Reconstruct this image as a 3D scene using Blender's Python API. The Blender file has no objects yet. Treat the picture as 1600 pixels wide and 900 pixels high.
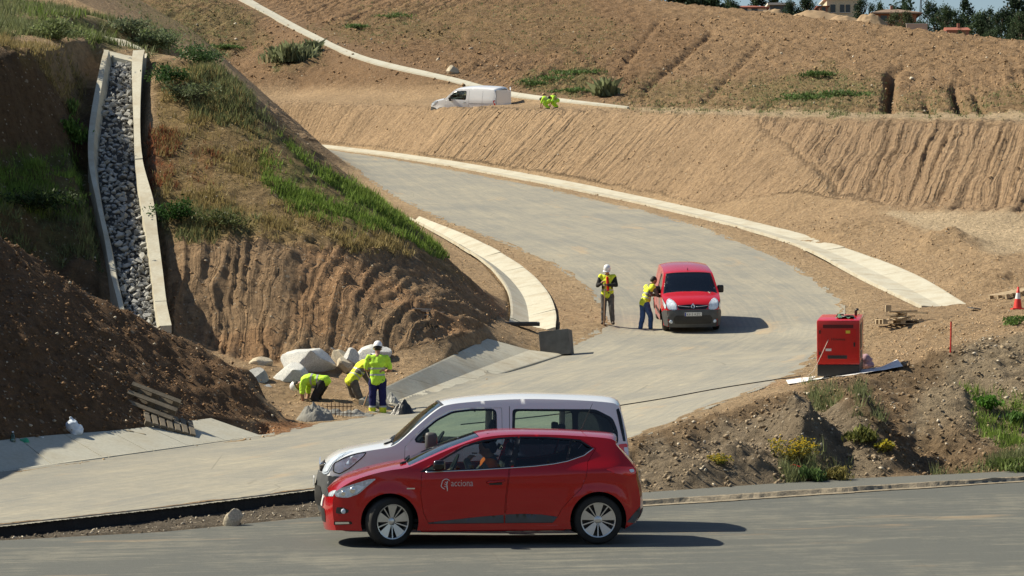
import bpy, bmesh, math, random
import numpy as np
from mathutils import Vector, Matrix
from mathutils.geometry import delaunay_2d_cdt

# ---------------------------------------------------------------- camera, sky, sun, exposure
scene = bpy.context.scene
COL = scene.collection
F_PX, HOR, CAM_H = 3800.0, 524.0, 2.6          # focal length in photo pixels, horizon row, eye height
cam_data = bpy.data.cameras.new('camera')
cam_data.sensor_width = 36.0
cam_data.lens = 36.0 * F_PX / 1600.0
cam_data.shift_y = (HOR - 450.0) / 1600.0
cam_data.clip_start = 0.5
cam_data.clip_end = 6000.0
cam = bpy.data.objects.new('camera', cam_data)
COL.objects.link(cam)
cam.location = (0, 0, CAM_H)
cam.rotation_euler = (math.radians(90), 0, 0)
scene.camera = cam

LIGHT = Vector((1.0, -0.27, -1.0)).normalized()    # direction the sunlight travels
SUN_EL = math.asin(-LIGHT.z)
SUN_AZ = math.atan2(-LIGHT.x, -LIGHT.y)            # clockwise from +Y
world = bpy.data.worlds.new('World')
scene.world = world
world.use_nodes = True
wn = world.node_tree.nodes
wl = world.node_tree.links
sky = wn.new('ShaderNodeTexSky')
sky.sky_type = 'NISHITA'
sky.sun_disc = False
sky.sun_elevation = SUN_EL
sky.sun_rotation = SUN_AZ
sky.air_density = 1.2
sky.dust_density = 0.6
sky.ozone_density = 1.6
wl.new(sky.outputs['Color'], wn['Background'].inputs['Color'])
wn['Background'].inputs['Strength'].default_value = 0.062
sun_data = bpy.data.lights.new('sun', 'SUN')
sun_data.energy = 5.0
sun_data.angle = math.radians(0.53)
sun_data.color = (1.0, 0.91, 0.72)
sun = bpy.data.objects.new('sun', sun_data)
COL.objects.link(sun)
sun.rotation_euler = LIGHT.to_track_quat('-Z', 'Y').to_euler()
sun.location = (-40, 30, 60)
vs = scene.view_settings
vs.view_transform = 'Standard'
vs.look = 'None'
vs.gamma = 1.0
vs.exposure = 0.62
vs.use_curve_mapping = False
scene.render.film_transparent = False

RNG = np.random.default_rng(7)
random.seed(11)

# ---------------------------------------------------------------- helpers
def W(px, py, Y):
    return ((px - 800.0) * Y / F_PX, Y, CAM_H + (HOR - py) * Y / F_PX)

def to_px(X, Y, Z):
    return 800.0 + X / Y * F_PX, HOR - (Z - CAM_H) / Y * F_PX

def _hash(ix, iy, seed):
    h = (ix.astype(np.int64) * 374761393 + iy.astype(np.int64) * 668265263 + seed * 974634777) & 0x7fffffff
    h = ((h ^ (h >> 13)) * 1274126177) & 0x7fffffff
    h = (h ^ (h >> 16)) & 0x7fffffff
    h = (h * 1103515245 + 12345) & 0x7fffffff
    return ((h >> 8) & 0xffff) / 65535.0

def vnoise(x, y, seed=0):
    x = np.asarray(x, float); y = np.asarray(y, float)
    ix = np.floor(x); iy = np.floor(y)
    fx = x - ix; fy = y - iy
    fx = fx * fx * (3 - 2 * fx); fy = fy * fy * (3 - 2 * fy)
    a = _hash(ix, iy, seed); b = _hash(ix + 1, iy, seed)
    c = _hash(ix, iy + 1, seed); d = _hash(ix + 1, iy + 1, seed)
    return (a + (b - a) * fx) * (1 - fy) + (c + (d - c) * fx) * fy

def fbm(x, y, seed=0, octs=4, gain=0.5):
    s = np.zeros(np.shape(x)); a = 1.0; n = 0.0; f = 1.0
    for o in range(octs):
        s = s + a * (vnoise(x * f + 17.3 * o, y * f - 9.1 * o, seed + o) - 0.5)
        n += a; a *= gain; f *= 2.03
    return s / n * 2.0

def sstep(e0, e1, x):
    t = np.clip((x - e0) / (e1 - e0), 0, 1)
    return t * t * (3 - 2 * t)

def in_poly(px, py, poly):
    px = np.asarray(px, float); py = np.asarray(py, float)
    ins = np.zeros(px.shape, bool)
    n = len(poly)
    j = n - 1
    for i in range(n):
        xi, yi = poly[i][0], poly[i][1]; xj, yj = poly[j][0], poly[j][1]
        if yi != yj:
            c = ((yi > py) != (yj > py)) & (px < (xj - xi) * (py - yi) / (yj - yi) + xi)
            ins ^= c
        j = i
    return ins

def dist_line(px, py, line):
    px = np.asarray(px, float); py = np.asarray(py, float)
    d = np.full(px.shape, 1e9)
    for (a, b) in zip(line[:-1], line[1:]):
        ax, ay, bx, by = a[0], a[1], b[0], b[1]
        vx, vy = bx - ax, by - ay
        L = vx * vx + vy * vy + 1e-12
        t = np.clip(((px - ax) * vx + (py - ay) * vy) / L, 0, 1)
        d = np.minimum(d, np.hypot(px - ax - t * vx, py - ay - t * vy))
    return d

def sdist_poly(px, py, poly):
    """signed distance, positive inside"""
    d = dist_line(px, py, list(poly) + [poly[0]])
    return np.where(in_poly(px, py, poly), d, -d)

def soft_poly(px, py, poly, w, seed=3, nscale=1.0, namp=0.0):
    d = sdist_poly(px, py, poly)
    if namp:
        d = d + namp * fbm(np.asarray(px) * nscale, np.asarray(py) * nscale, seed, 4)
    return sstep(-w, w, d)

def densify(line, step):
    out = []
    for a, b in zip(line[:-1], line[1:]):
        a = np.array(a, float); b = np.array(b, float)
        n = max(1, int(np.linalg.norm(b - a) / step))
        for k in range(n):
            out.append(tuple(a + (b - a) * k / n))
    out.append(tuple(map(float, line[-1])))
    return out

def catmull(line, n=8):
    P = [np.array(p, float) for p in line]
    P = [2 * P[0] - P[1]] + P + [2 * P[-1] - P[-2]]
    out = []
    for i in range(1, len(P) - 2):
        p0, p1, p2, p3 = P[i - 1], P[i], P[i + 1], P[i + 2]
        for k in range(n):
            t = k / n
            out.append(0.5 * ((2 * p1) + (-p0 + p2) * t + (2 * p0 - 5 * p1 + 4 * p2 - p3) * t * t + (-p0 + 3 * p1 - 3 * p2 + p3) * t ** 3))
    out.append(P[-2])
    return out

# ---- objects
def tag(o, label=None, category=None, group=None, kind=None):
    if label: o['label'] = label
    if category: o['category'] = category
    if group: o['group'] = group
    if kind: o['kind'] = kind
    return o

def np_mesh(name, V, F, smooth=True):
    """V (n,3) array, F (m,3|4) int array or list of lists"""
    me = bpy.data.meshes.new(name)
    if isinstance(F, np.ndarray):
        V = np.asarray(V, np.float32)
        k = F.shape[1]
        me.vertices.add(len(V)); me.vertices.foreach_set('co', V.ravel())
        me.loops.add(F.size); me.loops.foreach_set('vertex_index', F.astype(np.int32).ravel())
        me.polygons.add(len(F))
        me.polygons.foreach_set('loop_start', np.arange(0, F.size, k, dtype=np.int32))
        me.update(calc_edges=True)
    else:
        me.from_pydata([tuple(map(float, v)) for v in V], [], [list(map(int, f)) for f in F])
        me.update()
    if smooth:
        me.polygons.foreach_set('use_smooth', np.ones(len(me.polygons), bool))
    return me

def add(name, me, mat=None, parent=None, loc=None, rot=None, **kw):
    o = bpy.data.objects.new(name, me)
    COL.objects.link(o)
    if mat is not None and me is not None:
        if isinstance(mat, (list, tuple)):
            if not me.materials:
                for m in mat: me.materials.append(m)
        elif not me.materials:
            me.materials.append(mat)
    if parent is not None: o.parent = parent
    if loc is not None: o.location = loc
    if rot is not None: o.rotation_euler = rot
    tag(o, **kw)
    return o

def empty(name, loc=(0, 0, 0), rot=(0, 0, 0), **kw):
    o = bpy.data.objects.new(name, None)
    COL.objects.link(o)
    o.location = loc; o.rotation_euler = rot
    o.empty_display_size = 0.2
    tag(o, **kw)
    return o

class MB:
    """collects primitive shapes into one mesh"""
    def __init__(self): self.V = []; self.F = []
    def addvf(self, V, F):
        n = len(self.V); self.V += [tuple(v) for v in V]; self.F += [[i + n for i in f] for f in F]; return self
    def box(self, c, s, R=None, taper=1.0, bev=0.0):
        hx, hy, hz = s[0] / 2, s[1] / 2, s[2] / 2
        if bev > 0:
            bm = bmesh.new(); bmesh.ops.create_cube(bm, size=1.0)
            for v in bm.verts: v.co = Vector((v.co.x * s[0], v.co.y * s[1], v.co.z * s[2]))
            bmesh.ops.bevel(bm, geom=list(bm.edges), offset=bev, segments=2, profile=.6, affect='EDGES')
            bm.verts.index_update()
            V = [tuple(v.co) for v in bm.verts]; F = [[v.index for v in f.verts] for f in bm.faces]
            bm.free()
        else:
            V = [(-hx, -hy, -hz), (hx, -hy, -hz), (hx, hy, -hz), (-hx, hy, -hz),
                 (-hx * taper, -hy * taper, hz), (hx * taper, -hy * taper, hz), (hx * taper, hy * taper, hz), (-hx * taper, hy * taper, hz)]
            F = [[3, 2, 1, 0], [4, 5, 6, 7], [0, 1, 5, 4], [1, 2, 6, 5], [2, 3, 7, 6], [3, 0, 4, 7]]
        M = R if R is not None else Matrix.Identity(3)
        return self.addvf([tuple(M @ Vector(v) + Vector(c)) for v in V], F)
    def tube(self, pts, r, n=8, caps=True):
        pts = [Vector(p) for p in pts]
        rr = r if isinstance(r, (list, tuple)) else [r] * len(pts)
        V = []; F = []
        up = None
        for i, p in enumerate(pts):
            d = (pts[min(i + 1, len(pts) - 1)] - pts[max(i - 1, 0)])
            if d.length < 1e-9: d = Vector((0, 0, 1))
            d.normalize()
            if up is None: up = Vector((0, 0, 1)) if abs(d.z) < .9 else Vector((1, 0, 0))
            a = d.cross(up)
            if a.length < 1e-6: a = d.cross(Vector((1, .3, .2)))
            a.normalize(); b = a.cross(d).normalized(); up = b
            for k in range(n):
                t = 2 * math.pi * k / n
                V.append(p + (a * math.cos(t) + b * math.sin(t)) * rr[i])
        for i in range(len(pts) - 1):
            for k in range(n):
                F.append([i * n + k, i * n + (k + 1) % n, (i + 1) * n + (k + 1) % n, (i + 1) * n + k])
        if caps:
            F.append(list(range(n - 1, -1, -1))); F.append([(len(pts) - 1) * n + k for k in range(n)])
        return self.addvf(V, F)
    def lathe(self, prof, c=(0, 0, 0), axis='z', n=24):
        V = []; F = []
        for (r, h) in prof:
            for k in range(n):
                t = 2 * math.pi * k / n
                x, y = r * math.cos(t), r * math.sin(t)
                V.append({'z': (x, y, h), 'y': (x, h, y), 'x': (h, x, y)}[axis])
        V = [(v[0] + c[0], v[1] + c[1], v[2] + c[2]) for v in V]
        for i in range(len(prof) - 1):
            for k in range(n):
                F.append([i * n + k, i * n + (k + 1) % n, (i + 1) * n + (k + 1) % n, (i + 1) * n + k])
        return self.addvf(V, F)
    def build(self, name, mat, parent=None, smooth=False, **kw):
        me = np_mesh(name, self.V, self.F, smooth)
        return add(name, me, mat, parent, **kw)

def fix_normals(me):
    bm = bmesh.new(); bm.from_mesh(me); bmesh.ops.recalc_face_normals(bm, faces=bm.faces); bm.to_mesh(me); bm.free()

def autosmooth(me, ang=35):
    bm = bmesh.new(); bm.from_mesh(me)
    lim = math.radians(ang)
    for e in bm.edges:
        e.smooth = len(e.link_faces) == 2 and e.calc_face_angle(0) < lim
    for f in bm.faces: f.smooth = True
    bm.to_mesh(me); bm.free()

# ---- materials
class NT:
    def __init__(self, name):
        self.m = bpy.data.materials.new(name); self.m.use_nodes = True
        self.n = self.m.node_tree.nodes; self.l = self.m.node_tree.links
        self.b = self.n['Principled BSDF']
    def new(self, t, **kw):
        nd = self.n.new(t)
        for k, v in kw.items():
            if k in nd.inputs: nd.inputs[k].default_value = v
            else: setattr(nd, k, v)
        return nd
    def link(self, a, b): self.l.new(a, b)
    def coord(self, kind='Object'):
        return self.new('ShaderNodeTexCoord').outputs[kind]
    def mapping(self, v, scale=(1, 1, 1), rot=(0, 0, 0)):
        mp = self.new('ShaderNodeMapping'); self.link(v, mp.inputs['Vector'])
        mp.inputs['Scale'].default_value = scale; mp.inputs['Rotation'].default_value = rot
        return mp.outputs['Vector']
    def noise(self, v, scale, detail=4, rough=.55):
        nd = self.new('ShaderNodeTexNoise'); self.link(v, nd.inputs['Vector'])
        nd.inputs['Scale'].default_value = scale; nd.inputs['Detail'].default_value = detail; nd.inputs['Roughness'].default_value = rough
        return nd.outputs['Fac']
    def voro(self, v, scale, feature='F1', out='Distance'):
        nd = self.new('ShaderNodeTexVoronoi'); self.link(v, nd.inputs['Vector'])
        nd.feature = feature; nd.inputs['Scale'].default_value = scale
        return nd.outputs[out]
    def ramp(self, fac, stops):
        nd = self.new('ShaderNodeValToRGB'); self.link(fac, nd.inputs['Fac'])
        el = nd.color_ramp.elements
        while len(el) < len(stops): el.new(0.5)
        for e, (p, c) in zip(el, stops):
            e.position = p; e.color = (c, c, c, 1) if isinstance(c, (int, float)) else (*c, 1)
        return nd.outputs['Color']
    def mix(self, fac, a, b, mode='MIX'):
        nd = self.new('ShaderNodeMix'); nd.data_type = 'RGBA'; nd.blend_type = mode
        for s, i in ((fac, 0), (a, 6), (b, 7)):
            if hasattr(s, 'is_linked'): self.link(s, nd.inputs[i])
            else: nd.inputs[i].default_value = s if i == 0 else (*s, 1)
        return nd.outputs[2]
    def math(self, op, a, b=0.0):
        nd = self.new('ShaderNodeMath'); nd.operation = op
        for s, i in ((a, 0), (b, 1)):
            if hasattr(s, 'is_linked'): self.link(s, nd.inputs[i])
            else: nd.inputs[i].default_value = s
        return nd.outputs[0]
    def attr(self, name, out='Color'):
        nd = self.new('ShaderNodeAttribute'); nd.attribute_name = name
        return nd.outputs[out]
    def bump(self, h, strength=.5, dist=.02, nrm=None):
        nd = self.new('ShaderNodeBump'); nd.inputs['Strength'].default_value = strength; nd.inputs['Distance'].default_value = dist
        self.link(h, nd.inputs['Height'])
        if nrm is not None: self.link(nrm, nd.inputs['Normal'])
        self.link(nd.outputs[0], self.b.inputs['Normal']); return nd.outputs[0]
    def base(self, c):
        if hasattr(c, 'is_linked'): self.link(c, self.b.inputs['Base Color'])
        else: self.b.inputs['Base Color'].default_value = (*c, 1)
    def set(self, **kw):
        for k, v in kw.items():
            k = k.replace('_', ' ')
            for q in (k, k.title()):
                if q in self.b.inputs: self.b.inputs[q].default_value = v
        return self

def simple(name, col, rough=.6, metal=0.0, var=.12, vscale=6.0, bump=0.0, bscale=40.0, spec=None, coat=0.0):
    t = NT(name)
    v = t.coord()
    n = t.noise(v, vscale, 5)
    d = t.ramp(n, [(.3, 1 - var), (.7, 1 + var * .6)])
    t.base(t.mix(1.0, col, d, 'MULTIPLY'))
    t.b.inputs['Roughness'].default_value = rough
    t.b.inputs['Metallic'].default_value = metal
    if spec is not None: t.b.inputs['Specular IOR Level'].default_value = spec
    if coat: t.b.inputs['Coat Weight'].default_value = coat; t.b.inputs['Coat Roughness'].default_value = .05
    if bump: t.bump(t.noise(v, bscale, 4), bump, .01)
    return t.m
# ================================================================ TERRAIN
# control lines (photo column, photo row, distance in metres) turned into world points
L1 = [(-340,866,29.6),(0,845,31.3),(250,832,32.6),(490,808,34.5),(750,800,36),(1010,790,37.2),(1300,771,39),(1600,752,41),(1940,738,43)]
L2 = [(950,777,38.2),(1010,772,38.6),(1300,752,40.5),(1600,738,42.5),(1940,726,44.5)]
L4 = [(-340,858,30.2),(0,822,32.5),(250,795,34.7),(490,765,37),(750,730,39.5),(985,690,42)]
L4b = [(-340,880,30.0),(0,847,32.3),(250,820,34.5),(490,791,36.8),(700,768,38.4)]
L3 = [(985,690,42),(1100,655,43.5),(1200,625,45),(1290,600,47.5),(1350,588,49.2),(1410,574,50),(1500,541,50.5),(1600,520,51.5),(1940,480,53)]
L5 = [(-340,790,35.5),(0,742,40.5),(200,714,43.5),(420,683,48),(520,658,52),(590,650,55),(640,632,57),(760,600,62),(870,558,68),(930,520,73),(945,505,75.5),(942,480,79.5),(920,450,84.5),(870,415,91.5),(800,385,98.5),(700,347,109),(620,308,122.5),(560,270,139),(520,246,152),(480,232,160)]
L6 = [(1440,480,78.3),(1350,437,86),(1249,385,97),(1155,355,105.5),(1000,318,120),(850,287,132.5),(700,259,146),(600,243.5,155.5),(500,231,164),(420,223,170)]
L6b = [(1512,480,78.6),(1424,429,87),(1305,384.5,98),(1206,356,106.7),(1043,318,121.5),(887,285,134),(733,257.5,147.5),(630,242,157),(528,230,165.5),(445,222,171.5)]
G1b = [(-340,742,37.5),(0,690,42.5),(200,672,45.5),(330,655,48.3),(420,668,49.5)]
R1 = [(-340,160,46),(0,365,49),(60,408,49.5),(130,450,50),(250,510,51),(330,548,51.6),(372,575,52),(386,604,52.2)]
MT = [(262,503,60.5),(330,545,60.3),(400,563,60),(480,563,60.2),(560,558,60.7),(640,545,61.4),(700,530,62.6),(745,514,65),(786,500,71)]
MR = [(262,352,64.5),(350,350,64.4),(420,360,64.5),(480,372,64.8),(560,385,65.8),(640,398,67.5),(700,420,70.5),(745,446,77)]
MB2 = [(262,325,66),(320,328,66),(400,330,66.1),(480,345,66.3),(560,362,66.9)]
CR = [(330,108,74),(380,160,72.5),(430,220,71),(500,290,69.8),(560,325,69.6),(620,358,70.4),(680,402,72.6)]
SI = [(232,88,77),(290,86,77),(345,108,76.5),(400,160,75),(470,218,73.6),(540,272,72.8),(600,318,72.9),(650,358,73.6),(700,402,75.5)]
GI = [(792,517,73),(798,490,77),(790,450,83),(755,410,90.5),(700,375,98.5),(640,342,109.5),(600,322,117),(540,290,129)]
GO = [(868,517,73),(868,490,77.5),(852,455,83.5),(812,417,90.5),(740,376,99.5),(655,341,110.5)]
GL_O = [(880,556,67.5),(640,632,56.6)]
GL_I = [(762,532,66),(690,566,61),(560,628,55.3)]
BC = [(300,150,180),(420,158,174),(600,163,167),(740,166,157),(870,169,148),(1000,173,139),(1200,179,124),(1400,183,114),(1600,187,107),(1940,192,100)]
BF = [(450,151,182),(560,148,175),(700,155,167),(800,160,161),(1000,171,147),(1200,175.5,132),(1400,178.5,122),(1600,181.5,115),(1940,187,107)]
BT = [(1600,328,98),(1400,322,104.5),(1250,303,110),(1940,345,92)]
TRK = [(1600,395,90.5),(1540,392,90.5),(1940,420,86)]
HPC = [(1380,335,102),(1450,358,96),(1540,393,88),(1600,420,84.5),(1700,440,82),(1940,470,79)]
DT = [(370,0,233),(420,26,217),(470,52,204),(560,92,185),(700,125,170),(800,148,161.5),(980,170.5,148.5)]
SK = [(1940,104,162),(1600,64,182),(1450,47,195),(1350,36,204),(1250,25,214),(1150,15,221),(1050,4,228),(1000,-3,233),(850,-30,247),(700,-60,262),(400,-110,282),(0,-150,265),(-340,-170,245)]
LEFT = [ # cut faces left of the chute
 (-340,330,55),(0,330,62),(100,330,63.9),(140,330,64.6),
 (-340,230,57),(0,248,65.4),(70,246,67.4),(130,244,69.2),
 (-340,40,58.5),(0,74,67),(70,80,69.4),(140,92,72.2),
 (-340,20,64),(0,58,72),(90,56,75),(150,58,78)]
CHUTE = [(216,490,60.3),(212,440,61.8),(202,330,65.2),(192,200,70.4),(193,115,74.8),(188,82,76.2)]
CHR = [(256,500,60.3),(240,340,65),(222,200,70.4),(225,100,75.5)]
OPEN = [(1290,575,56),(1350,560,58),(1420,535,60),(1500,515,61),(1400,500,71),(1550,500,64),(1600,492,68),(1940,470,68),
        (1000,560,65),(1100,600,55),(900,650,50),(1600,455,78),(1550,470,77)]
def road_plane(X, Y): return 2.68 + .14 * (Y - 74.3) + .02 * (X - 5)
GRADE = [(x, y, road_plane(x, y)) for y in (73.8, 75.5, 77.5, 80, 83, 86) for x in (3.2, 4.6, 6.0, 7.5, 9.2, 10.8) if not (y < 75 and x > 9)]
GRADE += [(x, y, 2.0 + (y - 65) * .072 + (x - 3) * .012) for y in (66, 69.5) for x in (3.2, 4.8, 6.4, 8.0, 9.4)]
GRADE += [(x, 60.5, 1.55 + x * .075) for x in (0, 2, 4, 6)]
UPL = [(0,28,88),(150,25,95),(250,62,96),(290,78,105),(345,98,122),(390,140,140),(0,-60,130),(150,-40,150),(300,45,150),(-340,0,84),(-340,-60,120)]
LOWL = [(390,640,52.5),(440,640,54),(480,615,56.5),(400,600,56.5),(330,570,57.5),(560,600,58.6),(640,575,60),(730,540,62.4),(470,672,50.5),(430,655,52)]
HID = [(-14,56,2.7),(-11,56,2.5),(-8.5,56.3,2.0),(-6.6,56,1.7),(-15,60.5,3.2),(-12,60.3,3.0),(-9.7,60,2.9),
       (-8,82.5,6.4),(-5.5,83,5.3),(-3.2,83.5,4.6),(-7,90,6.0),(-10,95,7),(-13,105,9),(-10,84,8.2),(-16,120,12),(-12,120,11.5),(-13,90,10),(-15,135,13.5),
       (-10,10,-.08),(0,10,-.06),(10,10,-.05),(-9,22,-.06),(0,22,-.02),(9,22,.0),(-8.5,28,-.06),(0,30,0),(4,31,.0),(9,30,.03)]

def lineW(L, step=1.2): return densify([W(*p) for p in L], step)
pts = []
for L in (L1, L2, L4, L3, L5, L6, L6b, G1b, R1, MT, MR, MB2, CR, SI, GI, GO, GL_O, GL_I, BC, BF, BT, TRK, HPC, DT, SK, CHUTE, CHR):
    pts += lineW(L, 0.8 if W(*L[0])[1] < 90 else 2.0)
for L in (LEFT, OPEN, UPL, LOWL): pts += [W(*p) for p in L]
for row in range(0, 16, 4): pts += lineW(LEFT[row:row + 4], .8)
pts += HID + GRADE
for p in SK:            # the ground goes on rising beyond the ploughed skyline
    for dY, drop in ((14, .9), (60, 4.0), (260, 3.2), (330, 4.0), (420, 30.0)):
        x, y, z = W(p[0], p[1], p[2] + dY); pts.append((x, y, z - drop))
for k in range(12):
    x, y, z = W(*BC[min(k, len(BC) - 1)]); pts.append((x + .3, y + 2.5, z + .05))
P = np.array(pts)
key = np.round(P[:, :2] / 0.15).astype(int)
_, ui = np.unique(key, axis=0, return_index=True)
P = P[np.sort(ui)]
vs2, es2, fs2, *_r = delaunay_2d_cdt([Vector((a, b)) for a, b in P[:, :2]], [], [], 0, 1e-6)
TRI = np.array([f[:3] for f in fs2]); TV = np.array([(v.x, v.y) for v in vs2])
if len(TV) == len(P): TZ = P[:, 2]
else:
    TZ = np.array([P[np.argmin((P[:, 0] - v[0]) ** 2 + (P[:, 1] - v[1]) ** 2), 2] for v in TV])

DU, DW = 0.0011, 0.0016
u_f = np.arange(-0.226, 0.2261, DU)
UC = np.concatenate([np.linspace(-.34, -.2275, 22), u_f, np.linspace(.2275, .34, 22)])
w_f = np.arange(math.log(30.6), math.log(236), DW)
WC = np.concatenate([np.linspace(math.log(9), math.log(30.5), 60), w_f, np.linspace(math.log(236.6), math.log(640), 70)])
NU, NW = len(UC), len(WC)
GU, GW = np.meshgrid(UC, WC)
GY = np.exp(GW); GX = GU * GY
GZ = np.full(GX.shape, np.nan)
for t in TRI:
    (x0, y0), (x1, y1), (x2, y2) = TV[t]
    den = (y1 - y2) * (x0 - x2) + (x2 - x1) * (y0 - y2)
    if abs(den) < 1e-9: continue
    ya, yb = min(y0, y1, y2), max(y0, y1, y2)
    r0, r1 = np.searchsorted(WC, math.log(max(ya, 1.0)) - 1e-6), np.searchsorted(WC, math.log(max(yb, 1.0)) + 1e-6)
    us = [x / y for x, y in ((x0, y0), (x1, y1), (x2, y2))]
    c0, c1 = np.searchsorted(UC, min(us) - 1e-6), np.searchsorted(UC, max(us) + 1e-6)
    if r1 <= r0 or c1 <= c0: continue
    sx, sy = GX[r0:r1, c0:c1], GY[r0:r1, c0:c1]
    a = ((y1 - y2) * (sx - x2) + (x2 - x1) * (sy - y2)) / den
    b = ((y2 - y0) * (sx - x2) + (x0 - x2) * (sy - y2)) / den
    c = 1 - a - b
    m = (a > -1e-6) & (b > -1e-6) & (c > -1e-6)
    if m.any():
        zz = a * TZ[t[0]] + b * TZ[t[1]] + c * TZ[t[2]]
        blk = GZ[r0:r1, c0:c1]; blk[m] = zz[m]
# fill what lies outside the control hull from the nearest column/row
for r in range(NW):
    row = GZ[r]; ok = ~np.isnan(row)
    if ok.any() and not ok.all(): row[~ok] = np.interp(UC[~ok], UC[ok], row[ok])
rows_ok = ~np.isnan(GZ).any(axis=1)
for c in range(NU):
    GZ[~rows_ok, c] = np.interp(WC[~rows_ok], WC[rows_ok], GZ[rows_ok, c])

def blur(A, n, axis):
    k = np.hanning(2 * n + 3)[1:-1]; k /= k.sum()
    Ap = np.pad(A, [(n, n) if ax == axis else (0, 0) for ax in range(2)], mode='edge')
    out = np.zeros_like(A)
    for i, wgt in enumerate(k):
        sl = [slice(None)] * 2; sl[axis] = slice(i, i + A.shape[axis]); out += wgt * Ap[tuple(sl)]
    return out
Z0 = blur(blur(GZ, 4, 0), 4, 1)
Z_big = blur(blur(GZ, 14, 0), 12, 1)
PX, PY = to_px(GX, GY, Z0)

def bilin(A, X, Y):
    X = np.asarray(X, float); Y = np.asarray(Y, float)
    fu = np.interp(X / Y, UC, np.arange(NU)); fw = np.interp(np.log(Y), WC, np.arange(NW))
    i = np.clip(fw.astype(int), 0, NW - 2); j = np.clip(fu.astype(int), 0, NU - 2)
    a = fw - i; b = fu - j
    return (A[i, j] * (1 - b) + A[i, j + 1] * b) * (1 - a) + (A[i + 1, j] * (1 - b) + A[i + 1, j + 1] * b) * a

def base_z(X, Y): return bilin(Z_road, X, Y)

# ---- where the asphalt lies (plan polygons)
ROAD_OUT = [(420,228,167),(505,237,161),(600,249.5,152.5),(700,266,142.5),(850,296,129),(1000,330,115.5),(1100,362,105),(1200,398,94.5),(1270,432,87),(1312,468,81.5),(1322,505,75),(1300,540,66),(1240,590,54),(1130,640,46.5),(1010,680,42.6)]
road_poly = [W(*p)[:2] for p in L4[:-1]] + [W(*p)[:2] for p in ROAD_OUT[::-1]] + [W(*p)[:2] for p in L5[::-1]]
near_poly = [(-14, 9), (-14, 29)] + [W(*p)[:2] for p in L1] + [(18, 40), (18, 9)]
strip_poly = [W(*p)[:2] for p in L1[5:]] + [W(*p)[:2] for p in L2[1:][::-1]]
sd_road = sdist_poly(GX, GY, road_poly)
sd_near = sdist_poly(GX, GY, near_poly)
sd_strip = sdist_poly(GX, GY, strip_poly)
# gutters (plan polygons)
def ribbon_poly(A, B): return [W(*p)[:2] for p in A] + [W(*p)[:2] for p in B[::-1]]
gut_out = ribbon_poly(L6, L6b)
gut_in = ribbon_poly(GI[:-2], GO)
gut_low = ribbon_poly(GL_I, GL_O)
gut_left = ribbon_poly(L5[:4], G1b)
sd_gut = np.maximum.reduce([sdist_poly(GX, GY, p) for p in (gut_out, gut_in, gut_low, gut_left)])
sd_chute = sdist_poly(GX, GY, [W(*p)[:2] for p in [(180,530,59.0),(174,500,60.1),(164,440,61.6),(142,330,65),(122,265,67.8),(118,200,70.2),(132,115,74.8),(150,82,76.4)]] + [W(*p)[:2] for p in [(225,92,76),(216,200,70.4),(238,340,65),(256,505,60.2),(268,530,59.0)]])

# flat ground is smoothed more than the slopes
flat = np.clip(sstep(-1.0, .4, sd_road) + sstep(-.8, .2, sd_near), 0, 1)
Z_road = Z0 * (1 - flat) + Z_big * flat
Z = Z_road.copy()

# ---- relief per region
slope_y = np.gradient(Z0, axis=0) / np.gradient(GY, axis=0)
def pmask(poly, w=6, y0=0, y1=1e9, namp=5, nscale=.06, seed=5):
    """region drawn as an outline on the slope; edges broken up by noise"""
    m = soft_poly(PX, PY, poly, w, seed, nscale, namp)
    return m * ((GY > y0) & (GY < y1))

m_rill = pmask([(255,358),(350,352),(480,372),(560,388),(650,402),(700,425),(750,450),(790,490),(720,525),(640,545),(560,560),(400,566),(330,548),(255,505)], 8, 58, 78)
m_mound = pmask([(235,90),(345,105),(470,218),(600,318),(700,402),(745,450),(640,400),(480,372),(350,352),(255,358)], 8, 60, 82)
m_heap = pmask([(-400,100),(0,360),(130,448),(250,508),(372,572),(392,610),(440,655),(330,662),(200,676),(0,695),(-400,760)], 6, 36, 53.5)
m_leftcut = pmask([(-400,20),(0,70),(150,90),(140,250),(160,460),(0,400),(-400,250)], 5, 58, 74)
m_berm = pmask([(420,158),(740,167),(1000,173),(1200,179),(1400,184),(2000,192),(2000,350),(1600,330),(1400,322),(1250,300),(1100,320),(1000,298),(850,268),(600,232),(420,216)], 4, 88, 182, 3)
m_rillR = pmask([(1180,185),(1400,188),(2000,196),(2000,350),(1600,326),(1400,322),(1310,302),(1270,260)], 14, 92, 132, 8, .03)
m_hill = ((GY > 106) & (PY < 190)).astype(float) * sstep(0, 5, GY - np.interp(GU, [W(*p)[0] / W(*p)[1] for p in BF], [p[2] for p in BF]))
m_bank = pmask([(985,688),(1100,652),(1200,622),(1290,598),(1410,572),(1500,540),(1600,518),(2000,470),(2000,724),(1600,736),(1300,750),(1010,772),(985,770)], 4, 37, 60)
m_gravelstrip = ((sd_near < 0.02) & (sd_road < 0.05) & (GX < 0.5) & (GY < 45) & (PY > 735)).astype(float)
m_openR = pmask([(1290,598),(1410,572),(1500,540),(1600,518),(2000,480),(2000,430),(1600,420),(1540,395),(1380,335),(1165,345),(1270,380),(1512,481),(1400,520),(1330,470),(1310,540)], 6, 45, 106)

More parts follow.
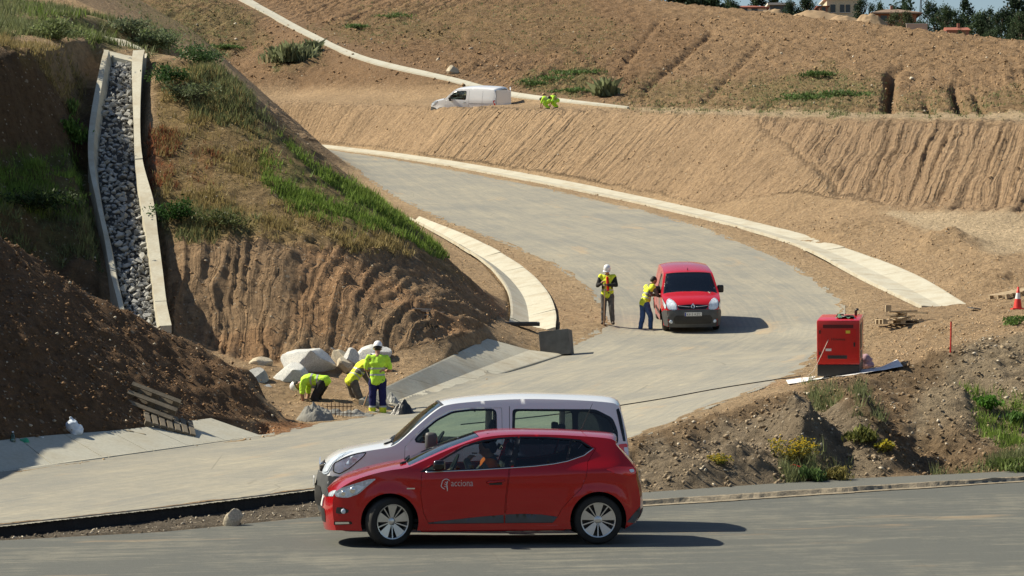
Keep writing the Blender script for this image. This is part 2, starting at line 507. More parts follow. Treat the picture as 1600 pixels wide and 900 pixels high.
rough = np.full(GX.shape, .035)
rough += .05 * m_rill + .06 * m_mound + .07 * m_heap + .08 * m_leftcut + .07 * m_berm + .22 * m_hill + .07 * m_bank + .03 * m_openR
rough *= 1 - sstep(-.6, .0, np.maximum.reduce([sd_gut, sd_chute]))
d_ditch = dist_line(GX, GY, [W(p[0] + 8, p[1] - 1, p[2] + .6)[:2] for p in DT])
rough *= sstep(1.0, 3.0, d_ditch)
D = fbm(GX * 1.1, GY * 1.1, 21, 5, .62) * 1.2 + fbm(GX * 4.5, GY * 4.5, 31, 3, .6) * .8
D += .55 * (np.abs(fbm(GX * 2.2, GY * 2.2, 41, 3)) - .25)
rel = rough * D
# rills on the face of the mound
g = -.13 + (GX + 8.5) * .071
t = GX - g * (GY - 65) + .30 * fbm(GX * 1.3, GY * .9, 51, 4)
rn = .62 * np.abs(2 * vnoise(t * 3.6, GY * .3, 52) - 1) + .38 * np.abs(2 * vnoise(t * 5.6 + 9, GY * .35, 53) - 1)
T_M = t.copy()
rel += m_rill * (rn - .55) * .25
# rills of the right-hand berm
t = (GX - 18.5) * .924 - (GY - 104) * .382 + .30 * fbm(GX * .8, GY * .6, 54, 3)
rn = np.abs(2 * vnoise(t * 2.7, GY * .12, 55) - 1) * .75 + .25 * np.abs(2 * vnoise(t * 4.3, GY * .2, 56) - 1)
T_R = t.copy()
rel += m_rillR * (rn - .5) * .42
# finer scratches on the rest of the berm
t = GX * .80 - GY * .60 + .3 * fbm(GX * .5, GY * .5, 57, 3)
rel += m_berm * (1 - m_rillR) * (np.abs(2 * vnoise(t * 1.9, (GX + GY) * .05, 58) - 1) - .5) * .22 * sstep(.35, .75, vnoise(GX * .09, GY * .09, 59))
# harrow rows and gullies on the hill
t = GX - .19 * GY + .35 * fbm(GX * .25, GY * .1, 60, 3)
rel += sstep(1.0, 3.0, d_ditch) * m_hill * (np.abs(2 * vnoise(t * 1.3, GY * .03, 61) - 1) - .5) * .30 * sstep(.3, .7, vnoise(GX * .06 + 5, GY * .04, 62))
for (a, b, wd, dp) in (((1393,118,0),(1386,180,0),.27,1.3), ((1490,138,0),(1505,182,0),.24,.9), ((1448,160,0),(1456,182,0),.2,.6), ((1525,150,0),(1540,182,0),.2,.5), ((1112,52,0),(1010,138,0),.22,.35), ((1030,35,0),(960,120,0),.2,.25), ((1190,70,0),(1100,160,0),.2,.25), ((1385,120,0),(1412,104,0),.25,.3)):
    dd = dist_line(PX, PY, [a[:2], b[:2]]) / F_PX * GY
    rel -= sstep(1.0, 3.0, d_ditch) * m_hill * dp * np.exp(-(dd / wd) ** 2)
# the cut faces left: hollows and steps
rel += m_leftcut * (fbm(GX * .9, GY * .9, 71, 4) * .45 - .25 * np.abs(2 * vnoise(GX * 1.9, GY * .3, 72) - 1))
# lumps of the bank and gravel heaps at its foot
def bump_at(px, py, Y, rx, ry, h):
    x, y, _ = W(px, py, Y)
    return h * np.exp(-((GX - x) / rx) ** 2 - ((GY - y) / ry) ** 2)
for a in ((1160,715,40.6,.55,1.0,.42),(1075,735,39.8,.55,.7,.30),(1265,690,42.5,.7,1.3,.40),(1370,660,44,.5,1.6,.25),(1345,660,43.8,.5,2.0,.5),(1445,680,43.6,.9,1.6,-.5),(1250,685,42.3,.45,1.4,.3),(1310,705,42,.4,1.2,-.25),(1440,640,45,.8,1.2,-.25),(1560,650,45.5,.7,1.4,-.30),(1120,700,42,.4,.8,-.18),(1500,620,47,.6,1.2,.25)):
    rel += m_bank * bump_at(*a) * (1 + .4 * fbm(GX * 3, GY * 3, 73, 3))
for a in ((1480,520,60.5,.9,1.0,.22),(1445,523,62.5,.5,.5,.12),(1320,360,100,1.6,2.0,.5),(1470,385,92,1.5,1.5,.45),(1540,430,83,1.2,1.4,.4)):
    rel += bump_at(*a) * (1 + .5 * fbm(GX * 2, GY * 2, 74, 3))
# lumps between the left gutter and the workers
for a in ((395,632,52.2,.45,.7,.35),(360,640,50.5,.5,.5,.22),(450,600,57.5,1.0,.9,.18)):
    rel += bump_at(*a) * (1 + .6 * fbm(GX * 3, GY * 3, 75, 3))
# soil spills on the asphalt edges, sinks below it inside
edge_n = fbm(GX * .9, GY * .9, 81, 5, .6)
inside = np.maximum(sd_road + .30 * edge_n - .12, sd_near - .02)
inside = np.maximum(inside, sd_strip)
f = sstep(-.05, .22, inside)
rel = rel * (1 - sstep(-.5, .1, inside)) + (1 - f) * .018 * sstep(-.6, 0, inside) - f * .10
# pocket under the gutters and the chute
rel -= sstep(-.12, .12, sd_gut) * .16
rel -= sstep(-.30, .06, sd_chute) * .55
# trench along the cut asphalt
trench = ribbon_poly(L4[:5], [(p[0], p[1], p[2]) for p in L4b]) 
sd_tr = dist_line(GX, GY, [W(*p)[:2] for p in L4b])
tr = np.exp(-(sd_tr / .45) ** 2) * (sd_road < 0.02)
zt = np.interp(GU, [W(*p)[0] / p[2] for p in L4b], [W(*p)[2] for p in L4b]) - .07
Z = Z_road + rel
Z = np.where(tr > .02, Z * (1 - tr) + (zt + .35 * rel) * tr, Z)
# the ground beside the chute stays below its walls and rises away from them
zc = np.interp(GY, [59.0, 60.3, 61.8, 63.5, 65.2, 67.8, 70.4, 74.8, 76.2], [W(0, p, y)[2] for p, y in ((530, 59.0), (490, 60.3), (440, 61.8), (385, 63.5), (330, 65.2), (265, 67.8), (200, 70.4), (115, 74.8), (90, 76.2))])
lim = zc - .14 + 2.4 * np.maximum(0, -sd_chute - .02) + .25 * fbm(GX * 2, GY * 2, 83, 3) * sstep(.0, .5, -sd_chute)
nearc = (sd_chute > -1.6) & (GY > 59.2) & (GY < 76.0)
Z = np.where(nearc, np.minimum(Z, lim), Z)
TZ_FINAL = Z

def ground_z(X, Y): return bilin(TZ_FINAL, X, Y)
def hit(px, py, guess=None):
    """where the sight line through a photo pixel first meets the ground (used to set things on it)"""
    Ys = np.exp(np.linspace(math.log(24), math.log(330), 6000))
    X = (px - 800) * Ys / F_PX; zz = CAM_H + (HOR - py) * Ys / F_PX
    gz = ground_z(X, Ys); k = np.nonzero(gz >= zz)[0]
    if guess is not None: k = k[Ys[k] > guess - 6]
    i = k[0] if len(k) else len(Ys) - 1
    return float(X[i]), float(Ys[i]), float(gz[i])

# ---- soil colours (soil, gravel and plant cover; shade of left cut and bank darkened in)
def colmix(C, m, c): return C * (1 - m[..., None]) + np.array(c) * m[..., None]
C = np.tile(np.array([.355, .265, .172]), (*GX.shape, 1))
C = colmix(C, m_hill, (.25, .175, .108))
C = colmix(C, m_hill * pmask([(-400,-300),(700,-300),(1000,0),(1100,60),(980,170),(420,158),(300,90),(-400,0)], 30, 106, 400, 30, .02), (.205, .137, .082))
C = colmix(C, m_berm, (.325, .240, .158))
C = colmix(C, m_rillR * .8, (.285, .208, .14))
C = colmix(C, m_rill, (.30, .215, .138))
redn = sstep(.50, .72, vnoise(GX * .8, GY * .5, 90))
C = colmix(C, m_rill * redn * .3, (.37, .20, .10))
C = colmix(C, m_mound, (.24, .18, .10))
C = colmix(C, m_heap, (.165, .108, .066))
C = colmix(C, m_leftcut, (.14, .098, .060))  # soil tone lowered a little to carry the shade on this face
C = colmix(C, m_bank, (.205, .152, .098))  # brown deepened to stand for the slope turning away from the sun
grav = pmask([(1000,700),(1080,690),(1160,655),(1270,640),(1340,690),(1400,735),(1380,760),(1000,790)], 14, 36, 48, 22, .03)
C = colmix(C, grav * .6, (.27, .24, .19))
C = colmix(C, m_bank * pmask([(1500,530),(1700,500),(1700,700),(1420,650)], 20, 40, 60, 25, .03) * .6, (.33, .29, .22))
C = colmix(C, pmask([(1375,333),(1460,332),(1620,330),(1620,400),(1545,392)], 6, 84, 110, 8, .05), (.46, .38, .27))
C = colmix(C, pmask([(1000,168),(1200,173),(1700,176),(1700,190),(1200,181),(1000,175)], 2, 100, 155, 1, .05) * .7, (.45, .37, .26))
C = colmix(C, sstep(-1.6, -.1, np.maximum(sd_road, sd_near)) * (GY > 40) * (1 - m_bank) * (1 - m_heap) * .75, (.40, .31, .205))
C = colmix(C, ((sd_near < .05) & (sd_road < .05) & (GY < 45) & (PY > 735) & (PX < 1000)).astype(float), (.15, .132, .108))
wet = pmask([(400,660),(450,655),(500,668),(500,678),(420,682)], 5, 46, 56, 3)
C = colmix(C, wet * .9, (.27, .14, .07))
# low plant cover as tint below the blades
GREEN = []       # (mask, density, kind) also used to scatter blades
def green(poly, amount, kind, y0, y1, w=8, namp=14, nscale=.04, seed=7):
    global C
    m = pmask(poly, w, y0, y1, namp, nscale, seed) * amount
    GREEN.append((m, kind))
    c = {'grass': (.12, .145, .045), 'dry': (.24, .18, .075), 'red': (.22, .09, .045), 'weed': (.12, .13, .05)}[kind]
    patch = sstep(.35, .65, vnoise(GX * 1.6, GY * 1.6, seed + 3) * .6 + vnoise(GX * 5, GY * 5, seed + 4) * .4)
    C = colmix(C, np.clip(m * (.35 + .5 * patch), 0, .85), c)
green([(430,205),(520,270),(600,320),(700,402),(690,406),(600,360),(520,295),(440,225)], 1.0, 'grass', 66, 82, 3, 5)
green([(400,240),(470,260),(560,320),(600,350),(560,365),(470,330),(410,290)], .8, 'grass', 62, 80)
green([(255,110),(330,100),(400,180),(440,240),(400,300),(300,330),(250,320),(245,200)], .55, 'dry', 60, 82)
green([(300,110),(345,110),(440,215),(430,235),(360,200),(300,180)], .75, 'weed', 66, 82)
green([(245,310),(420,320),(560,360),(640,385),(640,400),(480,380),(260,362)], .7, 'dry', 60, 78)
green([(245,330),(400,335),(400,362),(262,372)], .6, 'weed', 60, 72)
green([(228,200),(270,200),(280,290),(232,290)], .7, 'red', 60, 78)
green([(300,230),(340,240),(330,290),(295,280)], .45, 'red', 60, 78)
green([(-200,0),(100,0),(230,45),(290,85),(230,88),(150,62),(0,55),(-200,45)], .9, 'weed', 70, 125)
green([(40,10),(200,40),(240,65),(150,62),(40,40)], .6, 'grass', 72, 125)
green([(-200,235),(60,232),(140,200),(140,330),(60,330),(-200,330)], .9, 'grass', 58, 73)
green([(-200,300),(100,300),(150,320),(155,400),(40,400),(-200,330)], .55, 'weed', 56, 70)
green([(-200,45),(0,60),(140,80),(150,105),(60,95),(-200,80)], .7, 'dry', 68, 78)
for poly, a in (([(810,125),(850,108),(920,112),(930,135),(900,150),(830,140)], .9), ([(870,100),(930,95),(950,120),(900,130)], .5), ([(480,45),(620,20),(700,60),(560,70)], .4), ([(1000,120),(1160,130),(1380,120),(1380,178),(1150,172),(960,168)], .42), ([(1150,130),(1300,100),(1380,150),(1300,176),(1180,170)], .5),
                ([(1400,150),(1600,140),(1600,180),(1400,178)], .4), ([(220,20),(420,10),(400,40),(300,60),(240,50)], .45), ([(330,75),(370,68),(370,85),(335,90)], .7), ([(560,10),(900,0),(1000,60),(900,90),(650,60)], .28), ([(150,-20),(330,-20),(420,60),(330,95),(240,50)], .6), ([(405,100),(440,85),(500,80),(500,95),(430,108)], .8)):
    green(poly, a * .75, 'weed', 106, 280, 10, 18, .09, int(a * 100) + len(poly))
green([(1330,640),(1370,660),(1380,700),(1340,690)], .5, 'weed', 40, 50, 6, 8)
green([(1500,610),(1600,625),(1600,690),(1530,660)], .5, 'grass', 40, 52, 6, 10)
green([(1500,715),(1620,700),(1620,742),(1460,744)], .7, 'weed', 40, 48, 5, 8)
green([(1220,730),(1320,730),(1330,752),(1220,757)], .7, 'weed', 39, 46, 5, 8)
green([(1260,600),(1310,620),(1320,660),(1270,650)], .4, 'weed', 40, 50, 5, 8)
big = fbm(GX * .35, GY * .35, 95, 4)
fine = fbm(GX * 3.1, GY * 3.1, 96, 3)
C = C * np.clip(1 + .16 * big + .14 * fine, .55, 1.5)[..., None]
C = np.clip(C * np.array([1.05, .985, .91]), .01, .9)

def soil_mat():
    t = NT('soil')
    v = t.coord('Object')
    c = t.attr('soil')
    n1 = t.noise(v, 5, 9, .78)
    c = t.mix(1.0, c, t.ramp(n1, [(.3, .50), (.5, 1.0), (.7, 1.38)]), 'MULTIPLY')
    vd = t.voro(v, 7.5); vc = t.voro(v, 7.5, out='Color')
    sp = t.math('MULTIPLY', t.ramp(vd, [(.0, 1.0), (.16, 1.0), (.24, 0.0)]), t.ramp(vc, [(.55, 0.0), (.75, .75)]))
    c = t.mix(sp, c, (.50, .43, .33))
    vd2 = t.voro(v, 2.6); vc2 = t.voro(v, 2.6, out='Color')
    sp2 = t.math('MULTIPLY', t.ramp(vd2, [(.0, 1.0), (.10, 1.0), (.17, 0.0)]), t.ramp(vc2, [(.6, 0.0), (.8, .7)]))
    c = t.mix(sp2, c, (.47, .39, .29))
    t.base(c)
    h = t.math('ADD', t.math('ADD', t.math('MULTIPLY', t.noise(v, 4.5, 9, .75), 1.0), t.math('MULTIPLY', t.ramp(t.voro(v, 5.0), [(.0, 1.0), (.5, 0.0)]), .16)), t.math('MULTIPLY', sp, .10))
    gv = t.attr('groove', 'Vector'); gs = t.new('ShaderNodeSeparateXYZ'); t.link(gv, gs.inputs[0])
    gc = t.new('ShaderNodeCombineXYZ'); t.link(gs.outputs[0], gc.inputs[0]); t.link(gs.outputs[1], gc.inputs[1])
    gn = t.noise(gc.outputs[0], 1.0, 3, .5)
    h = t.math('ADD', t.math('MULTIPLY', h, .26), t.math('MULTIPLY', t.math('MULTIPLY', gn, gs.outputs[2]), .42))
    t.bump(h, 1.0, 1.0)
    t.set(Roughness=.95); t.b.inputs['Specular IOR Level'].default_value = .15
    return t.m
M_SOIL = soil_mat()

idx = np.arange(NU * NW).reshape(NW, NU)
Fq = np.stack([idx[:-1, :-1], idx[:-1, 1:], idx[1:, 1:], idx[1:, :-1]], -1).reshape(-1, 4)
me = np_mesh('ground', np.stack([GX, GY, Z], -1).reshape(-1, 3), Fq)
# coordinates of the bucket and harrow grooves: (across, along, strength)
tB = GX * .80 - GY * .60 + .15 * fbm(GX * .5, GY * .5, 57, 3); tH = GX - .19 * GY + .25 * fbm(GX * .25, GY * .1, 60, 3)
gt = np.where(m_rill > .5, T_M * 3.4, np.where(m_rillR > .5, T_R * 3.0, np.where(m_berm > .5, tB * 2.6, tH * 2.0)))
patchB = .30 + .7 * sstep(.30, .60, vnoise(GX * .12 + 3, GY * .12, 97)); patchH = .15 + .85 * sstep(.40, .65, vnoise(GX * .06 + 5, GY * .04, 62))
gm = np.where(m_rill > .5, (2 * m_rill - 1) * 1.25, np.where(m_rillR > .5, (2 * m_rillR - 1) * 1.9, np.where(m_berm > .5, (2 * m_berm - 1) * 1.9 * patchB * np.clip(1 - 2 * m_rillR, 0, 1), m_hill * 1.3 * patchH)))
ga = np.where(m_hill > .5, GY * .06, (GX + GY) * .12)
at = me.attributes.new('groove', 'FLOAT_VECTOR', 'POINT')
at.data.foreach_set('vector', np.stack([gt, ga, gm], -1).reshape(-1, 3).astype(np.float32).ravel())
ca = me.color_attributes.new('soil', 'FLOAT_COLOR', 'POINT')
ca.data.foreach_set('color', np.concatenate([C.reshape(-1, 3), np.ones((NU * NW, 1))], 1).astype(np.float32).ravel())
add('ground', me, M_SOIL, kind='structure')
# the slope the photographer stands on goes on behind the camera
bxs = np.linspace(-90, 90, 91); bys = np.array([9.3, 8, 6.5, 5, 3.5, 2, 1, 0, -2, -4, -7, -10, -14, -20, -30, -45, -70, -110, -160])
BX, BY = np.meshgrid(bxs, bys); BZ = np.interp(-BY, [-9.3, -5, -2, 0, 4, 12, 40, 160], [-.12, -.02, .55, .93, 2.2, 5.0, 9.5, 14.0])
BZ = BZ + .25 * fbm(BX * .3, BY * .3, 88, 4) * sstep(-4, 3, -BY)
ib = np.arange(BX.size).reshape(BX.shape); Fb = np.stack([ib[:-1, :-1], ib[1:, :-1], ib[1:, 1:], ib[:-1, 1:]], -1).reshape(-1, 4)
meb = np_mesh('ground', np.stack([BX, BY, BZ], -1).reshape(-1, 3), Fb)
cb = meb.color_attributes.new('soil', 'FLOAT_COLOR', 'POINT'); cb.data.foreach_set('color', np.tile(np.array([.22, .155, .095, 1], np.float32), BX.size))
ab = meb.attributes.new('groove', 'FLOAT_VECTOR', 'POINT')
add('ground', meb, M_SOIL, kind='structure')
# ================================================================ ROADS
def sheet_from_grid(name, sd, lift, mat, lim=-.04, extra=None):
    keep = sd > lim
    if extra is not None: keep &= extra
    q = keep[:-1, :-1] | keep[:-1, 1:] | keep[1:, 1:] | keep[1:, :-1]
    q &= (sd[:-1, :-1] > lim - .6)
    used = np.zeros(GX.shape, bool)
    for a in (slice(0, -1), slice(1, None)):
        for b in (slice(0, -1), slice(1, None)): used[a, b] |= q
    ids = np.full(GX.shape, -1); ids[used] = np.arange(used.sum())
    Fr = np.stack([ids[:-1, :-1], ids[:-1, 1:], ids[1:, 1:], ids[1:, :-1]], -1)[q]
    V = np.stack([GX[used], GY[used], (Z_road + lift)[used]], -1)
    me = np_mesh(name, V, Fr)
    # coordinates that run with the traffic: metres along and across the inner edge
    ln = np.array([W(*p)[:2] for p in L5]) if name == 'main_road' else np.array([W(*p)[:2] for p in L1])
    px_, py_ = V[:, 0], V[:, 1]
    best = np.full(len(V), 1e9); al = np.zeros(len(V)); acc = 0.0
    for a, b in zip(ln[:-1], ln[1:]):
        L = np.hypot(*(b - a)); tt = np.clip(((px_ - a[0]) * (b - a)[0] + (py_ - a[1]) * (b - a)[1]) / L ** 2, 0, 1)
        d = np.hypot(px_ - a[0] - tt * (b - a)[0], py_ - a[1] - tt * (b - a)[1])
        k = d < best; best[k] = d[k]; al[k] = acc + tt[k] * L; acc += L
    if name != 'main_road': al, best = px_ * .97 + py_ * .24, -px_ * .24 + py_ * .97
    at = me.attributes.new('flow', 'FLOAT_VECTOR', 'POINT')
    at.data.foreach_set('vector', np.stack([al, best, np.zeros(len(V))], -1).astype(np.float32).ravel())
    return me

def asphalt(name, c_asph, c_dust, dust, seed, ang, stripes=1.0, sc=1.0):
    t = NT(name)
    v = t.coord('Object')
    vm = t.attr('flow', 'Vector') if name != 'strip_asphalt' else t.mapping(v, (1, 1, 1), (0, 0, ang))
    long = t.mapping(vm, (.16 * sc, 1.5 * sc, 1))          # streaks along the driving line
    s1 = t.noise(long, 1.0, 6, .6)
    s2 = t.noise(t.mapping(vm, (.35 * sc, 5.0 * sc, 1)), 1.2, 4, .6)
    big = t.noise(v, .33, 5, .6)
    fac = t.math('ADD', t.math('MULTIPLY', s1, .55 * stripes), t.math('ADD', t.math('MULTIPLY', s2, .25 * stripes), t.math('MULTIPLY', big, .6)))
    s3 = t.noise(t.mapping(vm, (.10, 9.0, 1)), 1.0, 5, .65); s4 = t.noise(v, 2.6, 8, .75)
    fac = t.math('ADD', fac, t.math('ADD', t.math('MULTIPLY', t.math('SUBTRACT', s3, .5), .40), t.math('MULTIPLY', t.math('SUBTRACT', s4, .5), .45)))
    m = t.ramp(fac, [(dust - .15, 0.0), (dust + .17, 1.0)])
    grain = t.noise(v, 60, 3, .7)
    ca = t.mix(1.0, c_asph, t.ramp(grain, [(.3, .75), (.7, 1.2)]), 'MULTIPLY')
    cd = t.mix(1.0, c_dust, t.ramp(t.noise(v, 7, 6, .7), [(.3, .82), (.7, 1.12)]), 'MULTIPLY')
    c = t.mix(m, ca, cd)
    orange = t.ramp(t.noise(t.mapping(vm, (.25, .8, 1)), .8, 5, .65), [(.60, 0.0), (.80, .65)])
    c = t.mix(orange, c, (.50, .34, .18))
    vd = t.voro(v, 16.0); vcc = t.voro(v, 16.0, out='Color')
    c = t.mix(t.math('MULTIPLY', t.ramp(vd, [(.0, 1.0), (.12, 1.0), (.2, 0.0)]), t.ramp(vcc, [(.62, 0.0), (.8, .55)])), c, (.07, .065, .06))
    crack = t.ramp(t.voro(t.mapping(v, (1, 1, 1)), .35, 'DISTANCE_TO_EDGE'), [(.0, .5), (.006, 0.0)])
    c = t.mix(t.math('MULTIPLY', crack, t.ramp(big, [(.45, 0.0), (.6, 1.0)])), c, (.10, .095, .085))
    t.base(c)
    t.set(Roughness=.9); t.b.inputs['Specular IOR Level'].default_value = .2
    t.bump(t.math('ADD', t.noise(v, 45, 4, .7), t.noise(v, 2.0, 4)), .35, .02)
    return t.m
M_ROAD = asphalt('dusty_asphalt', (.225, .222, .20), (.35, .32, .25), .60, 1, math.radians(-50), .70, 1.3)
M_NEAR = asphalt('grey_asphalt', (.105, .109, .101), (.25, .235, .185), .74, 2, math.radians(-12), .75, 2.2)
M_STRIP = asphalt('strip_asphalt', (.13, .132, .12), (.33, .30, .22), 1.02, 3, math.radians(-25))
M_CUT = simple('fresh_cut_asphalt', (.012, .012, .012), .75, var=.5, vscale=30, bump=.8, bscale=60)

road = add('main_road', sheet_from_grid('main_road', sd_road, .012, M_ROAD), M_ROAD, kind='structure')
near = add('near_road', sheet_from_grid('near_road', sd_near, .0, M_NEAR, lim=.0), M_NEAR, kind='structure')

def ribbon(name, path, prof, mat, parent=None, smooth=False, **kw):
    """path: list of world points; prof: (offset to the right of travel, dz)"""
    V = []; F = []
    n = len(prof)
    for i, p in enumerate(path):
        a = Vector(path[max(i - 1, 0)]); b = Vector(path[min(i + 1, len(path) - 1)])
        d = (b - a); d.z = 0; d.normalize()
        r = Vector((d.y, -d.x, 0))
        for (o, dz) in prof: V.append(tuple(Vector(p) + r * o + Vector((0, 0, dz))))
    for i in range(len(path) - 1):
        for k in range(n - 1): F.append([i * n + k, i * n + k + 1, (i + 1) * n + k + 1, (i + 1) * n + k])
    me = np_mesh(name, V, F, smooth)
    return add(name, me, mat, parent, **kw)

# the cut edge of the main road: two asphalt courses, the lower one stepping out
edge = [np.array(p) for p in densify([W(*p) for p in L4[:5]], .12)]
er = np.random.default_rng(3)
ew = [(p[0] + er.normal(0, .012), p[1] + er.normal(0, .012), float(base_z(p[0], p[1])) + .006) for p in edge]
ribbon('asphalt_edge', ew, [(-.10, .012), (.0, .012), (.02, -.06), (.03, -.15), (.17, -.155), (.20, -.23), (.22, -.36)], M_CUT, road)

# broken pavement strip beyond the near road: a low step
sp_path = [np.array(p) for p in densify([W(*p) for p in L1[4:]], .10)]
sp = [(p[0] + er.normal(0, .012), p[1] + .03 * fbm(np.array([p[0] * 2.0]), np.array([1.0]), 5, 4)[0] + er.normal(0, .01), float(base_z(p[0], p[1]))) for p in sp_path]
back = [np.array(p) for p in densify([W(*p) for p in L2], .10)]
bx = np.array([b[0] for b in back]); by = np.array([b[1] for b in back]); bz = np.array([b[2] for b in back])
V = []; F = []
for (x, y, z) in sp:
    k = np.argmin(np.abs(bx / by - x / y))
    ex, ey, ez = bx[k], by[k], bz[k]
    z1 = z + .075
    for tt, zz in ((-.10, z - .02), (-.02, z1 - .020), (.05, z1), (.5, (z1 + ez + .03) / 2), (1.0, ez + .03), (1.03, ez - .1)):
        V.append((x + (ex - x) * tt, y + (ey - y) * tt, zz))
n = 6
for i in range(len(sp) - 1):
    for k in range(n - 1): F.append([i * n + k, (i + 1) * n + k, (i + 1) * n + k + 1, i * n + k + 1])
ps = add('pavement_strip', np_mesh('pavement_strip', V, F, False), M_STRIP, kind='structure')
M_EDGE = simple('crumbled_edge', (.27, .225, .16), .95, var=.4, vscale=9, bump=1.0, bscale=30)
V = []; F = []
for k, (x, y, z) in enumerate(sp):
    a_ = .11 + .07 * fbm(np.array([x * 1.7]), np.array([3.0]), 9, 3)[0]; h_ = .070 + .022 * fbm(np.array([x * 3.1]), np.array([7.0]), 11, 3)[0]
    for (o_, dz_) in ((-a_ - .16, .004), (-a_, .014), (-.03, h_), (.04, .082)): V.append((x + .15 * o_, y + o_, z + dz_))
for i in range(len(sp) - 1):
    for k in range(3): F.append([i * 4 + k, (i + 1) * 4 + k, (i + 1) * 4 + k + 1, i * 4 + k + 1])
add('crumbled_edge', np_mesh('crumbled_edge', V, F, False), M_EDGE, ps)

# ---------------------------------------------------------------- concrete gutters
def concrete(name, c, stain=(.34, .29, .20), amt=.5, sx=1.0):
    t = NT(name); v = t.coord('Object')
    n = t.noise(v, 1.3, 6, .65); n2 = t.noise(v, 14, 5, .7)
    col = t.mix(1.0, c, t.ramp(n2, [(.3, .86), (.7, 1.08)]), 'MULTIPLY')
    col = t.mix(t.ramp(n, [(.45, 0.0), (.75, amt)]), col, stain)
    t.base(col); t.set(Roughness=.88); t.b.inputs['Specular IOR Level'].default_value = .2
    t.bump(t.noise(v, 30, 5, .7), .3, .01)
    return t.m
M_CONC = concrete('pale_concrete', (.50, .475, .39), (.36, .30, .21), .8)
M_CONC2 = concrete('grey_concrete', (.43, .42, .36))

def resample(line, n):
    Pp = np.array(line, float)
    s = np.concatenate([[0], np.cumsum(np.linalg.norm(np.diff(Pp, axis=0), axis=1))])
    q = np.linspace(0, s[-1], n)
    return np.stack([np.interp(q, s, Pp[:, k]) for k in range(Pp.shape[1])], 1)

def gutter(name, A, B, n_slab, prof, mat, sub=4, gap=.012, thick=.12, wob=.012, seed=1):
    """A, B: the two long edges (world points); prof: (t across, depth) ; cast in slabs"""
    r = np.random.default_rng(seed)
    root = empty(name, tuple(np.mean([np.mean(A, 0), np.mean(B, 0)], 0)), kind='structure')
    N = n_slab * sub + 1
    As = resample(catmull(A, 6), N); Bs = resample(catmull(B, 6), N)
    off = Vector(root.location)
    for k in range(n_slab):
        V = []; F = []
        tilt = r.normal(0, wob)
        for j in range(sub + 1):
            i = k * sub + j
            sh = (gap if j == 0 else (-gap if j == sub else 0))
            seg = max(1e-6, np.linalg.norm(As[min(i + 1, N - 1)] - As[max(i - 1, 0)]))
            dA = (As[min(i + 1, N - 1)] - As[max(i - 1, 0)]) / seg; 
            a = As[i] + dA * sh; b = Bs[i] + dA * sh
            ring = []
            for (tt, dz) in prof:
                p = a + (b - a) * tt; ring.append((p[0], p[1], p[2] + dz + tilt * (tt - .5)))
            low = [(q[0], q[1], q[2] - thick) for q in ring[::-1]]
            V += [tuple(Vector(q) - off) for q in ring + low]
        m = 2 * len(prof)
        for j in range(sub):
            for q in range(m): F.append([j * m + q, j * m + (q + 1) % m, (j + 1) * m + (q + 1) % m, (j + 1) * m + q])
        F.append(list(range(m))); F.append([sub * m + q for q in range(m - 1, -1, -1)])
        me = np_mesh('slab', V, F, False); fix_normals(me)
        add('slab', me, mat, root)
    return root

def lift(L, dz=.0): return [(x, y, z + dz) for x, y, z in (W(*p) for p in L)]
vprof = [(0, .05), (.06, .05), (.48, -.20), (.52, -.20), (.94, .06), (1, .06)]
gutter('concrete_gutter', lift(L6, .02), lift(L6b, .05), 22, [(0, .03), (.05, .03), (.5, -.06), (.95, .03), (1, .03)], M_CONC, seed=2)
gutter('concrete_gutter', lift(GI[:-2], .03), lift(GO, .03), 16, [(0, .06), (.05, .05), (.40, -.17), (.95, .06), (1, .07)], M_CONC, seed=3)
gutter('concrete_gutter', lift(GL_I, .02), lift(GL_O, .02), 7, [(0, .03), (.04, .03), (.55, -.045), (.97, .03), (1, .03)], M_CONC, seed=4, wob=.003)
gutter('concrete_gutter', lift([(-340,790,35.5),(0,742,40.5),(200,714,43.5),(420,683,48)], .02), lift([(-340,742,37.5),(0,690,42.5),(200,672,45.5),(330,655,48.3)], .02), 10, [(0, .035), (.03, .03), (.14, -.03), (1, .0)], M_CONC2, seed=5, wob=.004)
# pale ditch that runs down the hillside
dA = [W(*p) for p in DT]
dB = [W(p[0] + (16 - 2.1 * k), p[1] - (2.2 - .2 * k), p[2] + 1.0 - .1 * k) for k, p in enumerate(DT)]
dA = [(x, y, float(base_z(x, y)) + .03) for x, y, z in dA]; dB = [(x, y, float(base_z(x, y)) + .03) for x, y, z in dB]
gutter('hillside_ditch', dA, dB, 26, [(0, .07), (.5, .06), (1, .09)], M_CONC2, sub=2, thick=.15, seed=6)
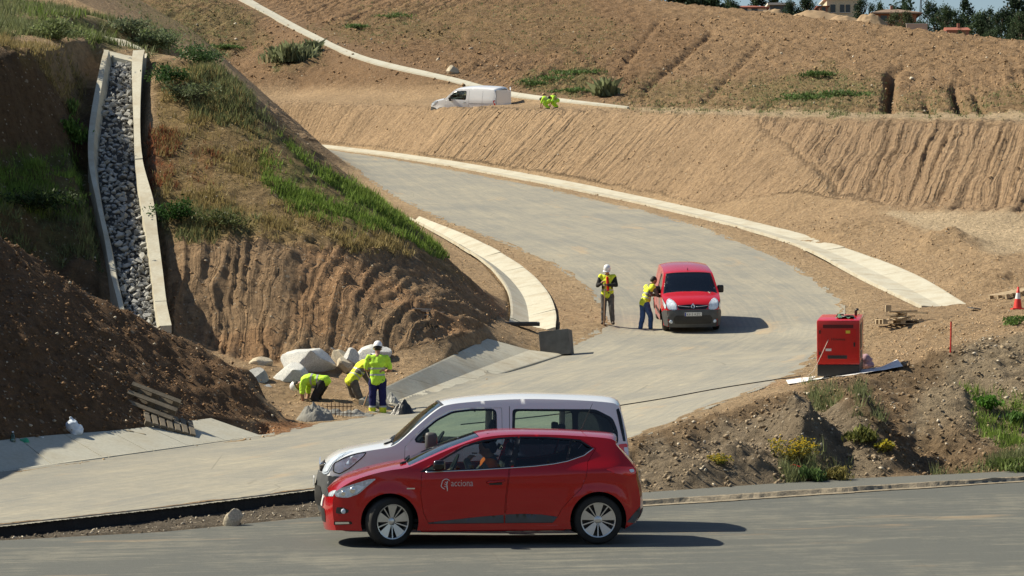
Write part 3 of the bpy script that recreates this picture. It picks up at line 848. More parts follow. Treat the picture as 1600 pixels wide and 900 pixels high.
# ================================================================ VEHICLES
def tri_region(poly, holes=(), sp=.05, bsp=None):
    """triangulate a plane region with exact outlines and evenly spread inner points"""
    bsp = bsp or sp
    V = []; E = []
    def ring(pl):
        pl = [tuple(p) for p in pl]
        d = densify(list(pl) + [pl[0]], bsp)[:-1]
        n0 = len(V)
        for p in d: V.append((p[0], p[1]))
        for k in range(len(d)): E.append((n0 + k, n0 + (k + 1) % len(d)))
    ring(poly)
    for h in holes: ring(h)
    xs = [p[0] for p in poly]; ys = [p[1] for p in poly]
    gx, gy = np.meshgrid(np.arange(min(xs), max(xs), sp), np.arange(min(ys), max(ys), sp * .87))
    gx = gx + (np.arange(gx.shape[0]) % 2)[:, None] * sp * .5
    gx, gy = gx.ravel(), gy.ravel()
    ok = in_poly(gx, gy, poly) & (dist_line(gx, gy, list(poly) + [poly[0]]) > sp * .45)
    for h in holes: ok &= ~in_poly(gx, gy, h) & (dist_line(gx, gy, list(h) + [h[0]]) > sp * .45)
    V += list(zip(gx[ok], gy[ok]))
    vo, eo, fo, *_ = delaunay_2d_cdt([Vector(p) for p in V], E, [], 0, 1e-5)
    vo = np.array([(p.x, p.y) for p in vo])
    T = np.array([f for f in fo if len(f) == 3])
    c = vo[T].mean(1)
    k = in_poly(c[:, 0], c[:, 1], poly)
    for h in holes: k &= ~in_poly(c[:, 0], c[:, 1], h)
    T = T[k]
    u = np.unique(T); mp = np.full(len(vo), -1); mp[u] = np.arange(len(u))
    return vo[u], mp[T]

def offset_poly(poly, d):
    n = len(poly); out = []
    A = sum(poly[i][0] * poly[(i + 1) % n][1] - poly[(i + 1) % n][0] * poly[i][1] for i in range(n))
    s = 1 if A > 0 else -1
    for i in range(n):
        p0, p1, p2 = (np.array(poly[(i + k) % n][:2], float) for k in (-1, 0, 1))
        e1 = (p1 - p0) / (np.linalg.norm(p1 - p0) + 1e-9); e2 = (p2 - p1) / (np.linalg.norm(p2 - p1) + 1e-9)
        n1 = np.array([e1[1], -e1[0]]) * s; n2 = np.array([e2[1], -e2[0]]) * s
        m = n1 + n2; L = np.linalg.norm(m)
        m = n1 if L < .3 else m / L
        out.append(tuple(p1 + m * d / max(.45, float(np.dot(m, n1)))))
    return out

def rnd_poly(poly, n=4):
    """closed smooth outline through the points"""
    P = [np.array(p[:2], float) for p in poly]; N = len(P); out = []
    for i in range(N):
        p0, p1, p2, p3 = P[i - 1], P[i], P[(i + 1) % N], P[(i + 2) % N]
        for k in range(n):
            t = k / n
            out.append(tuple(.5 * ((2 * p1) + (p2 - p0) * t * .9 + (2 * p0 - 5 * p1 + 4 * p2 - p3) * t * t * .9 + (-p0 + 3 * p1 - 3 * p2 + p3) * t ** 3 * .9) if False else
                             (p1 * (1 - t) + p2 * t) * .0 + .5 * ((2 * p1) + (-p0 + p2) * t + (2 * p0 - 5 * p1 + 4 * p2 - p3) * t * t + (-p0 + 3 * p1 - 3 * p2 + p3) * t ** 3)))
    return out

def round_corners(poly, r, n=3):
    out = []; N = len(poly)
    for i in range(N):
        p0, p1, p2 = (np.array(poly[(i + k) % N][:2], float) for k in (-1, 0, 1))
        a = p0 - p1; b = p2 - p1
        la, lb = np.linalg.norm(a), np.linalg.norm(b)
        rr = min(r, la * .45, lb * .45)
        q0 = p1 + a / la * rr; q2 = p1 + b / lb * rr
        for k in range(n + 1):
            t = k / n
            out.append(tuple(q0 * (1 - t) ** 2 + 2 * p1 * t * (1 - t) + q2 * t * t))
    return out

def smooth_interp(xs, ys):
    """monotone-ish cubic through the table, evaluated by dense lookup"""
    L = catmull(list(zip(xs, ys)), 10)
    X = np.array([p[0] for p in L]); Y = np.array([p[1] for p in L])
    X = np.maximum.accumulate(X + np.arange(len(X)) * 1e-9)
    return lambda q: np.interp(q, X, Y)

def paint(name, c, dirt=.35, metal=.15, zdirt=.45):
    t = NT(name); v = t.coord('Object')
    sx = t.new('ShaderNodeSeparateXYZ'); t.link(v, sx.inputs[0])
    low = t.ramp(t.math('ADD', t.math('MULTIPLY', sx.outputs[2], 1.0), t.math('MULTIPLY', t.noise(v, 5, 6, .7), .35)), [(.18, 1.0), (zdirt + .2, .12), (.95, .03)])
    sm = t.noise(v, 18, 6, .75)
    d = t.math('MULTIPLY', low, t.ramp(sm, [(.35, .45 * dirt), (.7, 1.6 * dirt)]))
    t.base(t.mix(d, c, (.33, .25, .17)))
    t.set(Metallic=metal)
    t.link(t.math('ADD', t.math('MULTIPLY', d, .5), .22), t.b.inputs['Roughness'])
    t.b.inputs['Coat Weight'].default_value = .7; t.b.inputs['Coat Roughness'].default_value = .03; t.b.inputs['Specular IOR Level'].default_value = .35
    return t.m

def glass(name, tint=(.62, .74, .70), refl=1.0, ior=1.55):
    m = bpy.data.materials.new(name); m.use_nodes = True
    n = m.node_tree.nodes; l = m.node_tree.links; n.clear()
    o = n.new('ShaderNodeOutputMaterial'); mx = n.new('ShaderNodeMixShader')
    tr = n.new('ShaderNodeBsdfTransparent'); gl = n.new('ShaderNodeBsdfGlossy'); fr = n.new('ShaderNodeFresnel')
    fr.inputs['IOR'].default_value = ior
    tr.inputs['Color'].default_value = (*tint, 1); gl.inputs['Roughness'].default_value = .02
    gl.inputs['Color'].default_value = (refl, refl, refl, 1)
    l.new(fr.outputs[0], mx.inputs[0]); l.new(tr.outputs[0], mx.inputs[1]); l.new(gl.outputs[0], mx.inputs[2]); l.new(mx.outputs[0], o.inputs[0])
    return m

M_RED = paint('red_car_paint', (.44, .002, .006), .09, .25, .22)
M_RED2 = paint('red_van_paint', (.50, .008, .016), .35, .0)
M_WHITE = paint('white_van_paint', (.74, .75, .77), .30, .0)
M_WHITE2 = paint('plain_white_paint', (.85, .85, .86), .10, .0)
M_GLASS = glass('car_glass')
M_GLASSD = glass('tinted_glass', (.16, .19, .20))
M_GLASSW = glass('windscreen_glass', (.50, .62, .62), 1.0, 1.9)
M_BLK = simple('black_plastic', (.018, .018, .019), .45, var=.3)
M_BLKG = simple('black_gloss', (.008, .008, .009), .12, var=.1)
M_GREYP = simple('grey_plastic', (.075, .078, .08), .5, var=.2)
M_TYRE = simple('tyre_rubber', (.022, .021, .020), .85, var=.35, vscale=9)
M_ALLOY = simple('alloy_silver', (.60, .60, .60), .32, .85, var=.12)
M_DARKMET = simple('dark_metal', (.05, .05, .052), .5, .6)
M_CHROME = simple('bright_metal', (.78, .78, .78), .12, 1.0, var=.03)
M_LAMP = simple('lamp_lens', (.72, .80, .90), .06, .0, var=.30, vscale=12, coat=1.0)
M_LAMPIN = simple('lamp_reflector', (.58, .66, .76), .12, .25, var=.45, vscale=22)
M_TAIL = simple('red_tail_lens', (.75, .012, .010), .1, var=.2, coat=1.0)
M_INT = simple('interior_dark', (.012, .012, .013), .8, var=.3)
M_SEAT = simple('seat_fabric', (.02, .02, .023), .9, var=.3)
M_PLATE = simple('plate_white', (.75, .75, .72), .4, var=.05)
M_PLATEB = simple('plate_blue', (.02, .05, .30), .4, var=.05)
M_INK = simple('black_ink', (.01, .01, .01), .6, var=0)
M_DECAL = simple('white_decal', (.78, .78, .78), .5, var=.03)
M_GREYIN = simple('interior_grey', (.10, .10, .105), .8, var=.2)

class Car:
    def __init__(self, root, rows, whalf, p=2.6, arch=(), archr=.36, zb=.20):
        """rows: (xs, zs, xc, zc) from the front bottom over the roof to the rear bottom"""
        self.root = root
        R = np.array(catmull(rows, 8))
        ds = np.concatenate([[0], np.cumsum(np.hypot(np.diff(R[:, 2]), np.diff(R[:, 3])) + 1e-4)])
        self.s = ds; self.R = R; self.p = p
        self.wf = whalf; self.arch = arch; self.archr = archr; self.zb = zb
        self.outline = [(r[0], r[1]) for r in R]
    def w(self, x, z): return self.wf(np.asarray(x, float), np.asarray(z, float))
    def T(self, s, v):
        s = np.asarray(s, float); v = np.asarray(v, float)
        xs, zs, xc, zc = (np.interp(s, self.s, self.R[:, k]) for k in range(4))
        k = 1 - np.abs(v) ** self.p
        ww = self.w(xs, zs)
        return xs + (xc - xs) * k, v * ww, zs + (zc - zs) * k
    def side_outline(self):
        """side panel outline with wheel arches cut in"""
        o = list(self.outline)
        xr = o[-1][0]
        bottom = []
        for (cx, cz) in sorted(self.arch, key=lambda a: -a[0]):
            r = self.archr
            a0 = math.asin(max(-1, min(1, (self.zb - cz) / r)))
            for k in range(25):
                a = a0 + (math.pi - 2 * a0) * k / 24
                bottom.append((cx + r * math.cos(a), cz + r * math.sin(a)))
        return o + [(o[-1][0] - .02, self.zb)] * 0 + bottom
    def side_part(self, name, poly, holes=(), off=0.0, mat=None, sp=.05, parent=None, sides=(-1, 1), smooth=True, bsp=.03, labels=None):
        v, t = tri_region(poly, holes, sp, bsp)
        out = []
        for sd in sides:
            y = (self.w(v[:, 0], v[:, 1]) + off) * sd
            V = np.stack([v[:, 0], y, v[:, 1]], -1)
            tt = t if sd < 0 else t[:, ::-1]
            # triangles from CDT are counter clockwise in (x,z): outward for the -y side
            me = np_mesh(name, V, tt, smooth)
            pr = parent[sides.index(sd)] if isinstance(parent, (list, tuple)) else (parent or self.root)
            out.append(add(name, me, mat, pr))
        return out
    def top_part(self, name, poly, holes=(), off=0.0, mat=None, sp=.06, parent=None, bsp=.04):
        v, t = tri_region(poly, holes, sp, bsp)
        x, y, z = self.T(v[:, 0], v[:, 1])
        if off:
            e = 1e-3
            a = np.stack(self.T(v[:, 0] + e, v[:, 1]), -1) - np.stack(self.T(v[:, 0] - e, v[:, 1]), -1)
            b = np.stack(self.T(v[:, 0], np.clip(v[:, 1] + e, -1, 1)), -1) - np.stack(self.T(v[:, 0], np.clip(v[:, 1] - e, -1, 1)), -1)
            nn = np.cross(a, b); nn /= np.linalg.norm(nn, axis=1)[:, None] + 1e-9
            c = np.array([np.mean(self.R[:, 2]), 0, .7])
            pt = np.stack([x, y, z], -1)
            sg = np.sign(((pt - c) * nn).sum(1))[:, None]
            x, y, z = (pt + nn * sg * off).T
        me = np_mesh(name, np.stack([x, y, z], -1), t); 
        return add(name, me, mat, parent or self.root)
    def end_x(self, y, z, front=True):
        """depth of the front (or rear) end at lateral y, height z"""
        R, s = self.R, self.s
        half = np.argmax(R[:, 3])
        rng = np.arange(0, half + 1) if front else np.arange(half, len(R))
        ss = np.linspace(s[rng[0]], s[rng[-1]], 260)
        xs = np.interp(ss, s, R[:, 0]); zs = np.interp(ss, s, R[:, 1])
        ww = self.w(xs, zs)
        out = []
        for yy, zz in zip(np.ravel(y), np.ravel(z)):
            v = np.clip(np.abs(yy) / ww, 0, 1)
            X, _, Zz = self.T(ss, v)
            k = np.argmin(np.abs(Zz - zz) + (np.abs(yy) > ww) * .2)
            lo, hi = max(k - 1, 0), min(k + 1, len(ss) - 1)
            seg = slice(lo, hi + 1)
            o = np.argsort(Zz[seg]); out.append(np.interp(zz, Zz[seg][o], X[seg][o]))
        return np.array(out)
    def end_part(self, name, poly, holes=(), off=.003, mat=None, sp=.04, front=True, parent=None, thick=0.0, mirror=False, bsp=.02, smooth=True):
        """a panel drawn in front view (y,z) and laid on the car's end"""
        outs = []
        for m in ((1, -1) if mirror else (1,)):
            v, t = tri_region(poly, holes, sp, bsp)
            yy = v[:, 0] * m
            x = self.end_x(yy, v[:, 1], front) + (-off if front else off)
            V = np.stack([x, yy, v[:, 1]], -1)
            flip = (m < 0) ^ (not front)
            tt = t[:, ::-1] if not flip else t
            if thick:
                n = len(V)
                # rim down to the body
                ecount = {}
                for a, b, c in tt:
                    for e in ((a, b), (b, c), (c, a)): ecount[e] = 1
                rim = [(a, b) for (a, b) in ecount if (b, a) not in ecount]
                V2 = V.copy(); V2[:, 0] += thick if front else -thick
                F = [list(f) for f in tt] + [[b, a, a + n, b + n] for a, b in rim]
                me = np_mesh(name, np.concatenate([V, V2]), F, smooth)
                autosmooth(me, 40)
            else:
                me = np_mesh(name, V, tt, smooth)
            outs.append(add(name, me, mat, parent or self.root))
        return outs
    def shell(self, body_mat, holes_side, holes_top, sp=.055):
        o = self.side_outline()
        side = self.side_part('body_side', o, holes_side, 0, body_mat, sp)
        s0, s1 = self.s[0], self.s[-1]
        top = self.top_part('body_top', [(s0, -1), (s1, -1), (s1, 1), (s0, 1)], holes_top, 0, body_mat, .09, bsp=.05)
        fix = top.data
        # outward normals for the loft
        n = np.zeros(len(fix.polygons) * 3); fix.polygons.foreach_get('normal', n)
        c = np.zeros(len(fix.polygons) * 3); fix.polygons.foreach_get('center', c)
        n = n.reshape(-1, 3); c = c.reshape(-1, 3) - np.array([np.mean(self.R[:, 2]), 0, .7])
        if (n * c).sum() < 0: fix.flip_normals()
        return side, top
    def s_at(self, x=None, z=None, lo=0.0, hi=1.0):
        """arc position on the centre line where it passes x (or z) between two fractions"""
        a, b = lo * self.s[-1], hi * self.s[-1]
        ss = np.linspace(a, b, 400)
        q = np.interp(ss, self.s, self.R[:, 2 if x is not None else 3])
        return float(ss[np.argmin(np.abs(q - (x if x is not None else z)))])

def wheel(parent, c, r=.31, wdt=.20, side=-1, spokes='blade', steer=0.0, rim_mat=None, rr=None):
    root = empty('wheel', c, (0, 0, steer)); root.parent = parent
    rr = rr or r * .72
    prof = [(rr * .97, -wdt / 2 + .012), (r * .90, -wdt / 2 + .0), (r * .965, -wdt / 2 + .018), (r, -wdt / 2 + .05), (r, wdt / 2 - .05), (r * .965, wdt / 2 - .018), (r * .9, wdt / 2), (rr * .97, wdt / 2 - .012)]
    m = MB().lathe(prof, axis='y', n=48); me = np_mesh('tyre', m.V, m.F); fix_normals(me); add('tyre', me, M_TYRE, root)
    f = side * wdt / 2
    prof = [(rr * .99, f), (rr * .93, f - side * .004), (rr * .90, f - side * .03), (rr * .88, f - side * .11), (rr * .99, f - side * .17)]
    m = MB().lathe(prof, axis='y', n=48)
    if spokes == 'blade':
        for k in range(5):
            a = 2 * math.pi * k / 5 + .3
            for (da, w0, w1, yo) in ((0, .16, .30, .012), (math.pi / 5, .05, .035, .006)):
                ca, sa = math.cos(a + da), math.sin(a + da)
                q = []
                for (rad, hw) in ((rr * .18, w0 * rr * .5), (rr * .93, w1 * rr)):
                    for sg in (-1, 1):
                        for dy in (0, -.022):
                            q.append((ca * rad - sa * hw * sg, f - side * (yo + (.02 if rad < rr * .5 else 0) - dy * 1.0), sa * rad + ca * hw * sg))
                # q: r0(-,0) r0(-,1) r0(+,0) r0(+,1) r1...
                m.addvf(q, [[0, 2, 6, 4], [1, 5, 7, 3], [0, 4, 5, 1], [2, 3, 7, 6], [4, 6, 7, 5]])
        m.lathe([(0.001, f - side * .022), (rr * .16, f - side * .022), (rr * .24, f - side * .034), (rr * .24, f - side * .07)], axis='y', n=20)
    else:
        m.lathe([(0.001, f - side * .02), (rr * .25, f - side * .02), (rr * .45, f - side * .045), (rr * .7, f - side * .035), (rr * .9, f - side * .02)], axis='y', n=32)
    me = np_mesh('rim', m.V, m.F, False); fix_normals(me); autosmooth(me, 40); rim = add('rim', me, rim_mat or M_ALLOY, root)
    m = MB().lathe([(0.001, f - side * .095), (rr * .9, f - side * .095)], axis='y', n=32); m.lathe([(.03, f - side * .06), (rr * .66, f - side * .06), (rr * .66, f - side * .09)], axis='y', n=32)
    me = np_mesh('brake_disc', m.V, m.F); add('brake_disc', me, M_DARKMET, root)
    return root

def wheel_well(parent, cx, cz, r, ywidth, side):
    V = []; F = []
    n = 14
    for k in range(n + 1):
        a = -.35 + (math.pi + .7) * k / n
        for y in (.45, ywidth):
            V.append((cx + r * math.cos(a), side * y, cz + r * math.sin(a)))
    for k in range(n): F.append([2 * k, 2 * k + 1, 2 * k + 3, 2 * k + 2])
    c = len(V); V.append((cx, side * .45, cz))
    for k in range(n): F.append([c, 2 * k, 2 * k + 2])
    return add('wheel_well', np_mesh('wheel_well', V, F, False), M_INT, parent)

def seat(parent, x, y, z=.30, w=.46, mat=None, rake=.25, headrest=True):
    m = MB()
    m.box((x, y, z + .07), (.50, w, .16), bev=.05)
    R = Matrix.Rotation(rake, 3, 'Y')
    m.box((x + .32, y, z + .40), (.14, w, .62), R, bev=.06)
    s = m.build('seat', mat or M_SEAT, parent, True)
    if headrest:
        h = MB(); h.box((x + .43, y, z + .79), (.09, .26, .17), R, bev=.04)
        h.tube([(x + .41, y - .06, z + .66), (x + .42, y - .06, z + .75)], .006, 6); h.tube([(x + .41, y + .06, z + .66), (x + .42, y + .06, z + .75)], .006, 6)
        h.build('headrest', mat or M_SEAT, parent, True)
    return s

def steering_wheel(parent, c, r=.18, tilt=1.1):
    ring = []
    M = Matrix.Rotation(-tilt, 3, 'Y')
    for k in range(25):
        a = 2 * math.pi * k / 24
        ring.append(tuple(M @ Vector((r * math.cos(a), r * math.sin(a), 0)) + Vector(c)))
    m = MB().tube(ring, .015, 8, False)
    for a in (0.0, math.pi, -math.pi / 2):
        m.tube([tuple(c), tuple(M @ Vector((r * math.cos(a) * .96, r * math.sin(a) * .96, 0)) + Vector(c))], .018, 6)
    return m.build('steering_wheel', M_INT, parent, True)

def flat_text(name, body, size, mat, parent, M, thick=.0015, align='LEFT', shear=0.0):
    cu = bpy.data.curves.new(name, 'FONT'); cu.body = body; cu.size = size; cu.extrude = thick; cu.align_x = align; cu.shear = shear
    cu.resolution_u = 3
    o = bpy.data.objects.new(name, cu); COL.objects.link(o)
    dg = bpy.context.evaluated_depsgraph_get()
    me = bpy.data.meshes.new_from_object(o.evaluated_get(dg))
    bpy.data.objects.remove(o, do_unlink=True)
    me.name = name
    r = add(name, me, mat, parent)
    if isinstance(M, Matrix): r.matrix_local = M
    return r

def mirror_part(parent, side, x, y, z, w=.22, h=.15, d=.12, mat=None, stalk_dx=.06, lens=True):
    m = MB()
    c = (x, side * (y + w / 2 + .04), z)
    m.box(c, (d, w, h), bev=.045)
    m.tube([(x + stalk_dx, side * (y - .06), z - h * .55), (x + .01, side * (y + .06), z - h * .35)], [.03, .035], 8)
    o = m.build('wing_mirror', mat or M_BLKG, parent, True)
    if lens:
        g = MB(); g.box((x + d / 2 + .002, c[1], z), (.004, w * .8, h * .75), bev=.001); g.build('mirror_glass', M_CHROME, o)
    return o

def rot_xz_text(x, y, z):
    """text lying on the near (-y) flank, reading left to right along +x"""
    return Matrix.Translation((x, y, z)) @ Matrix.Rotation(math.radians(90), 4, 'X')

# ---------------------------------------------------------------- red hatchback
def hatchback():
    root = empty('hatchback_car', label='shiny red five-door hatchback with white company lettering on its door, a driver inside', category='car')
    rows = [(.16,.19,.02,.17),(.13,.34,-.01,.34),(.12,.50,.00,.50),(.14,.62,.03,.60),(.20,.70,.09,.69),(.38,.81,.26,.82),(.60,.885,.55,.915),(.82,.935,.83,.98),(1.03,.965,1.02,1.012),
            (1.20,1.03,1.16,1.075),(1.52,1.165,1.47,1.215),(1.82,1.275,1.78,1.322),(2.03,1.332,2.0,1.382),(2.35,1.358,2.35,1.408),(2.90,1.352,2.92,1.400),(3.32,1.328,3.36,1.376),(3.56,1.304,3.64,1.352),(3.65,1.27,3.73,1.328),
            (3.655,1.23,3.66,1.285),(3.74,1.12,3.78,1.16),(3.83,1.01,3.90,1.03),(3.88,.93,3.97,.95),(3.90,.80,4.00,.80),(3.93,.66,4.03,.66),(3.95,.52,4.05,.50),(3.93,.36,4.04,.36),(3.86,.25,3.96,.24)]
    plan = smooth_interp([-.1, .12, .25, .45, .8, 1.4, 2.2, 3.0, 3.45, 3.7, 3.9, 4.1], [.60, .70, .765, .82, .853, .862, .862, .858, .852, .835, .775, .70])
    zf = smooth_interp([.0, .18, .35, .50, .66, .82, .92, .98, 1.10, 1.25, 1.40, 1.6], [.95, .965, .985, .995, 1.0, .995, .982, .955, .885, .80, .715, .60])
    ww = [(.82, .30), (3.41, .30)]
    def whalf(x, z):
        y = plan(x) * zf(z)
        y = y - .016 * np.exp(-((z - .40) / .09) ** 2) * sstep(1.25, 1.5, x) * (1 - sstep(2.7, 2.95, x))
        y = y + .010 * np.exp(-((z - (.80 + .035 * (x - 1))) / .03) ** 2) * sstep(.9, 1.3, x) * (1 - sstep(3.4, 3.8, x))
        for cx, cz in ww:
            rr = np.hypot(x - cx, z - cz); y = y + .022 * np.exp(-((rr - .37) / .07) ** 2)
        # shoulder over the rear wheel
        y = y + .020 * np.exp(-((x - 3.45) / .35) ** 2 - ((z - .90) / .09) ** 2)
        return y
    car = Car(root, rows, whalf, 2.6, ww, .355, .19)
    win_f = [(1.24,.925),(1.52,1.075),(1.76,1.205),(1.98,1.272),(2.20,1.302),(2.395,1.312),(2.30,.972),(1.9,.95)]
    win_r = [(2.465,1.314),(2.80,1.308),(3.08,1.284),(3.015,1.050),(2.85,1.018),(2.60,.992),(2.38,.980)]
    win_q = [(3.11,1.281),(3.20,1.268),(3.335,1.185),(3.22,1.115),(3.05,1.062)]
    door_f = [(1.21,.88),(1.20,.62),(1.235,.40),(1.30,.27),(2.235,.27),(2.255,.60),(2.30,.95),(2.43,1.330),(2.22,1.325),(1.97,1.294),(1.74,1.228),(1.50,1.10),(1.24,.955)]
    door_r = [(2.245,.27),(2.84,.27),(2.90,.34),(2.96,.45),(3.06,.56),(3.20,.70),(3.26,.84),(3.285,1.02),(3.40,1.185),(3.22,1.292),(3.08,1.306),(2.80,1.330),(2.44,1.335),(2.31,.95),(2.265,.60)]
    df, dr = offset_poly(door_f, -.0045), offset_poly(door_r, -.0045)
    sides, top = car.shell(M_RED, [door_f, door_r], [
        # windscreen and rear window openings in the loft
        [(car.s_at(x=1.05, lo=.15, hi=.5), -.90), (car.s_at(x=1.92, lo=.15, hi=.6), -.885), (car.s_at(x=1.92, lo=.15, hi=.6), .885), (car.s_at(x=1.05, lo=.15, hi=.5), .90)],
        [(car.s_at(z=1.27, lo=.55), -.84), (car.s_at(z=1.00, lo=.55), -.86), (car.s_at(z=1.00, lo=.55), .86), (car.s_at(z=1.27, lo=.55), .84)]])
    a, b = car.s_at(x=1.05, lo=.15, hi=.5), car.s_at(x=1.92, lo=.15, hi=.6)
    car.top_part('windscreen', [(a - .01, -.91), (b + .01, -.895), (b + .01, .895), (a - .01, .91)], (), -.006, M_GLASSW, .12)
    a2, b2 = car.s_at(z=1.27, lo=.55), car.s_at(z=1.00, lo=.55)
    car.top_part('rear_window', [(a2 - .01, -.85), (b2 + .01, -.87), (b2 + .01, .87), (a2 - .01, .85)], (), -.006, M_GLASSD, .12)
    doors_f = car.side_part('door', df, [win_f], 0, M_RED, .05)
    doors_r = car.side_part('door', dr, [win_r, win_q], 0, M_RED, .05)
    for wn, ds, gm in ((win_f, doors_f, M_GLASS), (win_r, doors_r, M_GLASSD), (win_q, doors_r, M_GLASSD)):
        car.side_part('window', offset_poly(wn, .008), (), -.009, gm, .12, parent=ds)
        car.side_part('window_trim', offset_poly(wn, .022), [wn], .0015, M_BLKG, .05, parent=ds)
    # bright line along the belt and the black pillar between the doors
    belt = [(1.26,.908),(1.9,.932),(2.30,.953),(2.62,.973),(2.85,.998),(3.03,1.03),(3.24,1.098),(3.365,1.185)]
    for side in (-1, 1):
        m = MB(); m.tube([(x, side * (float(car.w(x, z)) + .004), z) for x, z in densify(belt, .06)], .0065, 6); m.build('belt_trim', M_CHROME, root, True)
    car.side_part('pillar_cover', [(2.405,1.316),(2.455,1.318),(2.372,.985),(2.308,.975)], (), .0025, M_BLKG, .05)
    # sill cladding, dark lower mouldings
    car.side_part('door_moulding', [(1.285,.285),(1.31,.275),(2.23,.275),(2.228,.375),(1.95,.355),(1.55,.315)], (), .008, M_GREYP, .05, parent=doors_f)
    car.side_part('door_moulding', [(2.25,.275),(2.84,.275),(2.90,.345),(2.70,.375),(2.46,.385),(2.25,.378)], (), .008, M_GREYP, .05, parent=doors_r)
    for x0 in (2.13, 2.93):
        for side, d in zip((-1, 1), doors_f if x0 < 2.5 else doors_r):
            if x0 > 2.5: continue
            y = float(car.w(x0, .80))
            m = MB(); m.tube([(x0 - .11, side * (y + .006), .775), (x0 - .09, side * (y + .028), .782), (x0 + .09, side * (y + .028), .795), (x0 + .11, side * (y + .006), .80)], .013, 8); m.build('handle', M_RED, d, True)
            c = MB(); c.box((x0, side * (y - .002), .772), (.16, .012, .05), bev=.004); c.build('handle_recess', M_BLK, d)
    # head lamps
    hl = round_corners([(.135,.655),(.16,.605),(.30,.595),(.44,.645),(.55,.745),(.66,.835),(.56,.825),(.40,.775),(.22,.715)], .03)
    hb = car.side_part('headlight', hl, (), .004, M_LAMPIN, .04)
    car.side_part('headlight_lens', [(.16,.64),(.19,.615),(.30,.61),(.42,.655),(.52,.74),(.42,.755),(.26,.70)], (), .010, M_LAMP, .05, parent=hb)
    for k, (x, z, r) in enumerate(((.26, .655, .036), (.37, .69, .040))):
        for side, h in zip((-1, 1), hb):
            y = float(car.w(x, z)); m = MB().lathe([(.001, side * (y + .016)), (r * .7, side * (y + .016)), (r, side * (y + .010)), (r, side * (y + .004))], (x, 0, z), 'y', 16)
            m.build('lamp_projector', M_CHROME, h, True)
    car.end_part('headlight', round_corners([(.50,.60),(.69,.61),(.70,.69),(.56,.67),(.46,.63)], .02), (), .004, M_LAMPIN, .05, True, mirror=True)
    # front: grille, bumper opening, plate, emblem
    car.end_part('grille', round_corners([(-.48,.59),(.48,.59),(.50,.635),(.20,.665),(-.20,.665),(-.50,.635)], .02), (), .004, M_BLK, .05)
    car.end_part('lower_grille', round_corners([(-.42,.27),(.42,.27),(.46,.36),(.40,.44),(-.40,.44),(-.46,.36)], .03), (), .004, M_BLK, .05)
    car.end_part('number_plate', [(-.26,.46),(.26,.46),(.26,.57),(-.26,.57)], (), .015, M_PLATE, .1, thick=.012)
    car.side_part('fog_recess', round_corners([(.155,.405),(.21,.395),(.30,.405),(.325,.44),(.25,.475),(.17,.48)], .02), (), .004, M_BLK, .04)
    for side in (-1, 1):
        y = float(car.w(.255, .43)); m = MB().lathe([(.001, side * (y + .014)), (.028, side * (y + .012)), (.032, side * (y + .004))], (.255, 0, .43), 'y', 14); m.build('fog_lamp', M_LAMP, root, True)
    car.side_part('bumper_trim', round_corners([(.135,.255),(.36,.27),(.35,.305),(.135,.30)], .012), (), .006, M_BLKG, .04)
    car.side_part('daytime_lamp', round_corners([(.15,.265),(.325,.275),(.32,.298),(.15,.293)], .008), (), .010, M_CHROME, .04)
    # rear lamps, rear bumper
    tl = round_corners([(3.50,.93),(3.66,.965),(3.86,.955),(3.90,.88),(3.80,.845),(3.62,.88)], .025)
    car.side_part('tail_light', tl, (), .005, M_TAIL, .04)
    car.side_part('reversing_lens', round_corners([(3.80,.925),(3.86,.93),(3.87,.895),(3.82,.885)], .015), (), .009, M_LAMP, .04)
    car.end_part('tail_light', round_corners([(.42,.86),(.74,.86),(.76,.95),(.45,.93)], .02), (), .004, M_TAIL, .05, False, mirror=True)
    car.end_part('rear_bumper_insert', round_corners([(-.62,.27),(.62,.27),(.66,.42),(-.66,.42)], .03), (), .004, M_GREYP, .06, False)
    car.side_part('rear_bumper_insert', round_corners([(3.77,.27),(3.87,.25),(3.95,.37),(3.95,.46),(3.85,.36)], .01), (), .004, M_GREYP, .05)
    car.end_part('number_plate', [(-.26,.74),(.26,.74),(.26,.85),(-.26,.85)], (), .012, M_PLATE, .1, False, thick=.01)
    # fuel flap line, antenna, wipers
    m = MB(); m.tube([(3.25, 0, 1.375), (3.30, 0, 1.40), (3.44, 0, 1.72)], [.016, .006, .003], 6); m.build('antenna', M_BLK, root)
    m = MB(); m.tube([(1.02, -.5, 1.005), (1.10, .05, 1.052)], .010, 6); m.tube([(1.04, -.05, 1.03), (1.12, .48, 1.045)], .010, 6); m.tube([(.97, -.52, .995), (1.03, -.48, 1.01)], .022, 6); m.build('wipers', M_BLK, root)
    for side in (-1, 1): mirror_part(root, side, 1.42, .80, 1.00, .19, .125, .14, M_BLKG, .03)
    for side in (-1, 1):
        lens = MB(); lens.box((1.43, side * .985, .962), (.09, .02, .028), bev=.008); lens.build('side_repeater', M_LAMP, root)
    # underside, wells, wheels
    u = MB(); u.box((2.02, 0, .235), (3.5, 1.36, .05)); u.box((.45, 0, .30), (.5, 1.2, .12)); u.box((3.75, 0, .32), (.25, 1.2, .12)); u.build('underbody', M_INT, root)
    for side in (-1, 1):
        sl = MB(); sl.box((2.10, side * .775, .215), (1.80, .12, .09), bev=.02); sl.build('sill', M_RED, root, True)
        for cx, cz in ww:
            wheel_well(root, cx, cz, .36, .80, side)
            wheel(root, (cx, side * .735, cz), .305, .20, side, 'blade', steer=(math.radians(24) if cx < 1 else 0))
    # cabin
    i = MB(); i.box((2.3, 0, .30), (2.6, 1.34, .04)); i.box((1.18, 0, .78), (.50, 1.36, .32), bev=.06); i.box((3.2, 0, .62), (.6, 1.2, .5), bev=.04); i.build('cabin_floor', M_INT, root)
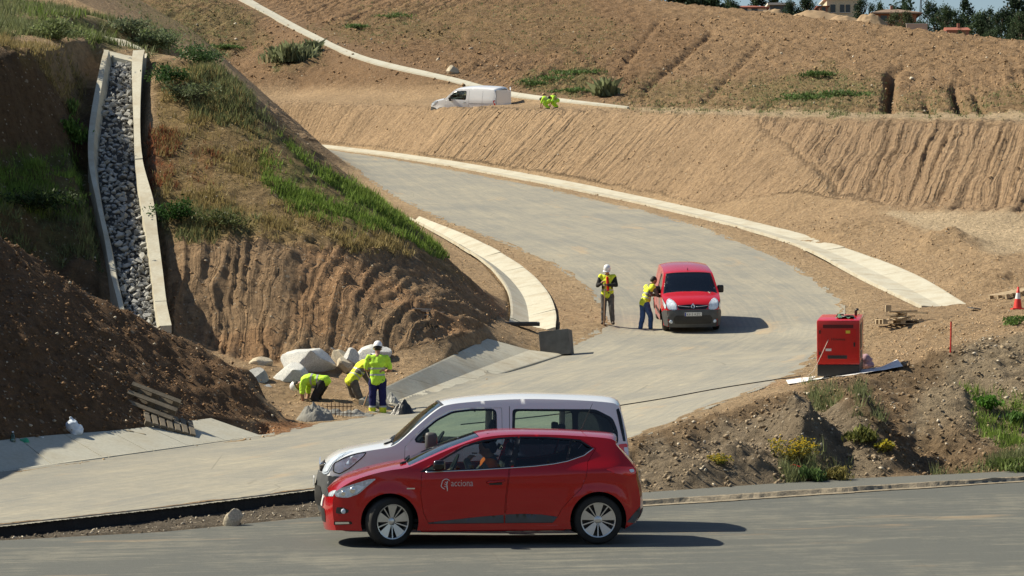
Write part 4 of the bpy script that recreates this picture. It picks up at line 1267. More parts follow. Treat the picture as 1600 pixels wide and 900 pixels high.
    h = MB(); h.box((2.5, 0, 1.36), (.9, .95, .02)); h.build('headliner', M_GREYIN, root)
    for y in (-.36, .36): seat(root, 1.98, y, .34)
    seat(root, 2.75, 0, .36, 1.2, headrest=False)
    for y in (-.4, .4):
        hh = MB(); hh.box((3.18, y, 1.10), (.08, .24, .14), bev=.03); hh.build('headrest', M_SEAT, root, True)
    steering_wheel(root, (1.62, -.36, .93), .185, 1.12)
    mm = MB(); mm.box((1.72, .0, 1.27), (.03, .22, .06), bev=.012); mm.build('rear_view_mirror', M_BLK, root)
    # door lettering and leaf emblem
    y = -float(car.w(1.72, .77)) - .004
    tx = flat_text('door_lettering', 'acciona', .118, M_DECAL, doors_f[0], None)
    for vv in tx.data.vertices:
        x_, z_ = 1.575 + vv.co.x * .78, .735 + vv.co.y
        vv.co = (x_, -float(car.w(x_, z_)) - .003, z_)
    def deco(pts, r, nm):
        m = MB(); m.tube([(x, -float(car.w(x, z)) - .004, z) for x, z in pts], r, 6); m.build(nm, M_DECAL, doors_f[0], True)
    leaf = rnd_poly([(1.555,.80),(1.515,.825),(1.475,.805),(1.465,.775),(1.455,.74),(1.475,.715),(1.51,.705)], 4)[:-4]
    deco(leaf, .0045, 'leaf_emblem')
    deco([(1.532,.80),(1.525,.76),(1.530,.71),(1.532,.675)], .0055, 'leaf_emblem')
    deco([(1.528,.745),(1.495,.765)], .0035, 'leaf_emblem'); deco([(1.528,.725),(1.495,.735)], .0035, 'leaf_emblem'); deco([(1.527,.77),(1.505,.79)], .0035, 'leaf_emblem')
    b = MB(); b.box((1.08, -float(car.w(1.08, .71)) - .002, .71), (.10, .004, .016), bev=.001); b.build('side_badge', M_CHROME, root)
    return root

# ---------------------------------------------------------------- small vans (shared body)
def small_van(name, label, mat, glazed, group=None, rear_doors_open=False, front_detail=True):
    root = empty(name, label=label, category='van', group=group)
    rows = [(.20,.20,.05,.19),(.15,.36,.00,.36),(.14,.55,.00,.55),(.16,.68,.02,.68),(.19,.80,.06,.80),(.26,.90,.14,.915),(.42,.985,.32,1.025),(.62,1.035,.58,1.09),(.86,1.075,.86,1.14),(.98,1.10,.99,1.165),
            (1.10,1.17,1.08,1.23),(1.36,1.40,1.32,1.455),(1.58,1.58,1.53,1.625),(1.74,1.655,1.70,1.71),(2.1,1.70,2.08,1.765),(2.7,1.735,2.7,1.805),(3.3,1.73,3.3,1.80),(3.85,1.70,3.90,1.775),(4.02,1.66,4.09,1.725),
            (4.07,1.55,4.13,1.60),(4.12,1.33,4.19,1.35),(4.15,1.10,4.23,1.10),(4.17,.85,4.25,.85),(4.18,.62,4.28,.62),(4.17,.42,4.27,.42),(4.12,.27,4.20,.27)]
    plan = smooth_interp([-.1, .14, .25, .42, .7, 1.2, 2.2, 3.4, 3.9, 4.12, 4.3], [.66, .755, .81, .86, .893, .91, .915, .912, .90, .875, .82])
    zf = smooth_interp([.0, .2, .4, .6, .85, 1.05, 1.15, 1.35, 1.60, 1.72, 1.9], [.955, .97, .99, 1.0, 1.0, .985, .968, .915, .845, .80, .70])
    ww = [(.875, .315), (3.57, .315)]
    def whalf(x, z):
        y = plan(x) * zf(z)
        for cx, cz in ww:
            rr = np.hypot(x - cx, z - cz); y = y + .018 * np.exp(-((rr - .39) / .07) ** 2)
        y = y + .012 * np.exp(-((z - .62) / .03) ** 2) * sstep(1.1, 1.4, x)
        return y
    car = Car(root, rows, whalf, 2.15 if glazed else 2.8, ww, .375, .21)
    win_f = round_corners([(1.30,1.18),(1.42,1.30),(1.60,1.445),(1.80,1.545),(2.05,1.575),(2.36,1.58),(2.36,1.16)], .05)
    win_m = round_corners([(2.64,1.575),(3.40,1.575),(3.40,1.17),(2.62,1.16)], .05)
    win_b = round_corners([(3.48,1.575),(3.72,1.56),(3.90,1.47),(3.97,1.32),(3.98,1.18),(3.48,1.17)], .06)
    door_f = [(1.16,1.10),(1.14,.70),(1.20,.45),(1.27,.26),(2.44,.26),(2.46,.7),(2.46,1.62),(2.05,1.615),(1.76,1.58),(1.54,1.465),(1.34,1.29)]
    df = offset_poly(door_f, -.005)
    a, b = car.s_at(x=1.02, lo=.1, hi=.5), car.s_at(x=1.62, lo=.1, hi=.5)
    c, d = car.s_at(z=1.62, lo=.55), car.s_at(z=1.15, lo=.55)
    holes_top = [[(a, -.90), (b, -.87), (b, .87), (a, .90)]]
    if glazed: holes_top.append([(c, -.80), (d, -.84), (d, .84), (c, .80)])
    if rear_doors_open: holes_top.append([(c - .05, -.90), (car.s[-1] - .25, -.92), (car.s[-1] - .25, .92), (c - .05, .90)])
    car.shell(mat, [door_f] + ([win_m, win_b] if glazed else []), holes_top, .06)
    car.top_part('windscreen', [(a - .01, -.91), (b + .01, -.88), (b + .01, .88), (a - .01, .91)], (), -.007, M_GLASSW, .12)
    sh = [(a - .035, -.935), (b + .03, -.905), (b + .03, .905), (a - .035, .935)]
    car.top_part('windscreen_surround', sh, [holes_top[0]], .002, M_BLK, .08)
    doors = car.side_part('door', df, [win_f], 0, mat, .06)
    car.side_part('window', offset_poly(win_f, .008), (), -.009, M_GLASS, .15, parent=doors)
    car.side_part('window_trim', offset_poly(win_f, .028), [win_f], .002, M_BLKG, .06, parent=doors)
    for side, dd in zip((-1, 1), doors):
        y = float(car.w(2.3, .98)); m = MB(); m.tube([(2.22, side * (y + .004), .98), (2.25, side * (y + .03), .985), (2.37, side * (y + .03), .985), (2.40, side * (y + .004), .98)], .014, 8); m.build('handle', M_BLK, dd, True)
    if glazed:
        for wn in (win_m, win_b):
            car.side_part('window', offset_poly(wn, .008), (), -.009, M_GLASS if wn is win_m else M_GLASSD, .15)
        car.side_part('window_trim', round_corners([(2.60,1.605),(3.72,1.605),(3.95,1.49),(4.015,1.32),(4.02,1.145),(2.585,1.135)], .05), [win_m, win_b], .002, M_BLKG, .06)
        car.top_part('rear_window', [(c - .01, -.81), (d + .01, -.85), (d + .01, .85), (c - .01, .81)], (), -.007, M_GLASSD, .12)
        car.top_part('rear_window_surround', [(c - .05, -.84), (d + .04, -.88), (d + .04, .88), (c - .05, .84)], [holes_top[1]], .002, M_BLKG, .08)
        car.side_part('rear_edge_panel', [(4.035,1.62),(4.06,1.55),(4.10,1.33),(4.12,1.18),(4.085,1.18),(4.04,1.40),(4.00,1.60)], (), .003, M_BLKG, .05)
    # sliding door seams and rail
    for seam in ([(2.56,1.64),(2.55,.26)], [(3.42,.45),(3.42,1.13)] if glazed else [(3.38,1.64),(3.36,.72)], [(2.56,.96),(3.98,.96)]):
        for side in (-1, 1):
            m = MB(); m.tube([(x, side * (float(car.w(x, z)) - .001), z) for x, z in densify(seam, .08)], .004 if seam[0][1] != .96 else .011, 5); m.build('door_seam' if seam[0][1] != .96 else 'door_rail', M_BLK, root)
    # lower black cladding
    car.side_part('side_moulding', round_corners([(1.31,.42),(2.43,.42),(2.43,.53),(1.29,.53)], .02), (), .010, M_BLK, .06)
    car.side_part('side_moulding', round_corners([(2.58,.42),(3.12,.42),(3.10,.53),(2.58,.53)], .02), (), .010, M_BLK, .06)
    # black front bumper wrapping round the corners
    car.end_part('bumper', [(-.72,.19),(.72,.19),(.765,.45),(.775,.62),(.775,.70),(.40,.735),(-.40,.735),(-.775,.70),(-.775,.62),(-.765,.45)], (), .012, M_GREYP, .05, thick=.03)
    car.side_part('bumper_corner', [(.15,.215),(.42,.22),(.47,.40),(.53,.52),(.58,.60),(.50,.655),(.30,.70),(.150,.71)], (), .012, M_GREYP, .045)
    car.end_part('bumper_intake', round_corners([(-.55,.30),(.55,.30),(.60,.46),(.52,.56),(-.52,.56),(-.60,.46)], .03), (), .022, M_BLK, .05)
    car.end_part('grille', round_corners([(-.40,.745),(.40,.745),(.46,.80),(.46,.86),(.15,.885),(-.15,.885),(-.46,.86),(-.46,.80)], .02), (), .006, M_BLKG, .05)
    for m_ in (-1, 1):
        w_ = MB(); ys = np.linspace(.10, .45, 8); zs = .815 + .035 * (ys / .45) ** 1.5
        xs = car.end_x(ys, zs) - .012
        w_.tube([(x, m_ * y, z) for x, y, z in zip(xs, ys, zs)], .011, 6); w_.build('grille_bar', M_CHROME, root, True)
    # diamond emblem
    xe = float(car.end_x([0], [.825])[0]) - .022
    outer = [(0, .105), (.072, 0), (0, -.105), (-.072, 0)]; inner = [(0, .06), (.036, 0), (0, -.06), (-.036, 0)]
    V = [(xe, y, .825 + z) for y, z in outer] + [(xe - .012, y * .75, .825 + z * .78) for y, z in outer] + [(xe, y, .825 + z) for y, z in inner]
    F = [[k, (k + 1) % 4, 4 + (k + 1) % 4, 4 + k] for k in range(4)] + [[4 + k, 4 + (k + 1) % 4, 8 + (k + 1) % 4, 8 + k] for k in range(4)]
    me = np_mesh('diamond_emblem', V, F, False); fix_normals(me); add('diamond_emblem', me, M_CHROME, root)
    # head lamps: pod shape over the corner
    hp = round_corners([(.47,.735),(.62,.715),(.745,.74),(.80,.84),(.79,.98),(.70,1.045),(.58,1.0),(.49,.90)], .05)
    hb = car.end_part('headlight', hp, (), .014, M_LAMPIN, .04, True, thick=.03, mirror=True)
    car.end_part('headlight_lens', offset_poly(hp, -.03), (), .022, M_LAMP, .05, True, mirror=True)
    hs = round_corners([(.21,.755),(.30,.73),(.44,.81),(.62,.97),(.66,1.03),(.54,1.02),(.36,.955),(.22,.88)], .03)
    hb2 = car.side_part('headlight', hs, (), .006, M_BLKG, .04)
    car.side_part('headlight_lens', offset_poly(hs, -.014), (), .012, M_LAMP, .05, parent=hb2)
    car.side_part('lamp_reflector', round_corners([(.36,.86),(.44,.85),(.56,.975),(.47,.975)], .02), (), .015, M_LAMPIN, .04, parent=hb2)
    # plate with its number
    xp = float(car.end_x([0], [.60])[0]) - .040
    pl = MB(); pl.box((xp, 0, .60), (.012, .52, .112), bev=.003); plate = pl.build('number_plate', M_PLATE, root)
    bl = MB(); bl.box((xp - .0068, .238, .60), (.002, .042, .108)); bl.build('plate_band', M_PLATEB, plate)
    Mx = Matrix.Translation((xp - .008, .20, .562)) @ Matrix(((0, 0, -1, 0), (-1, 0, 0, 0), (0, 1, 0, 0), (0, 0, 0, 1)))
    if front_detail:
        tx = flat_text('plate_number', '6313 KZC', .105, M_INK, plate, Mx, .001)
        wd = tx.dimensions.x
        tx.matrix_local = Mx @ Matrix.Diagonal((.43 / max(.1, max(v.co.x for v in tx.data.vertices)), 1, 1, 1))
    for sg in (-1, 1):
        x = float(car.end_x([.66], [.365])[0]); m = MB(); m.lathe([(.001, x - .028), (.045, x - .028), (.055, x - .014), (.055, x + .01)], (0, sg * .66, .365), 'x', 16); m.build('fog_lamp', M_LAMP, root, True)
    # rear lamps and bumper
    car.side_part('tail_light', round_corners([(4.02,1.14),(4.14,1.15),(4.165,.80),(4.10,.78),(4.06,1.0)], .02), (), .007, M_TAIL, .05)
    car.side_part('reversing_lens', round_corners([(4.09,1.10),(4.145,1.10),(4.155,1.0),(4.11,.98)], .012), (), .012, M_LAMP, .05)
    car.side_part('rear_bumper', [(3.99,.27),(4.11,.28),(4.17,.42),(4.18,.58),(4.0,.58)], (), .010, M_GREYP, .05)
    car.end_part('rear_bumper', [(-.78,.28),(.78,.28),(.80,.42),(.80,.58),(-.80,.58),(-.80,.42)], (), .012, M_GREYP, .07, False, thick=.02)
    for side in (-1, 1): mirror_part(root, side, 1.50, .84, 1.18, .20, .23, .15, M_GREYP if glazed else M_BLK, .08)
    m = MB(); m.tube([(.98, -.55, 1.15), (1.06, .05, 1.20)], .012, 6); m.tube([(1.0, .0, 1.17), (1.08, .60, 1.19)], .012, 6); m.tube([(.90, -.62, 1.12), (1.0, -.55, 1.15)], .022, 6); m.build('wipers', M_BLK, root)
    if not glazed:
        m = MB(); m.tube([(1.86, 0, 1.725), (1.80, 0, 1.80)], .012, 6); m.build('antenna', M_BLK, root)
    u = MB(); u.box((2.15, 0, .26), (3.7, 1.44, .06)); u.box((.45, 0, .33), (.45, 1.3, .16)); u.build('underbody', M_INT, root)
    for side in (-1, 1):
        for cx, cz in ww:
            wheel_well(root, cx, cz, .38, .85, side)
            wheel(root, (cx, side * .77, cz), .315, .19, side, 'disc', rim_mat=M_ALLOY if glazed else M_DARKMET, rr=.215)
    i = MB(); i.box((2.4, 0, .36), (3.2, 1.4, .04)); i.build('cabin_floor', M_INT, root); i = MB(); i.box((1.22, 0, .93), (.42, 1.45, .36), bev=.06); i.build('dashboard', M_GREYIN, root)
    for y in (-.38, .38): seat(root, 2.0, y, .55)
    steering_wheel(root, (1.60, -.38, 1.12), .19, 1.0)
    mm = MB(); mm.box((1.66, 0, 1.54), (.03, .24, .07), bev=.012); mm.build('rear_view_mirror', M_BLK, root)
    if glazed:
        seat(root, 2.85, 0, .55, 1.25, headrest=False)
        for y in (-.45, .45):
            hh = MB(); hh.box((3.30, y, 1.32), (.08, .25, .15), bev=.03); hh.build('headrest', M_SEAT, root, True)
    else:
        bk = MB(); bk.box((2.52, 0, 1.0), (.03, 1.5, 1.25)); bk.build('bulkhead', M_GREYIN, root)
    if rear_doors_open:
        inn = MB(); inn.box((3.4, 0, .50), (1.6, 1.4, .03)); inn.build('load_floor', M_INT, root)
        for side, ang in ((-1, 12), (1, 62)):
            M = Matrix.Translation((4.20, side * .80, 0)) @ Matrix.Rotation(math.radians(ang) * side * -1, 4, 'Z')
            V = [(0.0, -.02, .55), (.80, -.02, .55), (.80, -.02, 1.62), (.62, -.02, 1.70), (0.0, -.02, 1.70)]
            m = MB(); m.V = [tuple(M @ Vector(v)) for v in V] + [tuple(M @ (Vector(v) + Vector((0, .05, 0)))) for v in V]
            m.F = [[0, 1, 2, 3, 4], [9, 8, 7, 6, 5]] + [[k, k + 5, (k + 1) % 5 + 5, (k + 1) % 5] for k in range(5)]
            dd = m.build('rear_door', mat, root); fix_normals(dd.data)
            g = MB()
            for yo in (-.024, .054):
                q = [(.08, yo, 1.12), (.70, yo, 1.12), (.70, yo, 1.58), (.08, yo, 1.60)]
                g.addvf([tuple(M @ Vector(v)) for v in q], [[0, 1, 2, 3]])
            g.build('door_pane', M_BLKG if side > 0 else mat, dd)
            if side > 0:
                il = MB(); il.addvf([tuple(M @ Vector(v)) for v in ((.05, -.024, .60), (.75, -.024, .60), (.75, -.024, 1.08), (.05, -.024, 1.08))], [[0, 1, 2, 3]]); il.build('door_lining', M_GREYIN, dd)
    return root, car

def place(root, X, Y, rz, zoff=0.0, L=4.0, tilt=True, x0=2.0):
    """stand a vehicle on the road: pitch and roll follow the ground under its wheels"""
    c, s = math.cos(rz), math.sin(rz)
    def gz(dx, dy):
        x = X + c * dx - s * dy; y = Y + s * dx + c * dy
        return float(base_z(x, y))
    f, r = (gz(.85 - x0, -.7) + gz(.85 - x0, .7)) / 2, (gz(3.5 - x0, -.7) + gz(3.5 - x0, .7)) / 2
    l, rr = (gz(0, -.75)), (gz(0, .75))
    pitch = math.atan2(r - f, 2.65); roll = math.atan2(rr - l, 1.5)
    M = Matrix.Translation((X, Y, (f + r) / 2 + .012 + zoff)) @ Matrix.Rotation(rz, 4, 'Z') @ Matrix.Rotation(-pitch, 4, 'Y') @ Matrix.Rotation(roll, 4, 'X') @ Matrix.Translation((-x0, 0, 0))
    root.matrix_world = M
    return M

clio = hatchback()
CLIO_M = place(clio, -.385, 30.92, math.radians(5.0), x0=2.02)
kangoo_w, _ = small_van('glazed_van', 'pale bluish white van with side windows, parked behind the red hatchback', M_WHITE, True, front_detail=False)
place(kangoo_w, -.53, 33.25, math.radians(5.0), x0=2.14)
kangoo_r, car_r = small_van('panel_van', 'red panel van with black bumper, facing down the dusty road', M_RED2, False)
place(kangoo_r, 5.47, 76.0, math.radians(91.0), x0=2.14)
van_w, _ = small_van('panel_van', 'plain white panel van with its rear doors open, up on the earth terrace', M_WHITE2, False, rear_doors_open=True, front_detail=False)
bx, by = W(729, 175, 162)[:2]
place(van_w, bx, by, math.radians(-27), x0=2.14)
van_w.matrix_world = van_w.matrix_world @ Matrix.Scale(1.22, 4)
van_w.location = Vector(van_w.location) + Vector((-.15, -1.0, W(735, 184, 161)[2] - float(base_z(bx, by)) - .05))
# ================================================================ PEOPLE
def cloth(name, c, var=.18, rough=.85):
    t = NT(name); v = t.coord()
    n = t.noise(v, 9, 5, .65)
    t.base(t.mix(1.0, c, t.ramp(n, [(.3, 1 - var), (.7, 1 + var)]), 'MULTIPLY'))
    t.set(Roughness=rough); t.b.inputs['Specular IOR Level'].default_value = .2
    t.bump(t.noise(v, 22, 4, .6), .6, .02)
    return t.m
M_HIVIS = cloth('hivis_lime', (.52, .84, .07))
M_HIVISY = cloth('hivis_yellow', (.72, .80, .06))
M_NAVY = cloth('navy_cloth', (.016, .018, .085))
M_GREYC = cloth('grey_cloth', (.13, .12, .11), .35)
M_DARKC = cloth('dark_cloth', (.028, .027, .028))
M_JEANS = cloth('blue_denim', (.055, .105, .24), .3)
M_REDC = cloth('red_cloth', (.62, .03, .02))
M_ORANGE = cloth('orange_cloth', (.80, .16, .02))
M_SKIN = simple('skin', (.36, .19, .12), .55, var=.12)
M_HAIR = simple('dark_hair', (.012, .010, .009), .7, var=.3)
M_HELM = simple('white_helmet', (.80, .80, .82), .3, var=.04, coat=.3)
M_REFL = simple('reflective_band', (.42, .44, .44), .35, var=.08)
M_BOOT = simple('boot_leather', (.05, .035, .025), .7, var=.4)
M_WOOD = simple('tool_wood', (.38, .24, .14), .7, var=.25)

def blob(chains, balls, voxel=.016, noise=0.0, seed=0, smooth=3, dec=.38):
    """one continuous surface grown round tapered limbs: chains of (point, radius), balls of (centre, radii, rotation)"""
    m = MB()
    for ch in chains:
        P = [Vector(p) for p, r in ch]; R = [r for p, r in ch]
        pts = []; rad = []
        for i in range(len(P) - 1):
            n = max(2, int((P[i + 1] - P[i]).length / .03))
            for k in range(n): pts.append(P[i].lerp(P[i + 1], k / n)); rad.append(R[i] + (R[i + 1] - R[i]) * k / n)
        pts.append(P[-1]); rad.append(R[-1])
        d0 = (pts[0] - pts[1]).normalized(); d1 = (pts[-1] - pts[-2]).normalized()
        A = [pts[0] + d0 * rad[0] * f for f in (.92, .7, .4)]; rA = [rad[0] * f for f in (.38, .71, .92)]
        B = [pts[-1] + d1 * rad[-1] * f for f in (.4, .7, .92)]; rB = [rad[-1] * f for f in (.92, .71, .38)]
        m.tube(A + pts + B, rA + rad + rB, 14)
    for c, r, *q in balls:
        M = q[0] if q else Matrix.Identity(3)
        bm = bmesh.new(); bmesh.ops.create_icosphere(bm, subdivisions=3, radius=1.0)
        bm.verts.index_update()
        m.addvf([tuple(M @ Vector((v.co.x * r[0], v.co.y * r[1], v.co.z * r[2])) + Vector(c)) for v in bm.verts], [[v.index for v in f.verts] for f in bm.faces])
        bm.free()
    me = np_mesh('tmp', m.V, m.F); fix_normals(me)
    o = bpy.data.objects.new('tmp', me); COL.objects.link(o)
    md = o.modifiers.new('r', 'REMESH'); md.mode = 'VOXEL'; md.voxel_size = voxel
    sm = o.modifiers.new('s', 'SMOOTH'); sm.iterations = smooth; sm.factor = .5
    if dec < 1:
        dc = o.modifiers.new('d', 'DECIMATE'); dc.ratio = dec
    dg = bpy.context.evaluated_depsgraph_get()
    out = bpy.data.meshes.new_from_object(o.evaluated_get(dg))
    bpy.data.objects.remove(o, do_unlink=True); bpy.data.meshes.remove(me)
    if noise:
        n = len(out.vertices); co = np.zeros(n * 3); no = np.zeros(n * 3)
        out.vertices.foreach_get('co', co); out.vertices.foreach_get('normal', no)
        co = co.reshape(-1, 3); no = no.reshape(-1, 3)
        d = fbm(co[:, 0] * 9 + co[:, 1] * 7, co[:, 2] * 11 + co[:, 1] * 3, seed, 3)
        co += no * (d * noise)[:, None]; out.vertices.foreach_set('co', co.ravel()); out.update()
    out.polygons.foreach_set('use_smooth', np.ones(len(out.polygons), bool))
    return out

def person(label, loc, rotz, J, top, legs, helmet=True, sleeves='short', boots=M_BOOT, top_kind='shirt', inner=None, bands=True, cuffs=None, group=None, scale=1.0, glove=None):
    """J: joint positions (x to the person's right, y forward, z up)"""
    root = empty('person', loc, (0, 0, rotz), label=label, category='person', group=group)
    root.scale = (scale,) * 3
    V = lambda k: Vector(J[k])
    pel, chest, neck, head = V('pelvis'), V('chest'), V('neck'), V('head')
    hd = (head - neck).normalized(); face = Vector(J.get('face', (0, 1, 0))).normalized()
    face = (face - hd * face.dot(hd)).normalized(); right = face.cross(hd)
    HM = Matrix((right, face, hd)).transposed()
    H = lambda x, y, z: tuple(head + HM @ Vector((x, y, z)))
    lean = (neck - pel).normalized()
    ch = [[(pel, .11), ((pel + chest) / 2, .105), (chest, .115), (neck - lean * .06, .085)], [(neck - lean * .04, .058), (head - hd * .04, .055)]]
    balls = [(H(0, .01, .02), (.078, .098, .112), HM), (H(0, .035, -.055), (.056, .062, .058), HM), (H(0, .108, -.012), (.014, .022, .024), HM),
             (H(.078, .0, -.01), (.012, .022, .032), HM), (H(-.078, .0, -.01), (.012, .022, .032), HM), (H(0, .098, -.055), (.026, .012, .008), HM), (H(0, .088, .035), (.055, .018, .012), HM)]
    lat = (V('sh_r') - V('sh_l')).normalized()
    cl_t = []; cl_l = []
    und = []
    for sg in (-1, 1):
        o = lat * sg
        ch.append([(pel + o * .05, .10), (chest + o * .075, .105), (chest + lean * .10 + o * .06, .085)])
        cl_t.append([(pel - lean * .05 + o * .060, .126), (pel + o * .056, .126), ((pel + chest) / 2 + o * .052, .113), (chest + o * .075, .118), (chest + lean * .11 + o * .070, .090)])
        und.append([(pel + o * .05, .105), (chest + o * .075, .110), (chest + lean * .11 + o * .06, .088)])
        cl_l.append([(pel + lean * .02 + o * .05, .104), (pel - lean * .04 + o * .055, .112)])
    cl_t.append([(pel, .125), ((pel + chest) / 2, .122), (chest, .134), (chest + lean * .08, .115), (neck - lean * .07, .088)])
    sleeve_l = []
    for s in ('l', 'r'):
        sh, el, wr, ha = V('sh_' + s), V('el_' + s), V('wr_' + s), V('ha_' + s)
        ch.append([(chest + (sh - chest) * .5, .085), (sh, .066), (el, .045), (wr, .032)])
        d = (ha - wr).normalized()
        # hand: palm, four fingers of different length, thumb off the side
        side = d.cross(Vector((0, 0, 1)));
        if side.length < .2: side = d.cross(Vector((0, 1, 0)))
        side.normalize(); up = side.cross(d).normalized()
        palm = wr + d * .055
        ch.append([(wr, .030), (palm, .034), (wr + d * .085, .030)])
        for q, (off, ln) in enumerate(((-.030, .060), (-.010, .072), (.011, .068), (.030, .052))):
            b0 = wr + d * .085 + side * off; b1 = b0 + d * ln * .5 - up * .008; b2 = b1 + d * ln * .35 - up * .030
            ch.append([(b0, .0105), (b1, .0095), (b2, .0085)])
        t0 = palm - side * .028; t1 = t0 - side * .026 + d * .03 - up * .012; t2 = t1 + d * .030 - up * .012
        ch.append([(t0, .014), (t1, .011), (t2, .009)])
        se = el if sleeves != 'short' else sh.lerp(el, .85)
        if sleeves != 'none': cl_t.append([(chest + (sh - chest) * .45, .095), (sh, .074), (se, .060)])
        else: cl_t.append([(chest + (sh - chest) * .45, .105), (sh - (sh - chest) * .05, .092)])
        sleeve_l.append([(chest + (sh - chest) * .5, .085), (sh, .072), (el, .058), (wr, .044)])
        hp, kn, an = V('hp_' + s), V('kn_' + s), V('an_' + s)
        ch.append([(pel + (hp - pel) * .4, .10), (hp, .092), (kn, .058), (an, .040)])
        toe = V('toe_' + s)
        ch.append([(an, .040), (an + Vector((0, 0, -.05)), .042), (toe, .032)])
        cl_l.append([(pel + (hp - pel) * .4, .115), (hp, .108), (kn, .084), (an + Vector((0, 0, .05)), .072)])
        bo = blob([[(an + Vector((0, 0, .06)), .062), (an + Vector((0, 0, -.03)), .060), (an.lerp(toe, .5) + Vector((0, 0, -.025)), .052), (toe + Vector((0, 0, -.005)), .046)]], [], .014)
        add('boot', bo, boots, root)
    add('body', blob(ch, balls, .0125, smooth=2), M_SKIN, root)
    if sleeves == 'none' or inner is not None:
        add('undershirt', blob(sleeve_l + und + [[(chest, .11), (neck - lean * .03, .078)]], [], .016, .008, 5), inner or M_DARKC, root)
    hm = 'vest' if top_kind == 'vest' else 'shirt'
    tp = add(hm, blob(cl_t, [], .018, .024, int(abs(loc[0]) * 10), dec=1), top, root)
    add('trousers', blob(cl_l, [], .018, .014, 9, dec=1), legs, root)
    # reflective bands: rings cut from the trunk by height along the spine
    def band(src, a, b, axis_p, axis_d, name, mat, grow=.006, clip=.0):
        me = src.data; n = len(me.vertices)
        co = np.zeros(n * 3); me.vertices.foreach_get('co', co); co = co.reshape(-1, 3)
        no = np.zeros(n * 3); me.vertices.foreach_get('normal', no); no = no.reshape(-1, 3)
        h = (co - np.array(axis_p)) @ np.array(axis_d)
        rad = np.linalg.norm(co - np.array(axis_p) - np.outer(h, np.array(axis_d)), axis=1)
        ok = (h > a) & (h < b) & (rad < (clip or 9))
        F = [list(p.vertices) for p in me.polygons if all(ok[i] for i in p.vertices)]
        if not F: return
        us = sorted({i for f in F for i in f}); mp = {i: k for k, i in enumerate(us)}
        add(name, np_mesh(name, co[us] + no[us] * grow, [[mp[i] for i in f] for f in F]), mat, src)
    if bands:
        L = (chest - pel).length
        for a in ((.06, .115), (.20, .255)): band(tp, a[0] * 1.0, a[1], pel, lean, 'reflective_band', M_REFL, clip=.24)
    if cuffs is not None:
        tr = [c for c in root.children if c.name.startswith('trousers')][0]
        for s in ('l', 'r'):
            kn, an = V('kn_' + s), V('an_' + s); d = (kn - an).normalized()
            band(tr, .015, .24, an, d, 'cuff', cuffs, .006, .13)
            band(tr, .19, .245, an, d, 'reflective_band', M_REFL, .010, .13)
    if helmet:
        m = MB(); n = 24
        prof = [(.118, -.004), (.120, .012), (.117, .04), (.105, .085), (.080, .122), (.045, .143), (.001, .150)]
        for (r, h) in prof:
            for k in range(n):
                a = 2 * math.pi * k / n
                m.V.append(tuple(head + HM @ Vector((r * .90 * math.cos(a), r * 1.08 * math.sin(a), h + .035))))
        for i in range(len(prof) - 1):
            for k in range(n): m.F.append([i * n + k, i * n + (k + 1) % n, (i + 1) * n + (k + 1) % n, (i + 1) * n + k])
        # peak
        b0 = len(m.V)
        for k in range(9):
            a = math.pi * (.18 + .64 * k / 8)
            for (r, h) in ((.116, .033), (.155, .018), (.153, .012), (.116, .026)):
                m.V.append(tuple(head + HM @ Vector((r * .9 * math.cos(a), r * 1.08 * math.sin(a), h))))
        for k in range(8):
            for q in range(4): m.F.append([b0 + k * 4 + q, b0 + k * 4 + (q + 1) % 4, b0 + k * 4 + 4 + (q + 1) % 4, b0 + k * 4 + 4 + q])
        me = np_mesh('helmet', m.V, m.F); fix_normals(me); add('helmet', me, M_HELM, root)
        hr = blob([], [(H(0, -.022, .015), (.082, .090, .085), HM)], .014)
        add('hair', hr, M_HAIR, root)
    else:
        add('hair', blob([], [(H(0, -.02, .045), (.090, .100, .092), HM), (H(0, -.05, .0), (.080, .070, .085), HM)], .013, .006, 3), M_HAIR, root)
    # eyes
    ey = MB()
    for s in (-1, 1):
        bm = bmesh.new(); bmesh.ops.create_icosphere(bm, subdivisions=1, radius=.011); bm.verts.index_update()
        e = MB(); e.addvf([tuple(Vector(v.co) + Vector(H(.031 * s, .092, .012))) for v in bm.verts], [[v.index for v in f.verts] for f in bm.faces]); bm.free()
        e.build('eye', M_INK, root, True)
    return root

def stand(**kw):
    J = dict(pelvis=(0, 0, .95), chest=(0, .0, 1.30), neck=(0, .0, 1.50), head=(0, .03, 1.63), face=(0, 1, 0),
             sh_l=(-.19, 0, 1.42), el_l=(-.25, .0, 1.13), wr_l=(-.24, .08, .90), ha_l=(-.24, .11, .80),
             sh_r=(.19, 0, 1.42), el_r=(.25, .0, 1.13), wr_r=(.24, .08, .90), ha_r=(.24, .11, .80),
             hp_l=(-.10, 0, .90), kn_l=(-.115, .02, .50), an_l=(-.12, .0, .10), toe_l=(-.14, .15, .045),
             hp_r=(.10, 0, .90), kn_r=(.115, .02, .50), an_r=(.12, .0, .10), toe_r=(.14, .15, .045))
    J.update(kw); return J

def foot_at(px, py, Y):
    x, y, z = W(px, py, Y); return (x, y, float(ground_z(x, y)))

# standing with his back to the camera, arms folded
pA = W(590, 657, 55)
P_A = person('standing worker in lime shirt and navy trousers with bright cuffs, back turned, white helmet', (pA[0], pA[1], pA[2]), 0,
       stand(sh_l=(-.20, .0, 1.42), el_l=(-.27, .05, 1.15), wr_l=(-.10, .24, 1.13), ha_l=(.0, .26, 1.14), sh_r=(.20, 0, 1.42), el_r=(.29, .04, 1.14), wr_r=(.12, .25, 1.10), ha_r=(.02, .27, 1.10), face=(-.15, 1, -.25), head=(0, .04, 1.625)),
       M_HIVIS, M_NAVY, True, 'short', cuffs=M_HIVISY)
